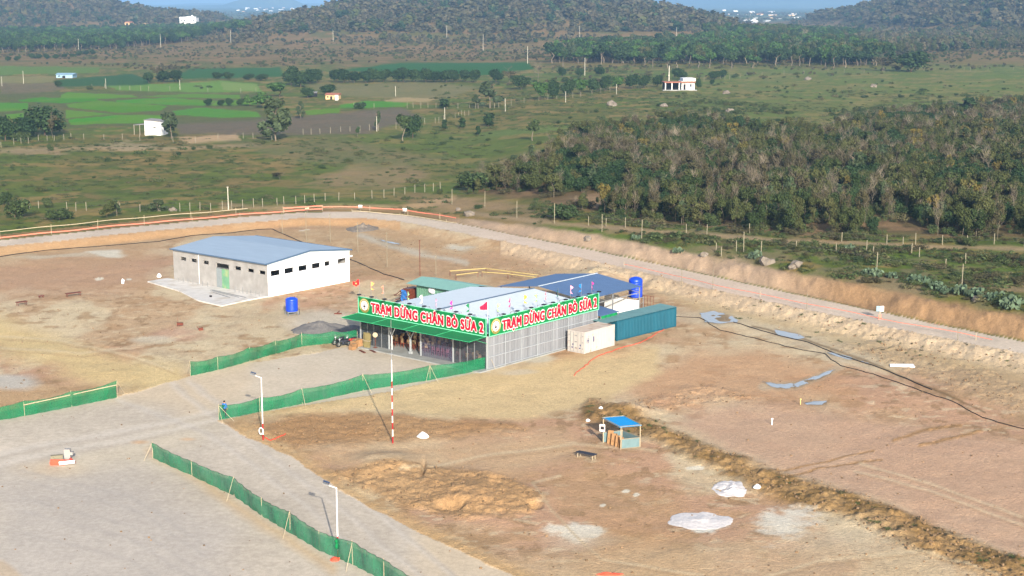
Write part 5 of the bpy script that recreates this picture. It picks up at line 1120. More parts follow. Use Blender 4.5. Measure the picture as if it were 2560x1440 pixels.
m = MB(); m.beam((-1.3, .9, .25), (-.35, 1.2, .25), .35, .42); m.build('grey_block', M['post_grey'], r); m = MB(); m.box(-.1, .4, .7, 1.1, .3, 1.05); m.box(-.02, .3, .78, 1.0, .0, .3); m.box(.3, .62, .72, 1.0, .55, .8); m.build('machine_box', M['concrete_wall'], r)
p = P(837, 1400); m = MB(); m.lathe([(.35, 0), (.3, .08), (.15, .2), (.05, .24)], 9); m.beam((-.3, 0, .05), (.4, .2, .1), .1, .06); o = m.build('orange_bundle', M['hose_red'], None, p); tag(o, 'small orange cloth bundle at the foot of the second lamp post', 'bundle')
p = P(2252, 914); m = MB(); m.slab([(-1.2, -.35, .12), (1.3, -.75, .12), (1.35, .25, .14), (-1.1, .3, .14)], .12); m.box(-.6, .7, -.3, -.1, .14, .2); o = m.build('white_slab', M['white_wall'], None, p); tag(o, 'white board lying flat on the red soil below the road', 'board')
for px, py, lb in ((1930, 1062, 'small white marker stake in the wide pink soil'), (2001, 1012, 'small yellow marker stake by the narrow puddle')): odd(px, py, lb, 'stake', 'marker_stake', lambda m: (m.box(-.04, .04, -.04, .04, -.1, .5), m.box(-.08, .08, -.05, .05, .5, .62)), M['white_wall'] if 'white' in lb else M['yellow_rail'])
odd(1545, 1228, 'weathered stump in the soil below the guard shed', 'stump', 'stump', lambda m: m.lathe([(.22, -.1), (.18, .2), (.14, .42)], 8), M['wood_cream']) if False else None
# steel masts and yellow rails behind the hall
def mast(px, pyb, pyt, mt, r_, label, cat='pole', nm='steel_pole', grp=None, ground=P):
    p = ground(px, pyb); h = (pyb - pyt) * p.y * 1.03 / (F * math.cos(PITCH)); r = empty(nm, p, 0, label, cat, grp); m = MB(); m.tube((0, 0, -.3), (0, 0, h), r_, r_ * .8, 6); m.build('shaft', M[mt], r); m = MB(); m.box(-r_ * 1.6, r_ * 1.6, -r_ * 1.6, r_ * 1.6, h, h + .1); m.build('cap', M[mt], r)
mast(1050, 690, 604, 'rust_steel', .055, 'rust brown steel pole standing behind the green shed')
for px, a, b2, lb in ((895, 632, 560, 'pale pole right of the white hall'), (766, 602, 533, 'grey pole rising behind the white hall roof'), (706, 585, 532, 'grey pole left of another behind the white hall roof'), (826, 607, 538, 'thin grey pole behind the right end of the white hall roof'), (1090, 690, 640, 'thin grey pole behind the green shed roof'), (968, 668, 585, 'thin grey pole standing in the open soil beyond the flag')): mast(px, a, b2, 'post_grey', .05, lb)
for pts, lb in (([(1125, 690), (1215, 683)], 'yellow rail nearest the green shed roof'), ([(1215, 683), (1280, 692), (1345, 700)], 'long upper yellow rail behind the blue shelter'), ([(1205, 692), (1270, 697), (1340, 706)], 'lower yellow rail behind the blue shelter'), ([(1140, 700), (1195, 693)], 'short lower yellow rail by the green shed')):
    V = [P(*q) + Vector((0, 0, .7)) for q in pts]; r = empty('yellow_rail', V[0] - Vector((0, 0, .7)), 0, lb, 'rail'); o0 = r.location.copy(); m = MB(); m.path([v - o0 for v in V], .06); m.build('bar', M['yellow_rail'], r)
    for v in V: m = MB(); m.tube(v - o0 - Vector((0, 0, .9)), v - o0, .04); m.build('post', M['rust_steel'], r)
# ------------------------------------------------------------------ plants: unit-height kinds, copied
FO = dict(
    evergreen=foliage_mat('leaf_evergreen', (.020, .042, .016), (.034, .062, .022)),
    scrub=foliage_mat('leaf_scrub', (.050, .066, .021), (.028, .050, .016), (.078, .082, .030)),
    dry=foliage_mat('leaf_dry', (.068, .060, .031), (.066, .062, .030)),
    yellow=foliage_mat('leaf_yellow', (.12, .095, .024), (.10, .095, .03)),
    fresh=foliage_mat('leaf_fresh', (.036, .080, .020), (.052, .104, .026)),
    wispy=foliage_mat('leaf_wispy', (.046, .068, .034), (.056, .078, .036)),
    bush=foliage_mat('leaf_bush', (.034, .060, .022), (.060, .080, .028)),
    cactus=foliage_mat('cactus_skin', (.075, .115, .07), (.10, .14, .085)),
    tuft=foliage_mat('leaf_tuft', (.085, .105, .040), (.13, .115, .058), (.060, .090, .030)),
    hill=foliage_mat('leaf_hill', (.074, .070, .038), (.048, .058, .028), (.088, .076, .045)))
def leaves(blobs, n, size, rs, flatten=1.0, hollow=.45):
    V = np.empty((n, 4, 3)); vol = np.array([b[1][0] * b[1][1] * b[1][2] for b in blobs]) ** .8; k = rs.choice(len(blobs), n, p=vol / vol.sum())
    d = rs.normal(size=(n, 3)); d /= np.linalg.norm(d, axis=1)[:, None]; r = (hollow + (1 - hollow) * rs.random(n)) ** .7
    r *= 1 + .16 * rs.normal(size=n)
    c = np.array([blobs[i][0] for i in k]); rad = np.array([blobs[i][1] for i in k]); pos = c + d * r[:, None] * rad
    a = rs.normal(size=(n, 3)) + d * .3; a /= np.linalg.norm(a, axis=1)[:, None]
    nrm = d * 1.0 + rs.normal(size=(n, 3)) * .7 + np.array([0, 0, .35]); u = np.cross(nrm, a); u /= np.linalg.norm(u, axis=1)[:, None]; w = np.cross(nrm, u); w /= np.linalg.norm(w, axis=1)[:, None]
    s = size * (.6 + .8 * rs.random(n))[:, None]
    V[:, 0] = pos - u * s - w * s * .6; V[:, 1] = pos + u * s * .8 - w * s * .7; V[:, 2] = pos + u * s + w * s * .6; V[:, 3] = pos - u * s * .7 + w * s * .8
    V[:, :, 2] = np.maximum(V[:, :, 2], .01)
    lf = np.clip(.5 + rs.normal(size=n) * .22, 0, 1)
    return V.reshape(-1, 3), lf
def crown_mesh(name, V, lf, m):
    n = len(lf); me = bpy.data.meshes.new(name); me.vertices.add(n * 4); me.vertices.foreach_set('co', V.astype(np.float32).ravel()); me.loops.add(n * 4); me.loops.foreach_set('vertex_index', np.arange(n * 4, dtype=np.int32)); me.polygons.add(n); me.polygons.foreach_set('loop_start', np.arange(0, n * 4, 4, dtype=np.int32)); me.update(calc_edges=True)
    a = me.attributes.new('leaf', 'FLOAT', 'FACE'); a.data.foreach_set('value', lf.astype(np.float32)); me.materials.append(m); return me
def trunk_mb(rs, h0, top, r_, nb, spread, fork=0, rise=.35):
    m = MB(); p = Vector((0, 0, -.06)); k = 5; pts = [p]
    for i in range(1, k + 1): pts.append(Vector((rs.normal() * .018 * i, rs.normal() * .018 * i, top * i / k)))
    for i in range(k): m.tube(pts[i], pts[i + 1], r_ * (1 - .75 * i / k), r_ * (1 - .75 * (i + 1) / k), 5, False)
    for i in range(nb):
        t = h0 + (top - h0) * rs.random() ** .8; q = Vector((0, 0, t)); a = rs.random() * 6.28; l = spread * (.5 + .6 * rs.random()); e = q + Vector((math.cos(a) * l, math.sin(a) * l, rise * l + .12 * rs.random()))
        mid = (q + e) / 2 + Vector((0, 0, .03)); m.tube(q, mid, r_ * .45, r_ * .32, 4, False); m.tube(mid, e, r_ * .32, r_ * .12, 4, False)
        if fork:
            for f in range(fork): b = a + rs.normal() * .7; m.tube(mid, mid + Vector((math.cos(b) * l * .5, math.sin(b) * l * .5, .12 + .1 * rs.random())), r_ * .26, r_ * .08, 3, False)
    return m
KIND = {}
def mk(kind, seed):
    rs = np.random.default_rng(seed); f = rs.random; B = []; n = 700; sz = .045; bark = 'bark'; fm = kind; T = (.3, .75, .022, 6, .22)
    if kind == 'evergreen':
        for i in range(7): a = f() * 6.28; B.append(((.26 * math.cos(a) * f() ** .5, .26 * math.sin(a) * f() ** .5, .38 + .34 * f()), (.22 + .1 * f(), .22 + .1 * f(), .19 + .08 * f())))
        B.append(((0, 0, .5), (.34, .34, .36))); n = 2200; sz = .033
    elif kind == 'plantation':
        for i in range(6): a = f() * 6.28; B.append(((.22 * math.cos(a) * f() ** .5, .22 * math.sin(a) * f() ** .5, .60 + .26 * f()), (.19, .19, .13)))
        n = 900; sz = .045; bark = 'bark_pale'; fm = 'fresh' if seed % 3 == 0 else 'evergreen'; T = (.38, .85, .026, 5, .2)
    elif kind == 'scrub':
        for i in range(9): a = f() * 6.28; B.append(((.27 * math.cos(a) * f() ** .5, .27 * math.sin(a) * f() ** .5, .34 + .52 * f()), (.10 + .11 * f(), .10 + .11 * f(), .08 + .1 * f())))
        n = 1500; sz = .025; bark = 'bark_white' if seed % 3 == 0 else 'bark_pale' if seed % 3 == 1 else 'bark'; T = (.25, .86, .009, 6, .2)
    elif kind == 'dry':
        for i in range(7): a = f() * 6.28; B.append(((.24 * math.cos(a) * f() ** .5, .24 * math.sin(a) * f() ** .5, .40 + .48 * f()), (.13, .13, .11)))
        n = 520; sz = .022; bark = 'bark_pale'; T = (.2, .95, .008, 20, .26, 2)
    elif kind == 'yellow':
        for i in range(5): a = f() * 6.28; B.append(((.15 * math.cos(a), .15 * math.sin(a), .45 + .42 * f()), (.13, .13, .12)))
        n = 380; sz = .038; bark = 'bark_pale'
    elif kind == 'bare': B = []; n = 0; bark = 'bark_white' if seed % 4 == 0 else 'bark_pale'; T = (.22, 1.0, .007, 30, .24, 3)
    elif kind == 'fresh':
        for i in range(6): a = f() * 6.28; B.append(((.26 * math.cos(a) * f(), .26 * math.sin(a) * f(), .38 + .4 * f()), (.22, .22, .18)))
        n = 900; sz = .045
    elif kind == 'wispy':
        for i in range(14): a = f() * 6.28; t = f(); B.append(((.30 * math.cos(a) * f() ** .5 * (1.1 - .6 * t), .30 * math.sin(a) * f() ** .5 * (1.1 - .6 * t), .16 + .76 * t), (.09 + .05 * f(), .09 + .05 * f(), .07 + .05 * f())))
        n = 1150; sz = .040; bark = 'bark_pale'; T = (.2, .9, .018, 10, .25)
    elif kind == 'column':
        for i in range(5): B.append(((rs.normal() * .03, rs.normal() * .03, .24 + .16 * i), (.17, .17, .13)))
        n = 620; sz = .045; fm = 'evergreen'; T = (.2, .7, .03, 4, .12)
    elif kind == 'orchard':       # lollipop on a pale stem
        for i in range(5): a = f() * 6.28; B.append(((.18 * math.cos(a) * f(), .18 * math.sin(a) * f(), .58 + .26 * f()), (.2, .2, .14)))
        n = 800; sz = .042; bark = 'bark_pale'; fm = 'bush'; T = (.4, .8, .024, 5, .2)
    elif kind == 'bush':
        for i in range(7): a = f() * 6.28; B.append(((.42 * math.cos(a) * f() ** .5, .42 * math.sin(a) * f() ** .5, .26 + .38 * f()), (.26, .26, .25)))
        n = 1700; sz = .040; T = (.1, .6, .03, 6, .4)
    elif kind == 'cactus':
        m = MB(); 
        for i in range(46):
            a = f() * 6.28; r0 = .5 * f() ** .5; c = Vector((r0 * math.cos(a), r0 * math.sin(a), .12 + .7 * f() * (1 - r0))); b = f() * 3.14; u = Vector((math.cos(b), math.sin(b), .2)); w = Vector((rs.normal() * .3, rs.normal() * .3, 1)).normalized(); nn = u.cross(w).normalized() * .02; pts = []
            for s in (-1, 1):
                for j in range(7): t = 6.28 * j / 7; pts.append(c + u * .11 * math.cos(t) + w * .17 * math.sin(t) + nn * s)
            m.add(pts, [tuple(range(6, -1, -1)), tuple(range(7, 14))] + [(j, (j + 1) % 7, 7 + (j + 1) % 7, 7 + j) for j in range(7)])
        me = bpy.data.meshes.new('cactus'); me.from_pydata(m.v, [], m.f); a_ = me.attributes.new('leaf', 'FLOAT', 'FACE'); a_.data.foreach_set('value', rs.random(len(m.f)).astype(np.float32)); me.materials.append(FO['cactus'])
        return dict(crown=me, trunk=None, joined=me)
    elif kind == 'tuft':
        for i in range(4): B.append(((rs.normal() * .4, rs.normal() * .4, .25), (.5, .5, .5)))
        n = 150; sz = .085; T = None
    elif kind == 'shrub':
        for i in range(4): B.append(((rs.normal() * .25, rs.normal() * .25, .3 + .2 * f()), (.3, .3, .3)))
        n = 520; sz = .040; fm = ('scrub', 'bush', 'dry', 'tuft')[seed % 4]; T = None
    elif kind == 'far':           # a tree seen from a kilometre or more
        for i in range(5): a = f() * 6.28; B.append(((.22 * math.cos(a) * f(), .22 * math.sin(a) * f(), .35 + .45 * f()), (.22, .22, .2)))
        n = 90; sz = .115; fm = ('hill', 'hill', 'evergreen', 'dry', 'hill', 'scrub')[seed % 6]; T = None
    tm = trunk_mb(rs, *T) if T else None
    tme = None
    if tm:
        tme = bpy.data.meshes.new('trunk'); tme.from_pydata(tm.v, [], tm.f); tme.materials.append(M[bark]); tme.polygons.foreach_set('use_smooth', [True] * len(tm.f))
    cme = None
    if n:
        V, lf = leaves(B, n, sz, rs); cme = crown_mesh(kind + '_crown', V, lf, FO[fm])
    bm = bmesh.new(); mats = []
    for me in (cme, tme):
        if me is None: continue
        k0 = len(bm.faces); bm.from_mesh(me); bm.faces.ensure_lookup_table()
        for fa in bm.faces[k0:]: fa.material_index = len(mats)
        mats.append(me.materials[0])
    j = bpy.data.meshes.new(kind + '_whole'); bm.to_mesh(j); bm.free()
    for q in mats: j.materials.append(q)
    return dict(crown=cme, trunk=tme, joined=j)
for k, c in dict(evergreen=4, plantation=6, scrub=7, dry=4, yellow=2, bare=4, fresh=3, wispy=3, column=2, orchard=2, bush=4, cactus=2, tuft=3, shrub=4, far=6).items():
    KIND[k] = [mk(k, 100 + i + hash(k) % 1 + 17 * len(k)) if k not in ('plantation', 'shrub', 'far') else mk(k, i) for i in range(c)]
NAME = dict(evergreen='dense_tree', plantation='plantation_tree', scrub='scrub_tree', dry='dry_tree', yellow='yellow_tree', bare='bare_tree', fresh='leafy_tree', wispy='wispy_tree', column='young_tree', orchard='orchard_tree', bush='bush', cactus='cactus')
def plant(kind, p, h, w=None, label=None, group=None, cat='tree', seed=None):
    rs = random if seed is None else random.Random(seed); k = KIND[kind][rs.randrange(len(KIND[kind]))]; w = w or h
    r = bpy.data.objects.new(NAME[kind], None); COL.objects.link(r); r.location = p; r.rotation_euler = (0, 0, rs.uniform(0, 6.28)); r.scale = (w, w, h); r.empty_display_size = .2
    for nm in ('trunk', 'crown'):
        if k[nm] is not None: o = bpy.data.objects.new(nm, k[nm]); COL.objects.link(o); o.parent = r
    return tag(r, label, cat, group)
def px_h(p, hp): return hp * (p[1] * math.cos(PITCH) + (CAMZ - p[2]) * math.sin(PITCH)) / (F * math.cos(PITCH))
# crowns of a unit tree are about this wide
CW = dict(evergreen=.95, plantation=.8, scrub=.75, dry=.75, yellow=.55, bare=.6, fresh=.9, wispy=.75, column=.4, orchard=.75, bush=1.25, cactus=1.2)
def T_(kind, px, py, hp, wp, label, group=None, cat='tree', site_=False):
    p = P(px, py) if site_ else G(px, py); h = px_h(p, hp); w = px_h(p, wp) / CW[kind]; p.z -= .05; return plant(kind, p, h, w, label, group, cat)
# single trees and clumps one can point at
T_('evergreen', 112, 338, 84, 106, 'largest dark round tree, left of the white shed'); T_('evergreen', 62, 345, 62, 60, 'dark tree just left of the largest round tree'); T_('evergreen', 14, 352, 66, 66, 'dark tree at the left picture edge beside the paddies'); T_('dry', 132, 345, 62, 40, 'thin brownish tree standing before the largest dark round tree')
T_('bush', 52, 352, 30, 50, 'green bush in front of the dark trees at the paddy edge', cat='bush')
T_('wispy', 428, 347, 70, 60, 'dark loose tree standing beside the white shed'); T_('wispy', 690, 352, 108, 86, 'tall grey-green loose tree by the end of the paddies'); T_('fresh', 665, 272, 46, 60, 'bright leafy tree behind the tall grey-green loose tree')
T_('wispy', 752, 297, 44, 24, 'small brownish loose tree right of the tall grey-green one')
for px, h, lb in ((520, 20, 'leftmost small round tree in the row on the paddy edge'), (551, 17, 'second small round tree in the row on the paddy edge'), (574, 22, 'third small round tree in the row on the paddy edge'), (600, 20, 'fourth small round tree in the row on the paddy edge')): T_('evergreen', px, 265, h, 22, lb)
T_('fresh', 625, 266, 32, 34, 'bright leafy tree ending the small row on the paddy edge'); T_('fresh', 645, 262, 34, 40, 'second bright leafy tree ending the small row on the paddy edge'); T_('fresh', 700, 242, 38, 70, 'broad bright banana clump in front of the dark trees')
for px, py, h, w, lb in ((728, 214, 52, 44, 'tall dark tree left in the clump above the hut'), (752, 218, 44, 40, 'dark tree second in the clump above the hut'), (775, 211, 44, 40, 'dark tree at the right of the clump above the hut'), (795, 207, 36, 34, 'dark tree between the clump and the long dark row'), (820, 238, 30, 40, 'round dark tree right behind the hut'), (770, 245, 30, 34, 'low dark tree left of the hut')): T_('evergreen', px, py, h, w, lb)
for px in range(838, 1210, 25): T_('evergreen', px + random.uniform(-4, 4), 206 + random.uniform(-1, 1), random.uniform(31, 40), random.uniform(32, 42), 'dark rounded tree in the long even row beyond the mown field', 'dark trees of the long row')
for px, py, h, w, k, lb in ((372, 207, 28, 30, 'evergreen', 'dark tree at the left of the brown-topped clump'), (395, 204, 44, 44, 'dry', 'brown-topped tree in the middle of the clump above the light field'), (410, 206, 34, 40, 'evergreen', 'dark tree under the brown-topped one'), (440, 205, 32, 40, 'evergreen', 'dark tree at the right of the brown-topped clump'), (545, 199, 20, 30, 'evergreen', 'low dark tree left of the pair before the cane field'), (572, 199, 21, 28, 'evergreen', 'low dark tree right of the pair before the cane field'), (620, 201, 18, 30, 'evergreen', 'dark shrubby tree between the cane field and the pale field'), (655, 202, 20, 32, 'evergreen', 'dark shrubby tree beside the tall dark clump'), (145, 218, 18, 22, 'evergreen', 'small dark tree below the blue roofed shed'), (225, 225, 14, 18, 'bush', 'small dark bush right of the blue roofed shed')): T_(k, px, py, h, w, lb)
T_('wispy', 1225, 270, 68, 74, 'large olive tree at the bend of the field fence'); T_('wispy', 1195, 272, 36, 40, 'low olive tree left of the large olive tree'); T_('column', 1111, 271, 24, 26, 'small round tree before the mown field'); T_('evergreen', 1303, 223, 38, 54, 'broad dark tree above the fence bend'); T_('dry', 1272, 208, 38, 44, 'brownish tree above the fence bend'); T_('evergreen', 1240, 206, 36, 40, 'dark tree at the right end of the long row'); T_('bare', 1345, 205, 44, 44, 'bare grey tree above the fence bend')
for i, (px, py, h, w) in enumerate(((1350, 250, 52, 44), (1385, 248, 50, 42), (1420, 241, 46, 40), (1452, 236, 44, 44), (1482, 232, 42, 36), (1512, 228, 42, 38), (1545, 226, 40, 36), (1580, 222, 40, 40), (1610, 220, 34, 34))): T_('evergreen' if i % 3 else 'fresh', px, py, h, w, 'dark tree of the thick row beside the wire fence poles', 'thick tree row by the wire fence')
for px, py, h, w, lb in ((1405, 192, 26, 24, 'small dark tree above the thick row'), (1450, 193, 24, 26, 'dark tree above the middle of the thick row'), (1500, 190, 26, 30, 'dark tree above the right part of the thick row'), (1645, 218, 34, 30, 'dark tree left of the white house'), (1700, 200, 32, 40, 'dark tree behind the white house'), (1747, 224, 32, 16, 'narrow dark tree at the right wall of the white house'), (1785, 200, 26, 30, 'dark tree up the slope right of the white house'), (1805, 198, 26, 26, 'dark tree beside the fence right of the white house'), (1780, 213, 16, 12, 'small dark tree on the grass right of the white house')): T_('evergreen', px, py, h, w, lb)
T_('orchard', 1008, 355, 68, 44, 'pale stemmed tree in front of the darker one on the open meadow'); T_('evergreen', 1031, 346, 64, 46, 'dark crowned tree behind the pale stemmed one on the meadow'); T_('wispy', 944, 326, 50, 22, 'narrow tree beside the leaning pole'); T_('orchard', 894, 344, 28, 14, 'tiny lollipop tree, leftmost on the meadow')
for px, py, h, w, lb in ((1111, 323, 24, 14, 'narrow young tree left of the meadow group'), (1157, 320, 25, 16, 'narrow young tree second in the meadow group'), (1195, 338, 23, 13, 'smallest young tree, nearest in the meadow group'), (1222, 316, 33, 26, 'widest young tree at the back of the meadow group')): T_('column', px, py, h, w, lb)
T_('orchard', 1331, 352, 54, 42, 'mushroom shaped tree alone on the meadow before the woodland')
T_('evergreen', 2278, 180, 56, 96, 'very broad dark tree on the right, beside reddish scrub'); T_('dry', 2205, 178, 44, 64, 'reddish brown tree left of the very broad dark tree'); T_('bare', 2010, 120, 44, 34, 'bare pale tree rising over the plantation'); T_('evergreen', 1818, 98, 34, 60, 'flat topped dark tree on the skyline of the right slope')
# near bushes at the left, by the fence
T_('bush', 38, 546, 58, 78, 'large dark bush at the left edge by the road embankment', cat='bush'); T_('bush', 8, 512, 36, 50, 'dark bush at the left picture edge above the large bush', cat='bush'); T_('bush', 122, 517, 30, 34, 'round dark bush between the left fence posts', cat='bush'); T_('bush', 150, 550, 36, 70, 'low scrubby bush above the orange tape', cat='bush'); T_('scrub', 268, 546, 46, 44, 'scrubby bush in the middle of the left bank', cat='bush'); T_('wispy', 292, 540, 44, 36, 'thin olive bush beside the scrubby middle bush', cat='bush'); T_('bush', 338, 551, 14, 16, 'tiny dark bush just above the tape', cat='bush'); T_('wispy', 395, 528, 30, 46, 'thin bush before the left fence posts', cat='bush')
T_('bush', 1172, 478, 56, 104, 'broad dark bush at the corner of the woodland', cat='bush'); T_('bush', 1408, 548, 46, 84, 'rounded dark bush before the woodland by the tall posts', cat='bush'); T_('dry', 700, 447, 18, 60, 'low grey brush heap in the open meadow', cat='brush heap')
T_('bush', 126, 377, 20, 18, 'small bush on the bare strip left of the white shed', cat='bush'); T_('bush', 900, 272, 20, 34, 'round brown-green bush at the small paddy', cat='bush')
T_('bush', 2425, 615, 26, 40, 'round dark bush on the track edge at the right', cat='bush'); T_('column', 2420, 300, 55, 34, 'tall dark tree sticking out of the woodland at the right')
# rows of the left plantation
for px, py, h in ((20, 153, 15), (42, 153, 14), (80, 147, 16), (98, 147, 13), (118, 149, 15), (140, 148, 15), (162, 145, 12), (198, 140, 14), (215, 138, 13), (232, 137, 14), (182, 143, 10)): T_('evergreen', px, py, h, 18, 'small round tree in the low row before the left plantation', 'low row before the left plantation')
for i in range(22): px = -10 + i * 15 + random.uniform(-4, 4); T_('plantation' if i % 3 else 'evergreen', px, 133 - i * .5 + random.uniform(-1.5, 1.5), random.uniform(26, 36), random.uniform(22, 30), 'dark tree along the front edge of the left plantation', 'front edge of the left plantation')
for i in range(30):
    px = 1384 + i * 28 + random.uniform(-7, 7)
    if 1900 < px < 1930: continue
    T_('plantation', px, (160 + min(px - 1384, 500) * .012) + random.uniform(-5, 7), random.uniform(30, 56), random.uniform(30, 50), 'pale stemmed tree along the front edge of the right plantation', 'front edge of the right plantation')
# ------------------------------------------------------------------ massed plants (instances)
def scatter(nm, label, cat, pts, size, kinds, wid=None, pick=None):
    n = len(pts)
    protos = bpy.data.collections.new(nm + '_kinds'); names = []
    for i, me in enumerate(kinds): o = bpy.data.objects.new('%s_%03d' % (nm, i), me); protos.objects.link(o)
    me = bpy.data.meshes.new(nm); me.vertices.add(n); me.vertices.foreach_set('co', np.asarray(pts, np.float32).ravel())
    w = size if wid is None else wid
    a = me.attributes.new('sc', 'FLOAT_VECTOR', 'POINT'); a.data.foreach_set('vector', np.stack([w, w, size], -1).astype(np.float32).ravel())
    a = me.attributes.new('rot', 'FLOAT_VECTOR', 'POINT'); a.data.foreach_set('vector', np.stack([np.zeros(n), np.zeros(n), RNG.random(n) * 6.28], -1).astype(np.float32).ravel())
    a = me.attributes.new('pick', 'INT', 'POINT'); a.data.foreach_set('value', (RNG.integers(0, len(kinds), n) if pick is None else pick).astype(np.int32))
    ng = bpy.data.node_groups.new(nm, 'GeometryNodeTree'); ng.interface.new_socket('Geometry', in_out='INPUT', socket_type='NodeSocketGeometry'); ng.interface.new_socket('Geometry', in_out='OUTPUT', socket_type='NodeSocketGeometry')
    gi = ng.nodes.new('NodeGroupInput'); go = ng.nodes.new('NodeGroupOutput'); ci = ng.nodes.new('GeometryNodeCollectionInfo'); ci.inputs['Collection'].default_value = protos; ci.inputs['Separate Children'].default_value = True; ci.inputs['Reset Children'].default_value = True
    ip = ng.nodes.new('GeometryNodeInstanceOnPoints'); ip.inputs['Pick Instance'].default_value = True
    def na(name, t): q = ng.nodes.new('GeometryNodeInputNamedAttribute'); q.data_type = t; q.inputs['Name'].default_value = name; return [s for s in q.outputs if s.enabled and s.name == 'Attribute'][0]
    ng.links.new(gi.outputs[0], ip.inputs['Points']); ng.links.new(ci.outputs[0], ip.inputs['Instance']); ng.links.new(na('pick', 'INT'), ip.inputs['Instance Index']); ng.links.new(na('rot', 'FLOAT_VECTOR'), ip.inputs['Rotation']); ng.links.new(na('sc', 'FLOAT_VECTOR'), ip.inputs['Scale']); ng.links.new(ip.outputs[0], go.inputs[0])
    o = link(nm, me); md = o.modifiers.new('scatter', 'NODES'); md.node_group = ng; return tag(o, label, cat, kind='stuff')
J = lambda k: [q['joined'] for q in KIND[k]]
def inpoly(px, py, pts):
    ins = np.zeros(px.shape, bool); pts = np.array(pts, float)
    for (ax, ay), (bx, by) in zip(pts, np.roll(pts, -1, 0)):
        if by != ay: ins ^= ((ay > py) != (by > py)) & (px < (bx - ax) * (py - ay) / (by - ay) + ax)
    return ins
def world_pts(spacing, x0, x1, y0, y1, jit=.48):
    xs = np.arange(x0, x1, spacing); ys = np.arange(y0, y1, spacing); X, Y = np.meshgrid(xs, ys); X = X + RNG.uniform(-jit, jit, X.shape) * spacing; Y = Y + RNG.uniform(-jit, jit, Y.shape) * spacing
    X = X.ravel(); Y = Y.ravel(); m = np.abs(X) < Y * .345 + 25; return X[m], Y[m]
def zs(X, Y): return gz(X, Y)
# woodland on the right: the nearest 300 trees one by one, the rest as a mass
X, Y = world_pts(2.55, -40, 230, 196, 640); Z = zs(X, Y); px, py = project(X, Y, Z); m = inpoly(px, py, WOOD); dens = fbm(X, Y, 12, 3, 91)
m &= ~((dens < .36) & (RNG.random(X.size) < .75)); m &= ~((px < 1480) & (RNG.random(X.size) < .55 * (1480 - px) / 330 + .1)); m &= ~(np.hypot((px - 1480) / 90, (py - 500) / 20) < 1); X, Y, Z, px, py = X[m], Y[m], Z[m], px[m], py[m]
inside = (px > -20) & (px < 2600); order = np.argsort(np.where(inside, Y, 1e9)); near = order[:300]; rest_ = order[300:]
lab = dict(scrub='olive green scrub tree in the front of the right woodland', evergreen='dark dense tree in the front of the right woodland', dry='brown half-dry tree in the front of the right woodland', bare='leafless pale tree in the front of the right woodland', yellow='yellow leaved tree in the front of the right woodland', bush='low round bush in the front of the right woodland', wispy='thin grey-green tree in the front of the right woodland')
for i in near:
    lf_ = px[i] < 1480
    k = random.choices(['scrub', 'evergreen', 'dry', 'bare', 'yellow', 'bush', 'wispy'], [26, 5, 26, 14, 3, 22, 4] if lf_ else [46, 13, 13, 8, 4, 10, 6])[0]
    h = random.uniform(2.8, 5.8) * (.75 if lf_ else 1) * (.5 if k == 'bush' else .75 if k == 'evergreen' else 1.0); w = h * random.uniform(.6, .9) * (1.5 if k == 'bush' else 1)
    plant(k, (X[i], Y[i], Z[i] - .1), h, w, lab[k], {'scrub': 'olive scrub trees at the woodland front', 'evergreen': 'dark dense trees at the woodland front', 'dry': 'brown half-dry trees at the woodland front', 'bare': 'leafless trees at the woodland front', 'yellow': 'yellow trees at the woodland front', 'bush': 'round bushes at the woodland front', 'wispy': 'thin grey-green trees at the woodland front'}[k], 'bush' if k == 'bush' else 'tree')
pts = np.stack([X[rest_], Y[rest_], Z[rest_] - .1], -1); hh = RNG.uniform(2.6, 5.6, len(pts))
wk = J('scrub') + J('dry') + J('bare') + J('evergreen') + J('wispy') + J('bush') + J('yellow'); _c = np.cumsum([0] + [len(KIND[k]) for k in ('scrub', 'dry', 'bare', 'evergreen', 'wispy', 'bush', 'yellow')])
dr = fbm(X[rest_], Y[rest_], 22, 3, 98); dk = fbm(X[rest_], Y[rest_], 15, 3, 99); u = RNG.random(len(pts)); cls = np.zeros(len(pts), int)
cls = np.where(dr > .57, np.where(u < .44, 1, np.where(u < .58, 2, np.where(u < .9, 0, 4))), np.where(u < .58, 0, np.where(u < .70, 1, np.where(u < .76, 2, np.where(u < .86, 3, np.where(u < .95, 5, 6))))))
cls = np.where((dk > .57) & (RNG.random(len(pts)) < .7), 3, cls); hh = hh * np.where(cls == 3, .85, np.where(cls == 5, .5, 1.0))
pick = np.array([_c[k] + RNG.integers(0, _c[k + 1] - _c[k]) for k in cls])
scatter('woodland', 'mixed olive and brown scrub woodland covering the slope at the right', 'woodland', pts, hh, wk, hh * RNG.uniform(.75, 1.1, len(pts)), pick)
n = len(X); pts = np.stack([np.concatenate([X, X + 1.3]) + RNG.normal(0, .7, 2 * n), np.concatenate([Y, Y + 1.2]) + RNG.normal(0, .7, 2 * n), np.concatenate([Z, Z]) - .1], -1); hh = RNG.uniform(.7, 1.9, len(pts))
scatter('undergrowth', 'low brushwood filling the woodland floor', 'undergrowth', pts, hh, J('shrub'), hh * 1.2)
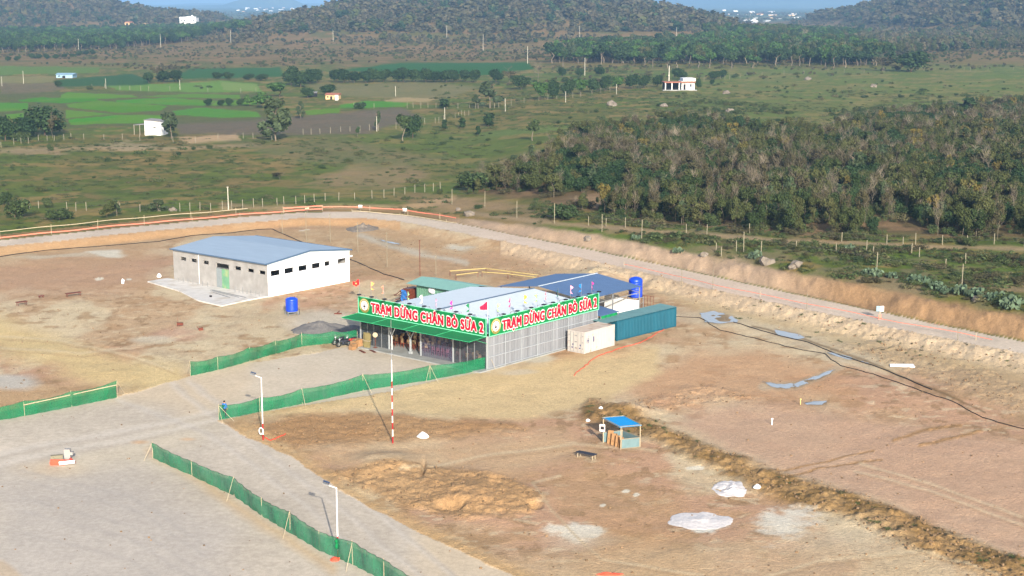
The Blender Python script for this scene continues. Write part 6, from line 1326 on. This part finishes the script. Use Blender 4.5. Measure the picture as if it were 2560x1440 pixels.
# scrub strip between the cut and the woodland
X, Y = world_pts(1.15, -20, 130, 150, 300); dn_, df_ = sdist(NEARL, X, Y), sdist(FARL, X, Y); Z = zs(X, Y); px, py = project(X, Y, Z); dd = fbm(X, Y, 7, 3, 93)
m = (df_ > 4.2) & (df_ < 70) & (px > 1330) & ~inpoly(px, py, WOOD) & (dd > .40) & (RNG.random(X.size) < .8) & ~((np.abs(py - np.interp(px, [1180, 1330, 1480, 1600, 1800, 2000, 2200, 2560], [535, 552, 566, 575, 590, 603, 612, 622])) < 7))
hh = RNG.uniform(.25, .7, m.sum()) * (1 + .9 * (dd[m] > .6)); scatter('scrub_cover', 'low scrub on the stony strip above the road cut', 'scrub', np.stack([X[m], Y[m], Z[m] - .06], -1), hh, J('shrub') + J('tuft') + [KIND['shrub'][2]['joined']], hh * 1.6)
# meadow tussocks
X, Y = world_pts(3.0, -160, 220, 235, 640); df_ = sdist(FARL, X, Y); Z = zs(X, Y); px, py = project(X, Y, Z); dd = fbm(X, Y, 16, 4, 94) 
m = (df_ > 5) & ~inpoly(px, py, WOOD) & (dd > .44) & (RNG.random(X.size) < .6) & (py > 178) & ~((px < 1080) & (py < 345) & (py > 225)); hh = RNG.uniform(.22, .6, m.sum()); tp = np.stack([X[m], Y[m], Z[m] - .05], -1)
X, Y = world_pts(9, -160, 240, 240, 700); df_ = sdist(FARL, X, Y); Z = zs(X, Y); px, py = project(X, Y, Z); m2 = (df_ > 6) & ~inpoly(px, py, WOOD) & (RNG.random(X.size) < .25) & ~((px < 1080) & (py < 345) & (py > 225)); h2 = RNG.uniform(.6, 1.6, m2.sum())
scatter('meadow_tufts', 'grass tussocks dotted over the meadow', 'grass', tp, hh, J('tuft'), hh * 2.6); scatter('low_shrubs', 'small dark shrubs dotted over the meadow', 'shrubs', np.stack([X[m2], Y[m2], Z[m2] - .05], -1), h2, J('shrub')[:2] + J('tuft')[:1], h2 * 1.4)
# brown-green scrub of the plain beyond the fields
X, Y = world_pts(6.2, -420, 470, 690, 1330); Z = zs(X, Y); px, py = project(X, Y, Z); dd = fbm(X, Y, 45, 4, 95)
cult = inpoly(px, py, [(-100, 238), (-100, 160), (260, 166), (400, 180), (700, 166), (1000, 154), (1330, 154), (1340, 180), (1200, 222), (1090, 252), (640, 300), (-100, 300)]); mead = inpoly(px, py, [(1640, 230), (1760, 205), (2560, 168), (2900, 160), (2900, 400), (1300, 400)])
m = ~cult & ~mead & (py < 215) & (dd > .45) & (RNG.random(X.size) < .5); hh = RNG.uniform(.8, 2.2, m.sum()) * (1 + .6 * (RNG.random(m.sum()) < .12)); scatter('plain_scrub', 'brown and green scrub spread over the plain before the hills', 'scrub', np.stack([X[m], Y[m], Z[m] - .1], -1), hh, J('far')[:2] + [KIND['far'][3]['joined']] + J('far')[4:] + J('shrub'), hh * 1.5)
# plantations behind their front rows
def wood_mass(nm, label, outline, sp, h0, h1, kinds, x0, x1, y0, y1, keep=.9):
    X, Y = world_pts(sp, x0, x1, y0, y1); Z = zs(X, Y); px, py = project(X, Y, Z); m = inpoly(px, py, outline) & (RNG.random(X.size) < keep); hh = RNG.uniform(h0, h1, m.sum()); scatter(nm, label, 'woodland', np.stack([X[m], Y[m], Z[m] - .1], -1), hh, kinds, hh * RNG.uniform(.85, 1.1, m.sum()))
wood_mass('left_woodland', 'dark green plantation at the far left', [(-100, 128), (330, 118), (480, 105), (520, 86), (660, 78), (600, 70), (300, 82), (-100, 92)], 8.5, 8, 12, J('evergreen')[:3] + J('plantation')[:4] + J('far')[2:3], -700, -100, 980, 2100)
wood_mass('right_woodland', 'green plantation with bright crowns on the right plain', [(1384, 156), (1660, 160), (1900, 160), (2200, 166), (2230, 150), (2100, 110), (2180, 95), (1900, 86), (1760, 90), (1790, 110), (1500, 128), (1400, 140)], 7.2, 6, 13.5, J('plantation')[:4] + J('evergreen')[:3] + J('fresh')[:2] + J('scrub')[:4] + J('wispy')[:1], 20, 500, 850, 1900, .85)
wood_mass('far_right_woodland', 'thin dry woodland at the far right before the hill', [(2100, 112), (2180, 92), (2700, 82), (2700, 122), (2420, 128), (2240, 140)], 8, 6, 10, J('scrub')[:3] + J('dry')[:2] + J('far'), 200, 700, 1050, 2100, .7)
# trees on the hills
X, Y = world_pts(7.6, -900, 800, 1250, 2500); hs = sum(hill(X, Y, *h) for h in HILLS); Z = gz(X, Y); px, py = project(X, Y, Z); dd = fbm(X, Y, 60, 4, 96); de = fbm(X, Y, 26, 3, 92)
m = (hs > 2.5) & (RNG.random(X.size) < np.where(hs > 9, np.clip(.35 + 3.2 * (de - .36), .15, .95), .55 * (dd > .44))) & (py > -30); hh = (3.0 + 9.5 * RNG.random(m.sum()) ** 1.6 * np.clip(.4 + 2 * (de[m] - .3), .4, 1.3)) * np.where(hs[m] > 9, 1, .6); scatter('hill_woodland', 'dry olive and grey-brown woodland over the low hills', 'woodland', np.stack([X[m], Y[m], Z[m] - .3], -1), hh, J('far') + J('far')[:2] + J('far')[4:5], hh * RNG.uniform(1.0, 1.7, m.sum()))
# wooded plain towards the town
X, Y = world_pts(30, -1500, 1600, 1900, 5200); hs = sum(hill(X, Y, *h) for h in HILLS); dd = fbm(X, Y, 220, 4, 97); m = (hs < 1) & (dd > .46) & (RNG.random(X.size) < .6); hh = RNG.uniform(3, 6.5, m.sum()); scatter('plain_woodland', 'scattered trees over the far plain round the town', 'woodland', np.stack([X[m], Y[m], np.zeros(m.sum())], -1), hh, J('far'), hh * 1.6)
# cactus clumps
for i, (px, py, h) in enumerate(((2290, 708, 30), (2310, 712, 26), (2340, 722, 28), (2190, 690, 26), (2170, 688, 24), (2230, 695, 22), (2400, 735, 34), (2440, 742, 34), (2480, 752, 30), (2360, 733, 24), (2530, 770, 40), (1890, 645, 26), (1695, 632, 20), (1590, 598, 18), (2125, 628, 22), (2500, 745, 24))):
    T_('cactus', px, py, h, h * 1.6, 'bluish green cactus clump on the stony strip above the road cut', 'cactus clumps above the road cut', 'cactus')
# stones
def stone(p, s, label=None, grp=None):
    rs = np.random.default_rng(int(p[0] * 100) % 9999); bm = bmesh.new(); bmesh.ops.create_icosphere(bm, subdivisions=2, radius=1)
    for v in bm.verts: k = 1 + .28 * rs.normal() * .6; v.co = Vector((v.co.x * k * s, v.co.y * k * s * .8, v.co.z * k * s * .75 + s * .3))
    me = bpy.data.meshes.new('boulder'); bm.to_mesh(me); bm.free(); me.materials.append(M['rock']); o = link('boulder', me, None, p); tag(o, label, 'boulder', grp); return o
for px, py, s, lb in ((1174, 540, .95, 'grey boulder standing at the road bend'), (432, 527, .7, 'pale boulder behind the orange tape at the left'), (1145, 527, .5, 'small pale stone beside the boulder at the road bend'), (1915, 660, 1.0, 'pinkish boulder on the lip of the cut'), (1990, 668, .9, 'second boulder right on the lip of the cut'), (1760, 640, .6, 'pale stone on the scrub edge above the cut'), (1980, 672, .6, 'low stone beside the second boulder on the cut'), (2440, 752, .5, 'small pale stone under the cactus'), (1470, 600, .6, 'pale stone at the lip of the cut near the track')): stone(G(px, py), s, lb)
for px, py, s, lb in ((1530, 265, 1.7, 'pale rock pile in the meadow left of the white house'), (1660, 268, 1.3, 'rock pile below the white house'), (1825, 282, 1.4, 'rocks among shrubs on the right meadow'), (2020, 200, 1.6, 'pale stone up the right meadow'), (1815, 235, 1.5, 'stones right of the white house'), (2185, 218, 1.3, 'pale stones in the right meadow')): stone(G(px, py), s, lb)
ck = []
for i in range(4):
    bm = bmesh.new(); bmesh.ops.create_icosphere(bm, subdivisions=1, radius=1); rs = np.random.default_rng(i)
    for v in bm.verts: v.co *= 1 + .5 * (rs.random() - .5)
    me = bpy.data.meshes.new('clod'); bm.to_mesh(me); bm.free(); me.materials.append(M['clod']); ck.append(me)
sel = np.where((rough > .3) & dirt & (pad < .1) & (PX > -50) & (PX < 2620) & (PY < 1480) & (PY > 560))[0]; sel = RNG.choice(sel, 5200); sz = .025 + .11 * RNG.random(len(sel)) ** 5; qx = x[sel] + RNG.normal(0, .3, len(sel)); qy = y[sel] + RNG.normal(0, .3, len(sel))
scatter('soil_clods', 'loose clods of turned soil on the rough ground', 'clods', np.stack([qx, qy, ZZ[sel] + sz * .2], -1), sz, ck)
sel = np.where(((dirt & (pad < .1)) | YF) & (PX > -50) & (PX < 2620) & (PY < 1500) & (PY > 600) & (RNG.random(x.size) < np.where(YF, .3, 1.0)))[0]; sel = RNG.choice(sel, 2600); sz = .02 + .10 * RNG.random(len(sel)) ** 6
scatter('loose_stones', 'small loose stones lying over the bare site and the gravel', 'stones', np.stack([x[sel] + RNG.normal(0, .2, len(sel)), y[sel] + RNG.normal(0, .2, len(sel)), ZZ[sel] + sz * .2], -1), sz, ck)
sel = np.where((((trench > .5) & (n3 > .5)) | ((DN < 0) & (DN > -9) & (PX > 1800) & (n1 > .52))) & dirt & (PX < 2620) & (PY < 1480))[0]; sel = RNG.choice(sel, 130); sz = RNG.uniform(.08, .26, len(sel))
scatter('weeds', 'small weeds sprouting on the turned soil ridge', 'weeds', np.stack([x[sel], y[sel], ZZ[sel] - .02], -1), sz, J('tuft') + J('shrub')[2:3], sz * 1.6)
X, Y = world_pts(2.6, 40, 200, 420, 640); Z = zs(X, Y); px, py = project(X, Y, Z); m = (fbm(X, Y, 14, 3, 66) > .5) & (RNG.random(X.size) < .6) & (inpoly(px, py, [(1640, 262), (1780, 250), (1960, 272), (2010, 292), (1840, 296), (1660, 292)]) | inpoly(px, py, [(2070, 278), (2200, 270), (2290, 282), (2200, 300), (2060, 300)]) | (inpoly(px, py, [(1850, 205), (2560, 185), (2560, 250), (2000, 250)]) & (RNG.random(X.size) < .12)))
hh = RNG.uniform(.6, 1.7, m.sum()); scatter('meadow_shrubs', 'dark green shrubs gathered on the right meadow before the woodland', 'shrubs', np.stack([X[m], Y[m], Z[m] - .05], -1), hh, J('shrub')[:2] + J('bush')[:1] + J('tuft')[:1], hh * 1.5)
# ------------------------------------------------------------------ fences
def fence(label, posts, hpx=None, hm=1.5, mt='post', wires=3, tall=None, ground=G, nm='post_fence'):
    pts = [ground(*q) for q in posts]; o0 = pts[0].copy(); r = empty(nm, o0, 0, label, 'fence', 'post and wire fences')
    for i, q in enumerate(pts):
        h = hm * random.uniform(.9, 1.1); z = q - o0; m = MB(); a = random.uniform(-.06, .06); m.beam(z + Vector((0, 0, -.3)), z + Vector((a, 0, h)), .10, .10, up=(0, 1, 0)); m.build('post', M[mt], r)
    for k in range(wires):
        f = (k + 1) / (wires + .3); m = MB(); m.path([q - o0 + Vector((0, .07, hm * f)) for q in pts], .012, 3); m.build('wire', M['wire'], r)
    return r
fence('white post fence along the far side of the road, left of centre', [(74, 523), (97, 521), (168, 528), (190, 527), (216, 524), (300, 527), (350, 528), (400, 528), (450, 527), (475, 526), (500, 526), (527, 525), (556, 523), (580, 521), (607, 521), (634, 519), (657, 517), (693, 514), (710, 512), (740, 510), (762, 507), (786, 505), (813, 503), (847, 501), (887, 500)], hm=1.5)
fence('white post fence climbing from the road bend to the woodland', [(930, 497), (960, 495), (985, 491), (1012, 485), (1037, 481), (1062, 479), (1083, 478), (1101, 475)], hm=1.6, wires=2)
fence('tall widely spaced posts along the top of the road cut', [(1130, 513), (1212, 520), (1292, 545), (1386, 558), (1505, 580), (1604, 597), (1859, 632), (2191, 688), (2404, 724)], hm=3.0, wires=1, mt='post_grey', nm='boundary_fence')
fence('old post fence beyond the track at the woodland foot', [(1471, 563), (1515, 567), (1563, 570), (1716, 584), (1767, 590), (1874, 582), (2104, 604), (2217, 611), (2289, 610), (2356, 612), (2418, 614), (2485, 612), (2560, 618)], hm=1.5, wires=2, mt='post_grey')
fence('old post fence on the near side of the track', [(1790, 630), (1803, 641), (1841, 628), (1903, 632), (1990, 626), (2090, 632), (2166, 631), (2182, 641), (2257, 620), (2279, 632), (2298, 643), (2363, 672), (2414, 658)], hm=1.5, wires=0, mt='post_grey')
fence('post fence below the white shed at the left', [(-10, 372), (3, 370), (35, 362), (53, 360), (71, 358), (96, 352), (118, 352), (136, 352), (160, 350), (178, 348), (210, 348), (260, 350), (306, 350), (350, 352), (433, 357), (489, 357), (545, 348), (608, 347), (633, 347), (680, 350), (758, 337), (778, 336), (800, 334), (826, 333), (852, 330), (875, 330)], hm=1.7, wires=2)
fence('white post fence along the fallow field in the middle', [(900, 332), (924, 327), (946, 327), (990, 322), (1040, 314), (1062, 310), (1088, 309), (1097, 308), (1109, 305), (1138, 296), (1146, 294), (1154, 292), (1162, 290), (1172, 288)], hm=2.0, wires=2)
fence('post fence along the small paddy and mown field', [(885, 271), (935, 270), (1018, 270), (1033, 270), (1052, 270), (1070, 270), (1090, 270), (1118, 271), (1145, 271), (1174, 270), (1189, 272), (1210, 270), (1228, 268), (1236, 270), (1247, 269), (1278, 264), (1310, 258), (1347, 253), (1370, 250), (1392, 248), (1432, 245), (1452, 242), (1480, 236), (1502, 233), (1525, 230)], hm=2.0, wires=2)
fence('thin post fence along the top of the right meadow', [(1760, 204), (1801, 199), (1812, 199), (1824, 198), (1850, 196), (1905, 190), (1960, 187), (2010, 186), (2070, 184), (2110, 183), (2160, 182), (2210, 180), (2285, 178), (2310, 178), (2360, 177), (2410, 177), (2426, 177), (2470, 177), (2533, 175), (2600, 174)], hm=2.0, wires=1)
fence('thin post fence round the light green field', [(230, 222), (262, 221), (300, 225), (325, 226), (352, 227), (372, 228), (425, 226), (450, 223), (520, 230), (602, 233), (640, 230)], hm=2.0, wires=1)
# utility poles
for px, pb, pt in ((197, 131, 100), (402, 121, 88), (577, 107, 78), (833, 105, 77), (1117, 94, 66), (1208, 129, 89), (1449, 102, 67), (1691, 102, 71), (1319, 159, 119), (1462, 189, 148)):
    mast(px, pb, pt, 'pole', .15, 'pale concrete utility pole rising from the scrub plain', 'utility pole', 'utility_pole', 'utility poles of the far plain', ground=G)
for px, pb, pt, lb in ((59, 209, 180, 'concrete pole left of the blue roofed shed'), (5, 216, 194, 'concrete pole at the far left picture edge'), (265, 222, 199, 'concrete pole at the light green field'), (450, 225, 203, 'concrete pole by the light green field, right one'), (989, 241, 218, 'concrete pole in the mown field'), (1263, 279, 249, 'concrete pole by the large olive tree'), (1414, 256, 231, 'concrete pole before the thick tree row'), (1541, 236, 213, 'leaning concrete pole right of the thick tree row'), (942, 329, 295, 'pole beside the narrow tree on the meadow'), (1112, 305, 272, 'leaning pole over the middle white post fence'), (571, 523, 469, 'tall grey pole behind the road fence')): mast(px, pb, pt, 'pole', .10, lb, 'utility pole', 'utility_pole', None, ground=G)
# orange tape and bamboo rails along the road
def rail(pts, h, r_, mt, label, nm, cat, gap=6.0, zoff=ROADZ):
    V = []
    for a, b in zip(pts[:-1], pts[1:]):
        A, B = at(*a, zoff), at(*b, zoff); k = max(1, int(np.linalg.norm(B - A) / 2.0))
        for i in range(k): q = A + (B - A) * i / k; V.append(Vector((q[0], q[1], local_z(q[0], q[1]))))
    q = at(*pts[-1], zoff); V.append(Vector((q[0], q[1], local_z(q[0], q[1])))); o0 = V[0].copy(); r = empty(nm, o0, 0, label, cat); m = MB(); TP = [v - o0 + Vector((0, 0, h + .05 * math.sin(i * 1.1))) for i, v in enumerate(V)]
    for a, b in zip(TP[:-1], TP[1:]): m.beam(a, b, .02, r_ * 2)
    m.build('band', M[mt], r); step = max(1, int(gap / 2)); 
    for i in range(0, len(V), step): z = V[i] - o0; m = MB(); m.tube(z + Vector((0, 0, -.2)), z + Vector((0, 0, h + .35)), .035); m.build('stake', M['bamboo'], r)
    return r
rail([(-120, 616), (0, 599), (160, 583), (300, 568), (450, 555), (600, 541), (710, 533), (806, 527)], .35, .09, 'tape_orange', 'orange safety tape along the far road edge at the left', 'safety_tape', 'tape', 8)
rail([(-120, 613), (0, 596), (160, 580), (300, 565), (450, 552), (560, 543), (620, 538)], 1.15, .05, 'bamboo', 'long pale bamboo rail above the orange tape', 'bamboo_rail', 'rail', 8)
rail([(708, 534), (760, 531), (806, 528)], .95, .10, 'tape_orange', 'short upper orange tape at the road bend', 'safety_tape', 'tape', 6)
rail([(806, 528), (900, 528), (1000, 535), (1080, 546), (1140, 557)], .8, .07, 'tape_orange', 'orange tape round the outer bend of the road', 'safety_tape', 'tape', 8)
rail([(880, 530), (1000, 539), (1090, 552), (1142, 560)], .2, .06, 'bamboo', 'low pale rail under the tape on the outer bend', 'bamboo_rail', 'rail', 10)
rail([(1560, 668), (1660, 690), (1780, 719), (1900, 744), (2010, 766), (2130, 790), (2250, 815), (2400, 842), (2480, 858)], .45, .035, 'tape_orange', 'thin orange string line down the middle of the right road', 'string_line', 'tape', 26)
for px, py, lb in ((901, 527, 'small white sign board on the outer road bend'), (1012, 535, 'white striped sign board right on the road bend'), (768, 530, 'small pale sign board by the upper tape')):
    p = G(px, py); r = empty('road_sign', p, 0, lb, 'sign'); m = MB(); m.box(-.03, .03, -.03, .03, -.2, .8); m.build('post', M['post'], r); m = MB(); m.box(-.35, .35, -.05, -.035, .5, 1.05); m.build('board', M['white_wall'] if 'white' in lb else M['bamboo'], r)
p = P(2199, 797); r = empty('road_sign', p, 0, 'pair of small white boards on an orange foot beside the right road', 'sign'); m = MB(); m.box(-.04, .04, -.04, .04, -.1, 1.3); m.build('post', M['bamboo'], r)
for s in (-1, 1): m = MB(); m.box(s * .24 - .2, s * .24 + .2, -.06, -.045, .95, 1.6); m.build('board', M['house_roof_blue'] if s < 0 else M['white_wall'], r)
m = MB(); m.box(-.16, .16, -.09, -.065, .0, .55); m.build('orange_foot', M['tape_orange'], r)
for px, a, b2, lb in ((1704, 713, 672, 'thin grey marker post at the left of the right road edge'), (1782, 722, 678, 'blue tipped marker post on the near road edge'), (2017, 772, 737, 'thin marker post in the middle of the near road edge'), (2394, 850, 825, 'short pale marker post at the right end of the road edge')): mast(px, a, b2, 'post_grey', .04, lb, 'marker post', 'marker_post')
# ------------------------------------------------------------------ houses
def house(px, py, wp, hp, dp, label, wall='house_white', roof='flat', rmat='house_white', door=True, rz=0.0, ground=G, nm='house', cat='house', wins=2):
    p = ground(px, py); w, h = px_h(p, wp), px_h(p, hp); d = dp if dp else w * .8; r = empty(nm, p, rz, label, cat); hw = h if roof == 'flat' else h * .72
    m = MB(); m.box(-w / 2, w / 2, 0, d, -.3, hw); m.build('wall', M[wall], r)
    if roof == 'flat': m = MB(); m.box(-w / 2 - .15, w / 2 + .15, -.15, d + .15, hw + .002, hw + .3); m.build('roof', M[rmat], r)
    elif roof == 'shed': m = MB(); m.slab([(-w / 2 - .2, -.3, hw + .1), (w / 2 + .2, -.3, hw + .1), (w / 2 + .2, d + .2, hw + h * .25), (-w / 2 - .2, d + .2, hw + h * .25)], .08); m.build('roof', M[rmat], r)
    else:
        m = MB(); e = .4; m.add([(-w / 2 - e, -e, hw), (w / 2 + e, -e, hw), (w / 2 + e, d / 2, h), (-w / 2 - e, d / 2, h), (-w / 2 - e, d + e, hw), (w / 2 + e, d + e, hw)], [(0, 1, 2, 3), (3, 2, 5, 4), (0, 3, 4), (1, 5, 2)]); m.build('roof', M[rmat], r)
    if door: m = MB(); m.box(-w * .12, w * .06, -.05, -.01, 0, hw * .7); m.build('door', M['dark'], r)
    for i in range(wins): cx = w * (-.32 + .64 * i / max(1, wins - 1)); m = MB(); m.box(cx - w * .07, cx + w * .07, -.05, -.012, hw * .42, hw * .72); m.build('window', M['dark'], r)
    return r
# white house with a terrace
p = G(1700, 226); s = px_h(p, 1.0); r = empty('house', p, R(4), 'white flat-roofed house with an open terrace on the meadow', 'house')
m = MB(); m.box(4 * s, 36 * s, 0, 8, -.5, 22 * s); m.build('wall', M['house_white'], r); m = MB(); m.box(8 * s, 38 * s, -.3, 8.2, 22.1 * s, 29 * s); m.build('parapet', M['house_white'], r)
m = MB(); m.slab([(-40 * s, -1.2, 20 * s), (37 * s, -1.2, 20.5 * s), (37 * s, -.02, 22.0 * s), (-40 * s, 6, 21 * s)], .25); m.build('terrace_roof', M['house_roof_red'], r)
for q in (-38, -22, -4): m = MB(); m.box(q * s, (q + 2) * s, -.9, -.5, -.3, 19.6 * s); m.build('column', M['house_white'], r)
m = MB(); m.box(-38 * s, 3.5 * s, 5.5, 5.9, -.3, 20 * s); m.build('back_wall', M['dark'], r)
m = MB(); m.box(8 * s, 14 * s, -.06, -.02, 0, 15 * s); m.build('door', M['dark'], r)
for q in (24,): m = MB(); m.box(q * s, (q + 5) * s, -.06, -.02, 8 * s, 15 * s); m.build('window', M['solar'], r)
m = MB(); m.box(-44 * s, 40 * s, -2.0, -.1, -.4, .25); m.build('terrace_floor', M['slab'], r)
p = G(1672, 222); h = px_h(p, 56); r = empty('water_tower', p, 0, 'thin tapering concrete tower beside the white house terrace', 'tower'); m = MB(); m.tube((0, 0, 0), (0, 0, h), .35, .16, 6); m.build('shaft', M['pole'], r); m = MB(); m.box(-.3, .3, -.3, .3, h * .55, h * .6); m.build('collar', M['pole'], r)
p = G(382, 338); s = px_h(p, 1.0); r = empty('white_shed', p, R(-12), 'white tin shed with a slanting roof and an open lean-to at its left', 'shed')
m = MB(); m.add([(-21 * s, 0, -.2), (21 * s, 0, -.2), (21 * s, 0, 33 * s), (-21 * s, 0, 36 * s), (-21 * s, 5, -.2), (21 * s, 5, -.2), (21 * s, 5, 33 * s), (-21 * s, 5, 36 * s)], [(0, 1, 2, 3), (5, 4, 7, 6), (1, 5, 6, 2), (4, 0, 3, 7)]); m.build('wall', M['house_white'], r)
m = MB(); m.slab([(-23 * s, -.3, 37 * s), (23 * s, -.3, 34 * s), (23 * s, 5.3, 35 * s), (-23 * s, 5.3, 38 * s)], .1); m.build('roof', M['house_roof_grey'], r); m = MB(); m.slab([(-52 * s, .2, 24 * s), (-21.5 * s, .2, 26 * s), (-21.5 * s, 4.6, 26 * s), (-52 * s, 4.6, 24 * s)], .1); m.build('lean_to_roof', M['house_roof_grey'], r)
for q in (-51, -36): m = MB(); m.box(q * s, (q + 1.5) * s, .3, .5, -.2, 24 * s); m.build('post', M['post'], r)
m = MB(); m.box(2 * s, 9 * s, -.06, -.015, 18 * s, 21 * s); m.build('vent', M['dark'], r)
house(829, 249, 30, 15, 6, 'small hut with reddish roof and white end wall beside the dark tree', 'house_tan', 'gable', 'house_roof_red', True, R(-6), nm='hut', cat='hut', wins=1); m = MB(); p = G(842, 250); s = px_h(p, 1); m.box(-4 * s, 4 * s, -.6, .3, -.2, 12 * s); m.box(-4.6 * s, 4.6 * s, -.9, .5, 12.05 * s, 12.6 * s); o = m.build('white_tank_house', M['house_white'], None, p); tag(o, 'small white block standing against the hut', 'outbuilding')
p = G(780, 243); house(781, 243, 20, 13, 3, 'small open shelter with pale tilted roof left of the hut', 'dark', 'shed', 'house_roof_grey', False, 0, nm='shelter', cat='shelter', wins=0)
house(161, 195, 40, 12, 8, 'low shed with pale blue roof on the left fields', 'house_roof_blue', 'gable', 'house_roof_blue', True, 0, nm='farm_shed', cat='shed', wins=1)
p = G(470, 62); s = px_h(p, 1.0); r = empty('white_building', p, 0, 'large white building with a small dome below the left hill', 'building'); m = MB(); m.box(-20 * s, 20 * s, 0, 20, -2, 17 * s); m.build('wall', M['house_white'], r); m = MB(); m.box(-20.5 * s, -6 * s, -.3, 19, 17.05 * s, 19 * s); m.box(-5 * s, 14 * s, -.3, 19, 17.05 * s, 20 * s); m.build('roof_block', M['house_white'], r); m = MB(); m.lathe([(3 * s, 0), (3 * s, 1.2 * s), (2 * s, 2.6 * s), (.3 * s, 3.4 * s)], 12, (8 * s, 8, 20.05 * s)); m.build('dome', M['house_white'], r)
for q in (-15, -8, 8, 14): m = MB(); m.box((q - 1.4) * s, (q + 1.4) * s, -.2, -.02, 8 * s, 12 * s); m.build('window', M['solar'], r)
house(320, 63, 16, 9, 14, 'tan roofed house among trees left of the white building', 'house_tan', 'gable', 'house_roof_red', False, 0); house(360, 70, 11, 10, 12, 'small orange-tan house left of the white building', 'house_tan', 'flat', 'house_tan', False, 0, wins=1); house(36, 82, 30, 9, 12, 'long white roofed farmhouse at the far left', 'house_white', 'gable', 'house_white', False, 0); house(618, 66, 20, 6, 20, 'pale low hall in the gap right of the white building', 'house_tan', 'gable', 'house_white', False, 0)
# the town on the far plain
def flat_at(px, py): p = at(px, py, 0); return Vector((p[0], p[1], 0))
rt = random.Random(5)
def town_house(px, py, wp, hp, i):
    p = flat_at(px, py); w, h = px_h(p, wp), px_h(p, hp); m = MB(); d = w * .7; m.mi = 0; m.box(-w / 2, w / 2, 0, d, -1, h * .75); m.mi = 1; m.add([(-w / 2 - .5, -.6, h * .74), (w / 2 + .5, -.6, h * .74), (w / 2 + .5, d / 2, h), (-w / 2 - .5, d / 2, h), (-w / 2 - .5, d + .6, h * .74), (w / 2 + .5, d + .6, h * .74)], [(0, 1, 2, 3), (3, 2, 5, 4), (0, 3, 4), (1, 5, 2)])
    o = m.build('town_house', [M['house_white'] if i % 4 else M['house_tan'], M[('house_white', 'house_white', 'house_roof_red', 'house_roof_grey', 'house_white')[i % 5]]], None, p); tag(o, 'small pale house in the distant town between the hills', 'house', 'houses of the distant town')
for i in range(95):
    px = rt.gauss(1960, 130); py = rt.uniform(37, 64) if rt.random() < .8 else rt.uniform(28, 40)
    if 1770 < px < 2240: town_house(px, py, rt.uniform(4, 12) if i % 6 else 16, rt.uniform(2.5, 4.6), i)
for i in range(22): town_house(rt.uniform(590, 890), rt.uniform(20, 32), rt.uniform(4, 12), rt.uniform(1.6, 3), i)
p = flat_at(1886, 56); s = px_h(p, 1); r = empty('church', p, 0, 'white pointed roof building standing out in the distant town', 'church'); m = MB(); m.box(-9 * s, 9 * s, 0, 18 * s, -1, 3.5 * s); m.build('wall', M['house_white'], r); m = MB(); m.add([(-10 * s, -.5, 3.5 * s), (10 * s, -.5, 3.5 * s), (0, 9 * s, 9 * s), (-10 * s, 18 * s, 3.5 * s), (10 * s, 18 * s, 3.5 * s)], [(0, 1, 2), (1, 4, 2), (4, 3, 2), (3, 0, 2)]); m.tube((0, 9 * s, 8 * s), (0, 9 * s, 12 * s), .8 * s, .1); m.build('roof', M['house_white'], r)
# ------------------------------------------------------------------ the air
ha = bpy.data.materials.new('haze_air'); ha.use_nodes = True; nt = ha.node_tree; nt.nodes.remove(nt.nodes['Principled BSDF']); pv = nt.nodes.new('ShaderNodeVolumePrincipled'); pv.inputs['Color'].default_value = (.30, .54, .86, 1); pv.inputs['Density'].default_value = HAZE; pv.inputs['Anisotropy'].default_value = 0.0; nt.links.new(pv.outputs[0], nt.nodes['Material Output'].inputs['Volume'])
m = MB(); m.box(-42000, 42000, -200, 24000, -6, 178); o = m.build('haze', ha); tag(o, 'pale blue haze over the far plain', 'haze', kind='stuff')
